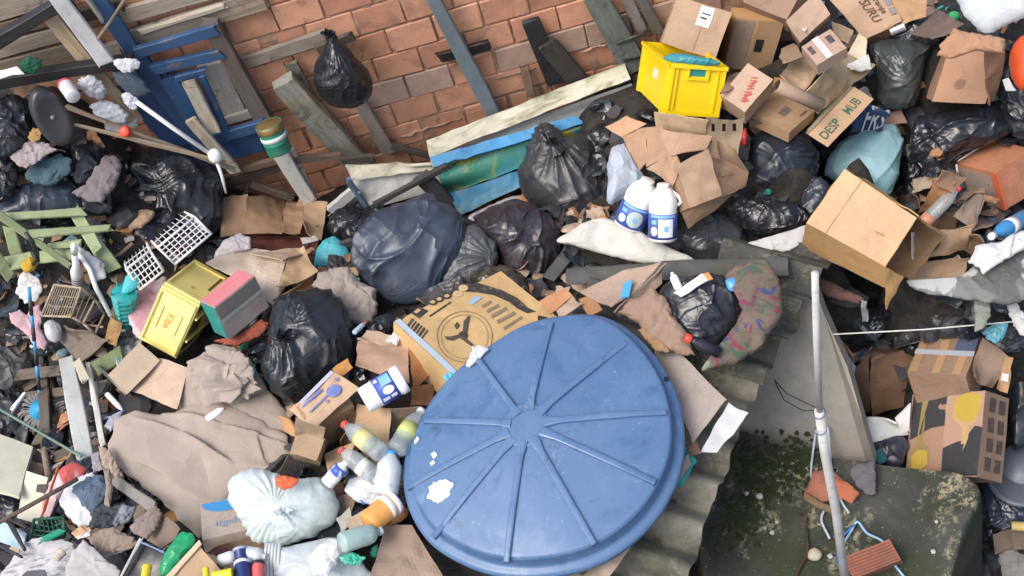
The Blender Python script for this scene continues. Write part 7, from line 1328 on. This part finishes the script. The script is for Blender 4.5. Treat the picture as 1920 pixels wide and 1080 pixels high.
fr_ = thing('picture_frame', 'black glossy panel with pale edge at the bottom', 'panel', H(265, 1060, 0)); sheet('panel', [(228, 1092, .26), (264, 1018, .30), (312, 1042, .28), (300, 1096, .22)], m_plastic((.015, .015, .017), .25), fr_, t=.012, amp=.002); hplank('edge', (222, 1092), (262, 1014), 7, .30, .34, m_plastic((.5, .5, .48)), fr_, t=.015); hplank('edge', (264, 1016), (308, 1036), 6, .34, .32, m_plastic((.18, .26, .42)), fr_, t=.015)
bag('green_bag', 'bright green plastic bag beside the tan carton', [(300, 1066), (308, 1036), (326, 1014), (342, 996), (362, 1000), (366, 1018), (348, 1046), (326, 1068), (306, 1078)], .30, m_bag((.015, .26, .10), .3, 1, 0, .05), 'plastic bag', thick=.4, amp=.14, seed=156, fr=1.6)
oc2 = thing('tan_carton', 'open tan carton flap at the bottom edge', 'cardboard box', H(370, 1060, 0)); sheet('flap', [(306, 1100, .28), (374, 1020, .34), (420, 1078, .30), (404, 1105, .24)], m_card((.42, .285, .17), .2), oc2, amp=.006); sheet('edge_strip', [(302, 1090, .30), (374, 1012, .36), (378, 1020, .36), (308, 1098, .3)], m_card((.5, .38, .26), .2), oc2, amp=.003)
loose('cardboard_flap', 'dark brown carton side below the beige blue carton', ((382, 1026, .18), (500, 1000, .2), (500, 1030, .12), (400, 1050, .1)), m_card((.20, .125, .08), .4), amp=.01)
rag('maroon_rag', 'maroon cloth strip among the bottom bottles', [(398, 1036), (425, 1026), (436, 1036), (410, 1048)], .2, m_cloth((.10, .02, .04)), 'cloth', seed=157)
NV = m_plastic((.02, .035, .14), .3, .1)
bottle('small_bottle', 'white flat bottle at the bottom among blue ones', (412, 1052), (446, 1040), .26, 12, m_plastic((.62, .64, .66)), m_plastic((.6, .6, .6)), 'other'); bottle('small_bottle', 'navy blue bottle with pale cap, upper of two', (456, 1062), (450, 1028), .28, 13, NV, m_plastic((.35, .42, .55)), 'pot'); bottle('small_bottle', 'navy blue bottle with white cap, lower of two', (458, 1092), (454, 1054), .30, 15, NV, m_plastic((.7, .72, .75)), 'pot'); bottle('small_bottle', 'coral red bottle with black cap at the bottom', (486, 1098), (484, 1056), .28, 12, m_plastic((.60, .12, .11), .4), m_plastic((.02, .02, .02)), 'pot'); bottle('yellow_pack', 'bright yellow cylindrical pack at the bottom edge', (398, 1080), (436, 1074), .34, 9, m_plastic((.68, .58, .02), .4), m_plastic((.68, .58, .02)), 'pot', cat='packet'); bottle('yellow_pack', 'small yellow stick left of the cylindrical pack', (388, 1092), (386, 1066), .36, 6, m_plastic((.68, .58, .02), .4), m_plastic((.68, .58, .02)), 'pot', cat='packet'); bottle('yellow_bottle', 'yellow bottle standing before the black panel', (272, 1090), (276, 1062), .36, 9, m_plastic((.66, .50, .03), .4), m_plastic((.66, .5, .03)), 'pot')
bottle('milk_bottle', 'greyish white bottle lying under the tied white bag', (456, 1038), (500, 1044), .26, 15, m_plastic((.52, .56, .60), .3), m_plastic((.5, .5, .55)), 'other'); bag('clear_bag', 'clear bag of crushed bottles below the white bag', [(508, 1030), (545, 1024), (590, 1012), (640, 1016), (690, 1060), (690, 1100), (600, 1105), (540, 1100), (510, 1070)], .12, m_film((.60, .66, .68), .25), 'plastic bag', thick=.35, amp=.16, seed=158, fr=2.0); bottle('green_clear_bottle', 'pale green clear bottle lying right of the white bag', (640, 1018), (716, 994), .34, 20, m_film((.46, .62, .58), .2), m_film((.6, .64, .64)), 'other'); rag('green_scrap', 'green plastic scrap under the pale green bottle', [(634, 1044), (660, 1036), (686, 1044), (676, 1060), (646, 1058)], .30, m_plastic((.02, .30, .19), .35), 'plastic scrap', seed=159); bag('white_bag', 'small white bag left of the pale green bottle', [(580, 1046), (600, 1020), (628, 1008), (640, 1024), (628, 1060), (610, 1080), (590, 1075)], .26, WF, 'plastic bag', thick=.4, amp=.18, seed=160)
for k, (q_, m_, lab) in enumerate(((((688, 1100, .22), (722, 984, .26), (772, 985, .28), (850, 1110, .24)), m_card((.37, .27, .20), .45), 'worn brown cardboard under the lower left of the lid'), (((646, 975, .2), (690, 950, .24), (720, 985, .24), (660, 1005, .18)), m_card((.46, .36, .25), .3), 'tan cardboard between white bag and cup'), (((630, 930, .1), (668, 920, .14), (660, 960, .1), (636, 965, .1)), m_card((.25, .18, .13), .4), 'dark cardboard end beside the white tied bag'), (((632, 975, .14), (656, 950, .16), (662, 975, .16), (640, 1000, .12)), m_card((.36, .37, .33), .3), 'grey green carton strip right of the white bag'))): loose('cardboard_flap', lab, q_, m_, amp=.02)
bottle('blue_tube', 'white stick with a blue cap above the huge sack', (200, 738), (232, 772), .24, 5, m_plastic((.72, .73, .75)), m_plastic((.05, .09, .35)), 'other', cat='tube'); rag('dustpan', 'grey lilac plastic dustpan at the left of the huge sack', [(196, 800), (206, 780), (232, 768), (226, 790), (208, 810)], .18, m_plastic((.26, .27, .33)), 'dustpan', seed=161, thick=.3, amp=.04)
rag('teal_scrap', 'teal bottle scrap beneath the tied black bag', [(466, 688), (478, 684), (482, 706), (472, 714)], .22, m_plastic((.02, .22, .22)), 'plastic scrap', seed=162); rag('red_paper', 'rust red carton bottom under the pink and teal carton', [(400, 640), (430, 640), (490, 600), (506, 606), (490, 630), (440, 652)], .18, m_card((.36, .09, .05), .3), 'carton', seed=163, thick=.25, amp=.1); bag('bin_bag', 'small black bag under the tied bag beside the sack', [(444, 668), (470, 650), (500, 640), (506, 665), (486, 690), (462, 688)], .1, BLK, thick=.4, amp=.2, seed=164); bag('bin_bag', 'small black bag left of the fan carton', [(690, 620), (704, 596), (730, 586), (744, 604), (732, 624), (706, 632)], .12, BLK, thick=.5, amp=.14, seed=165); rag('white_scrap', 'crumpled white paper at the left corner of fan carton', [(722, 640), (738, 622), (752, 632), (744, 648)], .3, m_plastic((.55, .54, .52)), 'paper', seed=166); bottle('red_pen', 'tiny bottle with red tip below the paper sack', (664, 624), (686, 604), .26, 5, m_plastic((.4, .5, .6)), m_plastic((.6, .04, .06)), 'other', cat='bottle')
# ================================================================== litter between the things: nobody could count it
def litter(name, label, mats, num, seed, smin, smax, kinds, boxes):
    rg = np.random.default_rng(seed); ps, fm = [], []
    for k in range(num):
        bx = boxes[int(rg.integers(len(boxes)))]; x, y = rg.uniform(bx[0], bx[2]), rg.uniform(bx[1], bx[3]); p = heap(x, y)+A(0, 0, rg.uniform(.0, .06)); s = rg.uniform(smin, smax)*(rg.random()**.6*.8+.3); kd = kinds[int(rg.integers(len(kinds)))]
        Rm = np.array(Matrix.Rotation(rg.uniform(0, 6.3), 3, 'Z') @ Matrix.Rotation(rg.normal()*.5, 3, 'X') @ Matrix.Rotation(rg.normal()*.4, 3, 'Y'))
        if kd == 'flake':
            n = 6; u = np.linspace(-.5, .5, n); G = np.zeros((n, n, 3)); G[..., 0] = u[:, None]*s*rg.uniform(.6, 1.4)+rg.normal(size=(n, n))*s*.03; G[..., 1] = u[None, :]*s*rg.uniform(.4, 1)+rg.normal(size=(n, n))*s*.03; G[..., 2] = s*.16*crumple(G/s*1.6+k, k, 3)+s*.12*vnoise(G/s*2+k, 5); v, f = s_slab(G, .004)
        elif kd == 'stick': v, f = s_box(s*rg.uniform(1.2, 2.6), s*rg.uniform(.08, .2), s*rg.uniform(.05, .14), .003)
        else:
            v, f = s_lathe([(.001, -.5), (.5, -.4), (.9, -.1), (.8, .2), (.4, .45), (.001, .5)], 14); v = v*s*A(.6, .45, .35); v = v*(1+.45*crumple(v/s*2+k, k, 5)[:, None]+.2*vnoise(v/s*4+k, 2)[:, None])
        ps.append((v@Rm.T+p, f)); fm += [int(rg.integers(len(mats)))]*len(f)
    V, F = join(ps); return tag(mk(name, V, F, None, mats=mats, fm=fm), label, 'litter', kind='stuff')
LBX = [(0, 260, 440, 520), (0, 500, 260, 900), (0, 840, 320, 1080), (380, 380, 700, 700), (440, 640, 760, 1080), (660, 380, 1120, 640), (1100, 200, 1560, 480), (1450, 0, 1920, 300), (1650, 280, 1920, 500), (700, 400, 1150, 440)]
litter('card_litter', 'brown cardboard and paper scraps filling the gaps', [m_card((.33, .22, .14), .5), m_card((.2, .13, .09), .5), m_card((.42, .33, .25), .4), m_card((.34, .17, .08), .5)], 560, 1, .05, .17, ['flake', 'flake', 'flake', 'lump'], [q for q in LBX if q != (1100, 200, 1560, 480)])
litter('film_litter', 'black and grey plastic scraps filling the gaps', [BLK, BLKG, m_bag((.03, .04, .05), .3), m_cloth((.06, .06, .065))], 760, 2, .08, .24, ['lump', 'flake', 'lump'], LBX+[(1560, 540, 1920, 760), (1640, 820, 1920, 1080)])
litter('bright_litter', 'small white and coloured plastic bits among the rubbish', [m_film((.62, .64, .66)), m_plastic((.6, .6, .58)), m_plastic((.45, .06, .05)), m_plastic((.05, .2, .4)), m_plastic((.04, .28, .2)), m_plastic((.55, .42, .1)), m_film((.3, .45, .5)), m_cloth((.45, .4, .38))], 300, 3, .025, .085, ['lump', 'flake', 'flake'], LBX)
litter('wood_litter', 'splinters and sticks scattered over the heap', [WG, WDK, WBR, m_wood((.36, .27, .18))], 170, 4, .06, .14, ['stick'], [(400, 280, 720, 420), (0, 480, 260, 900), (680, 260, 900, 340), (0, 840, 320, 1080), (1650, 280, 1920, 500)])
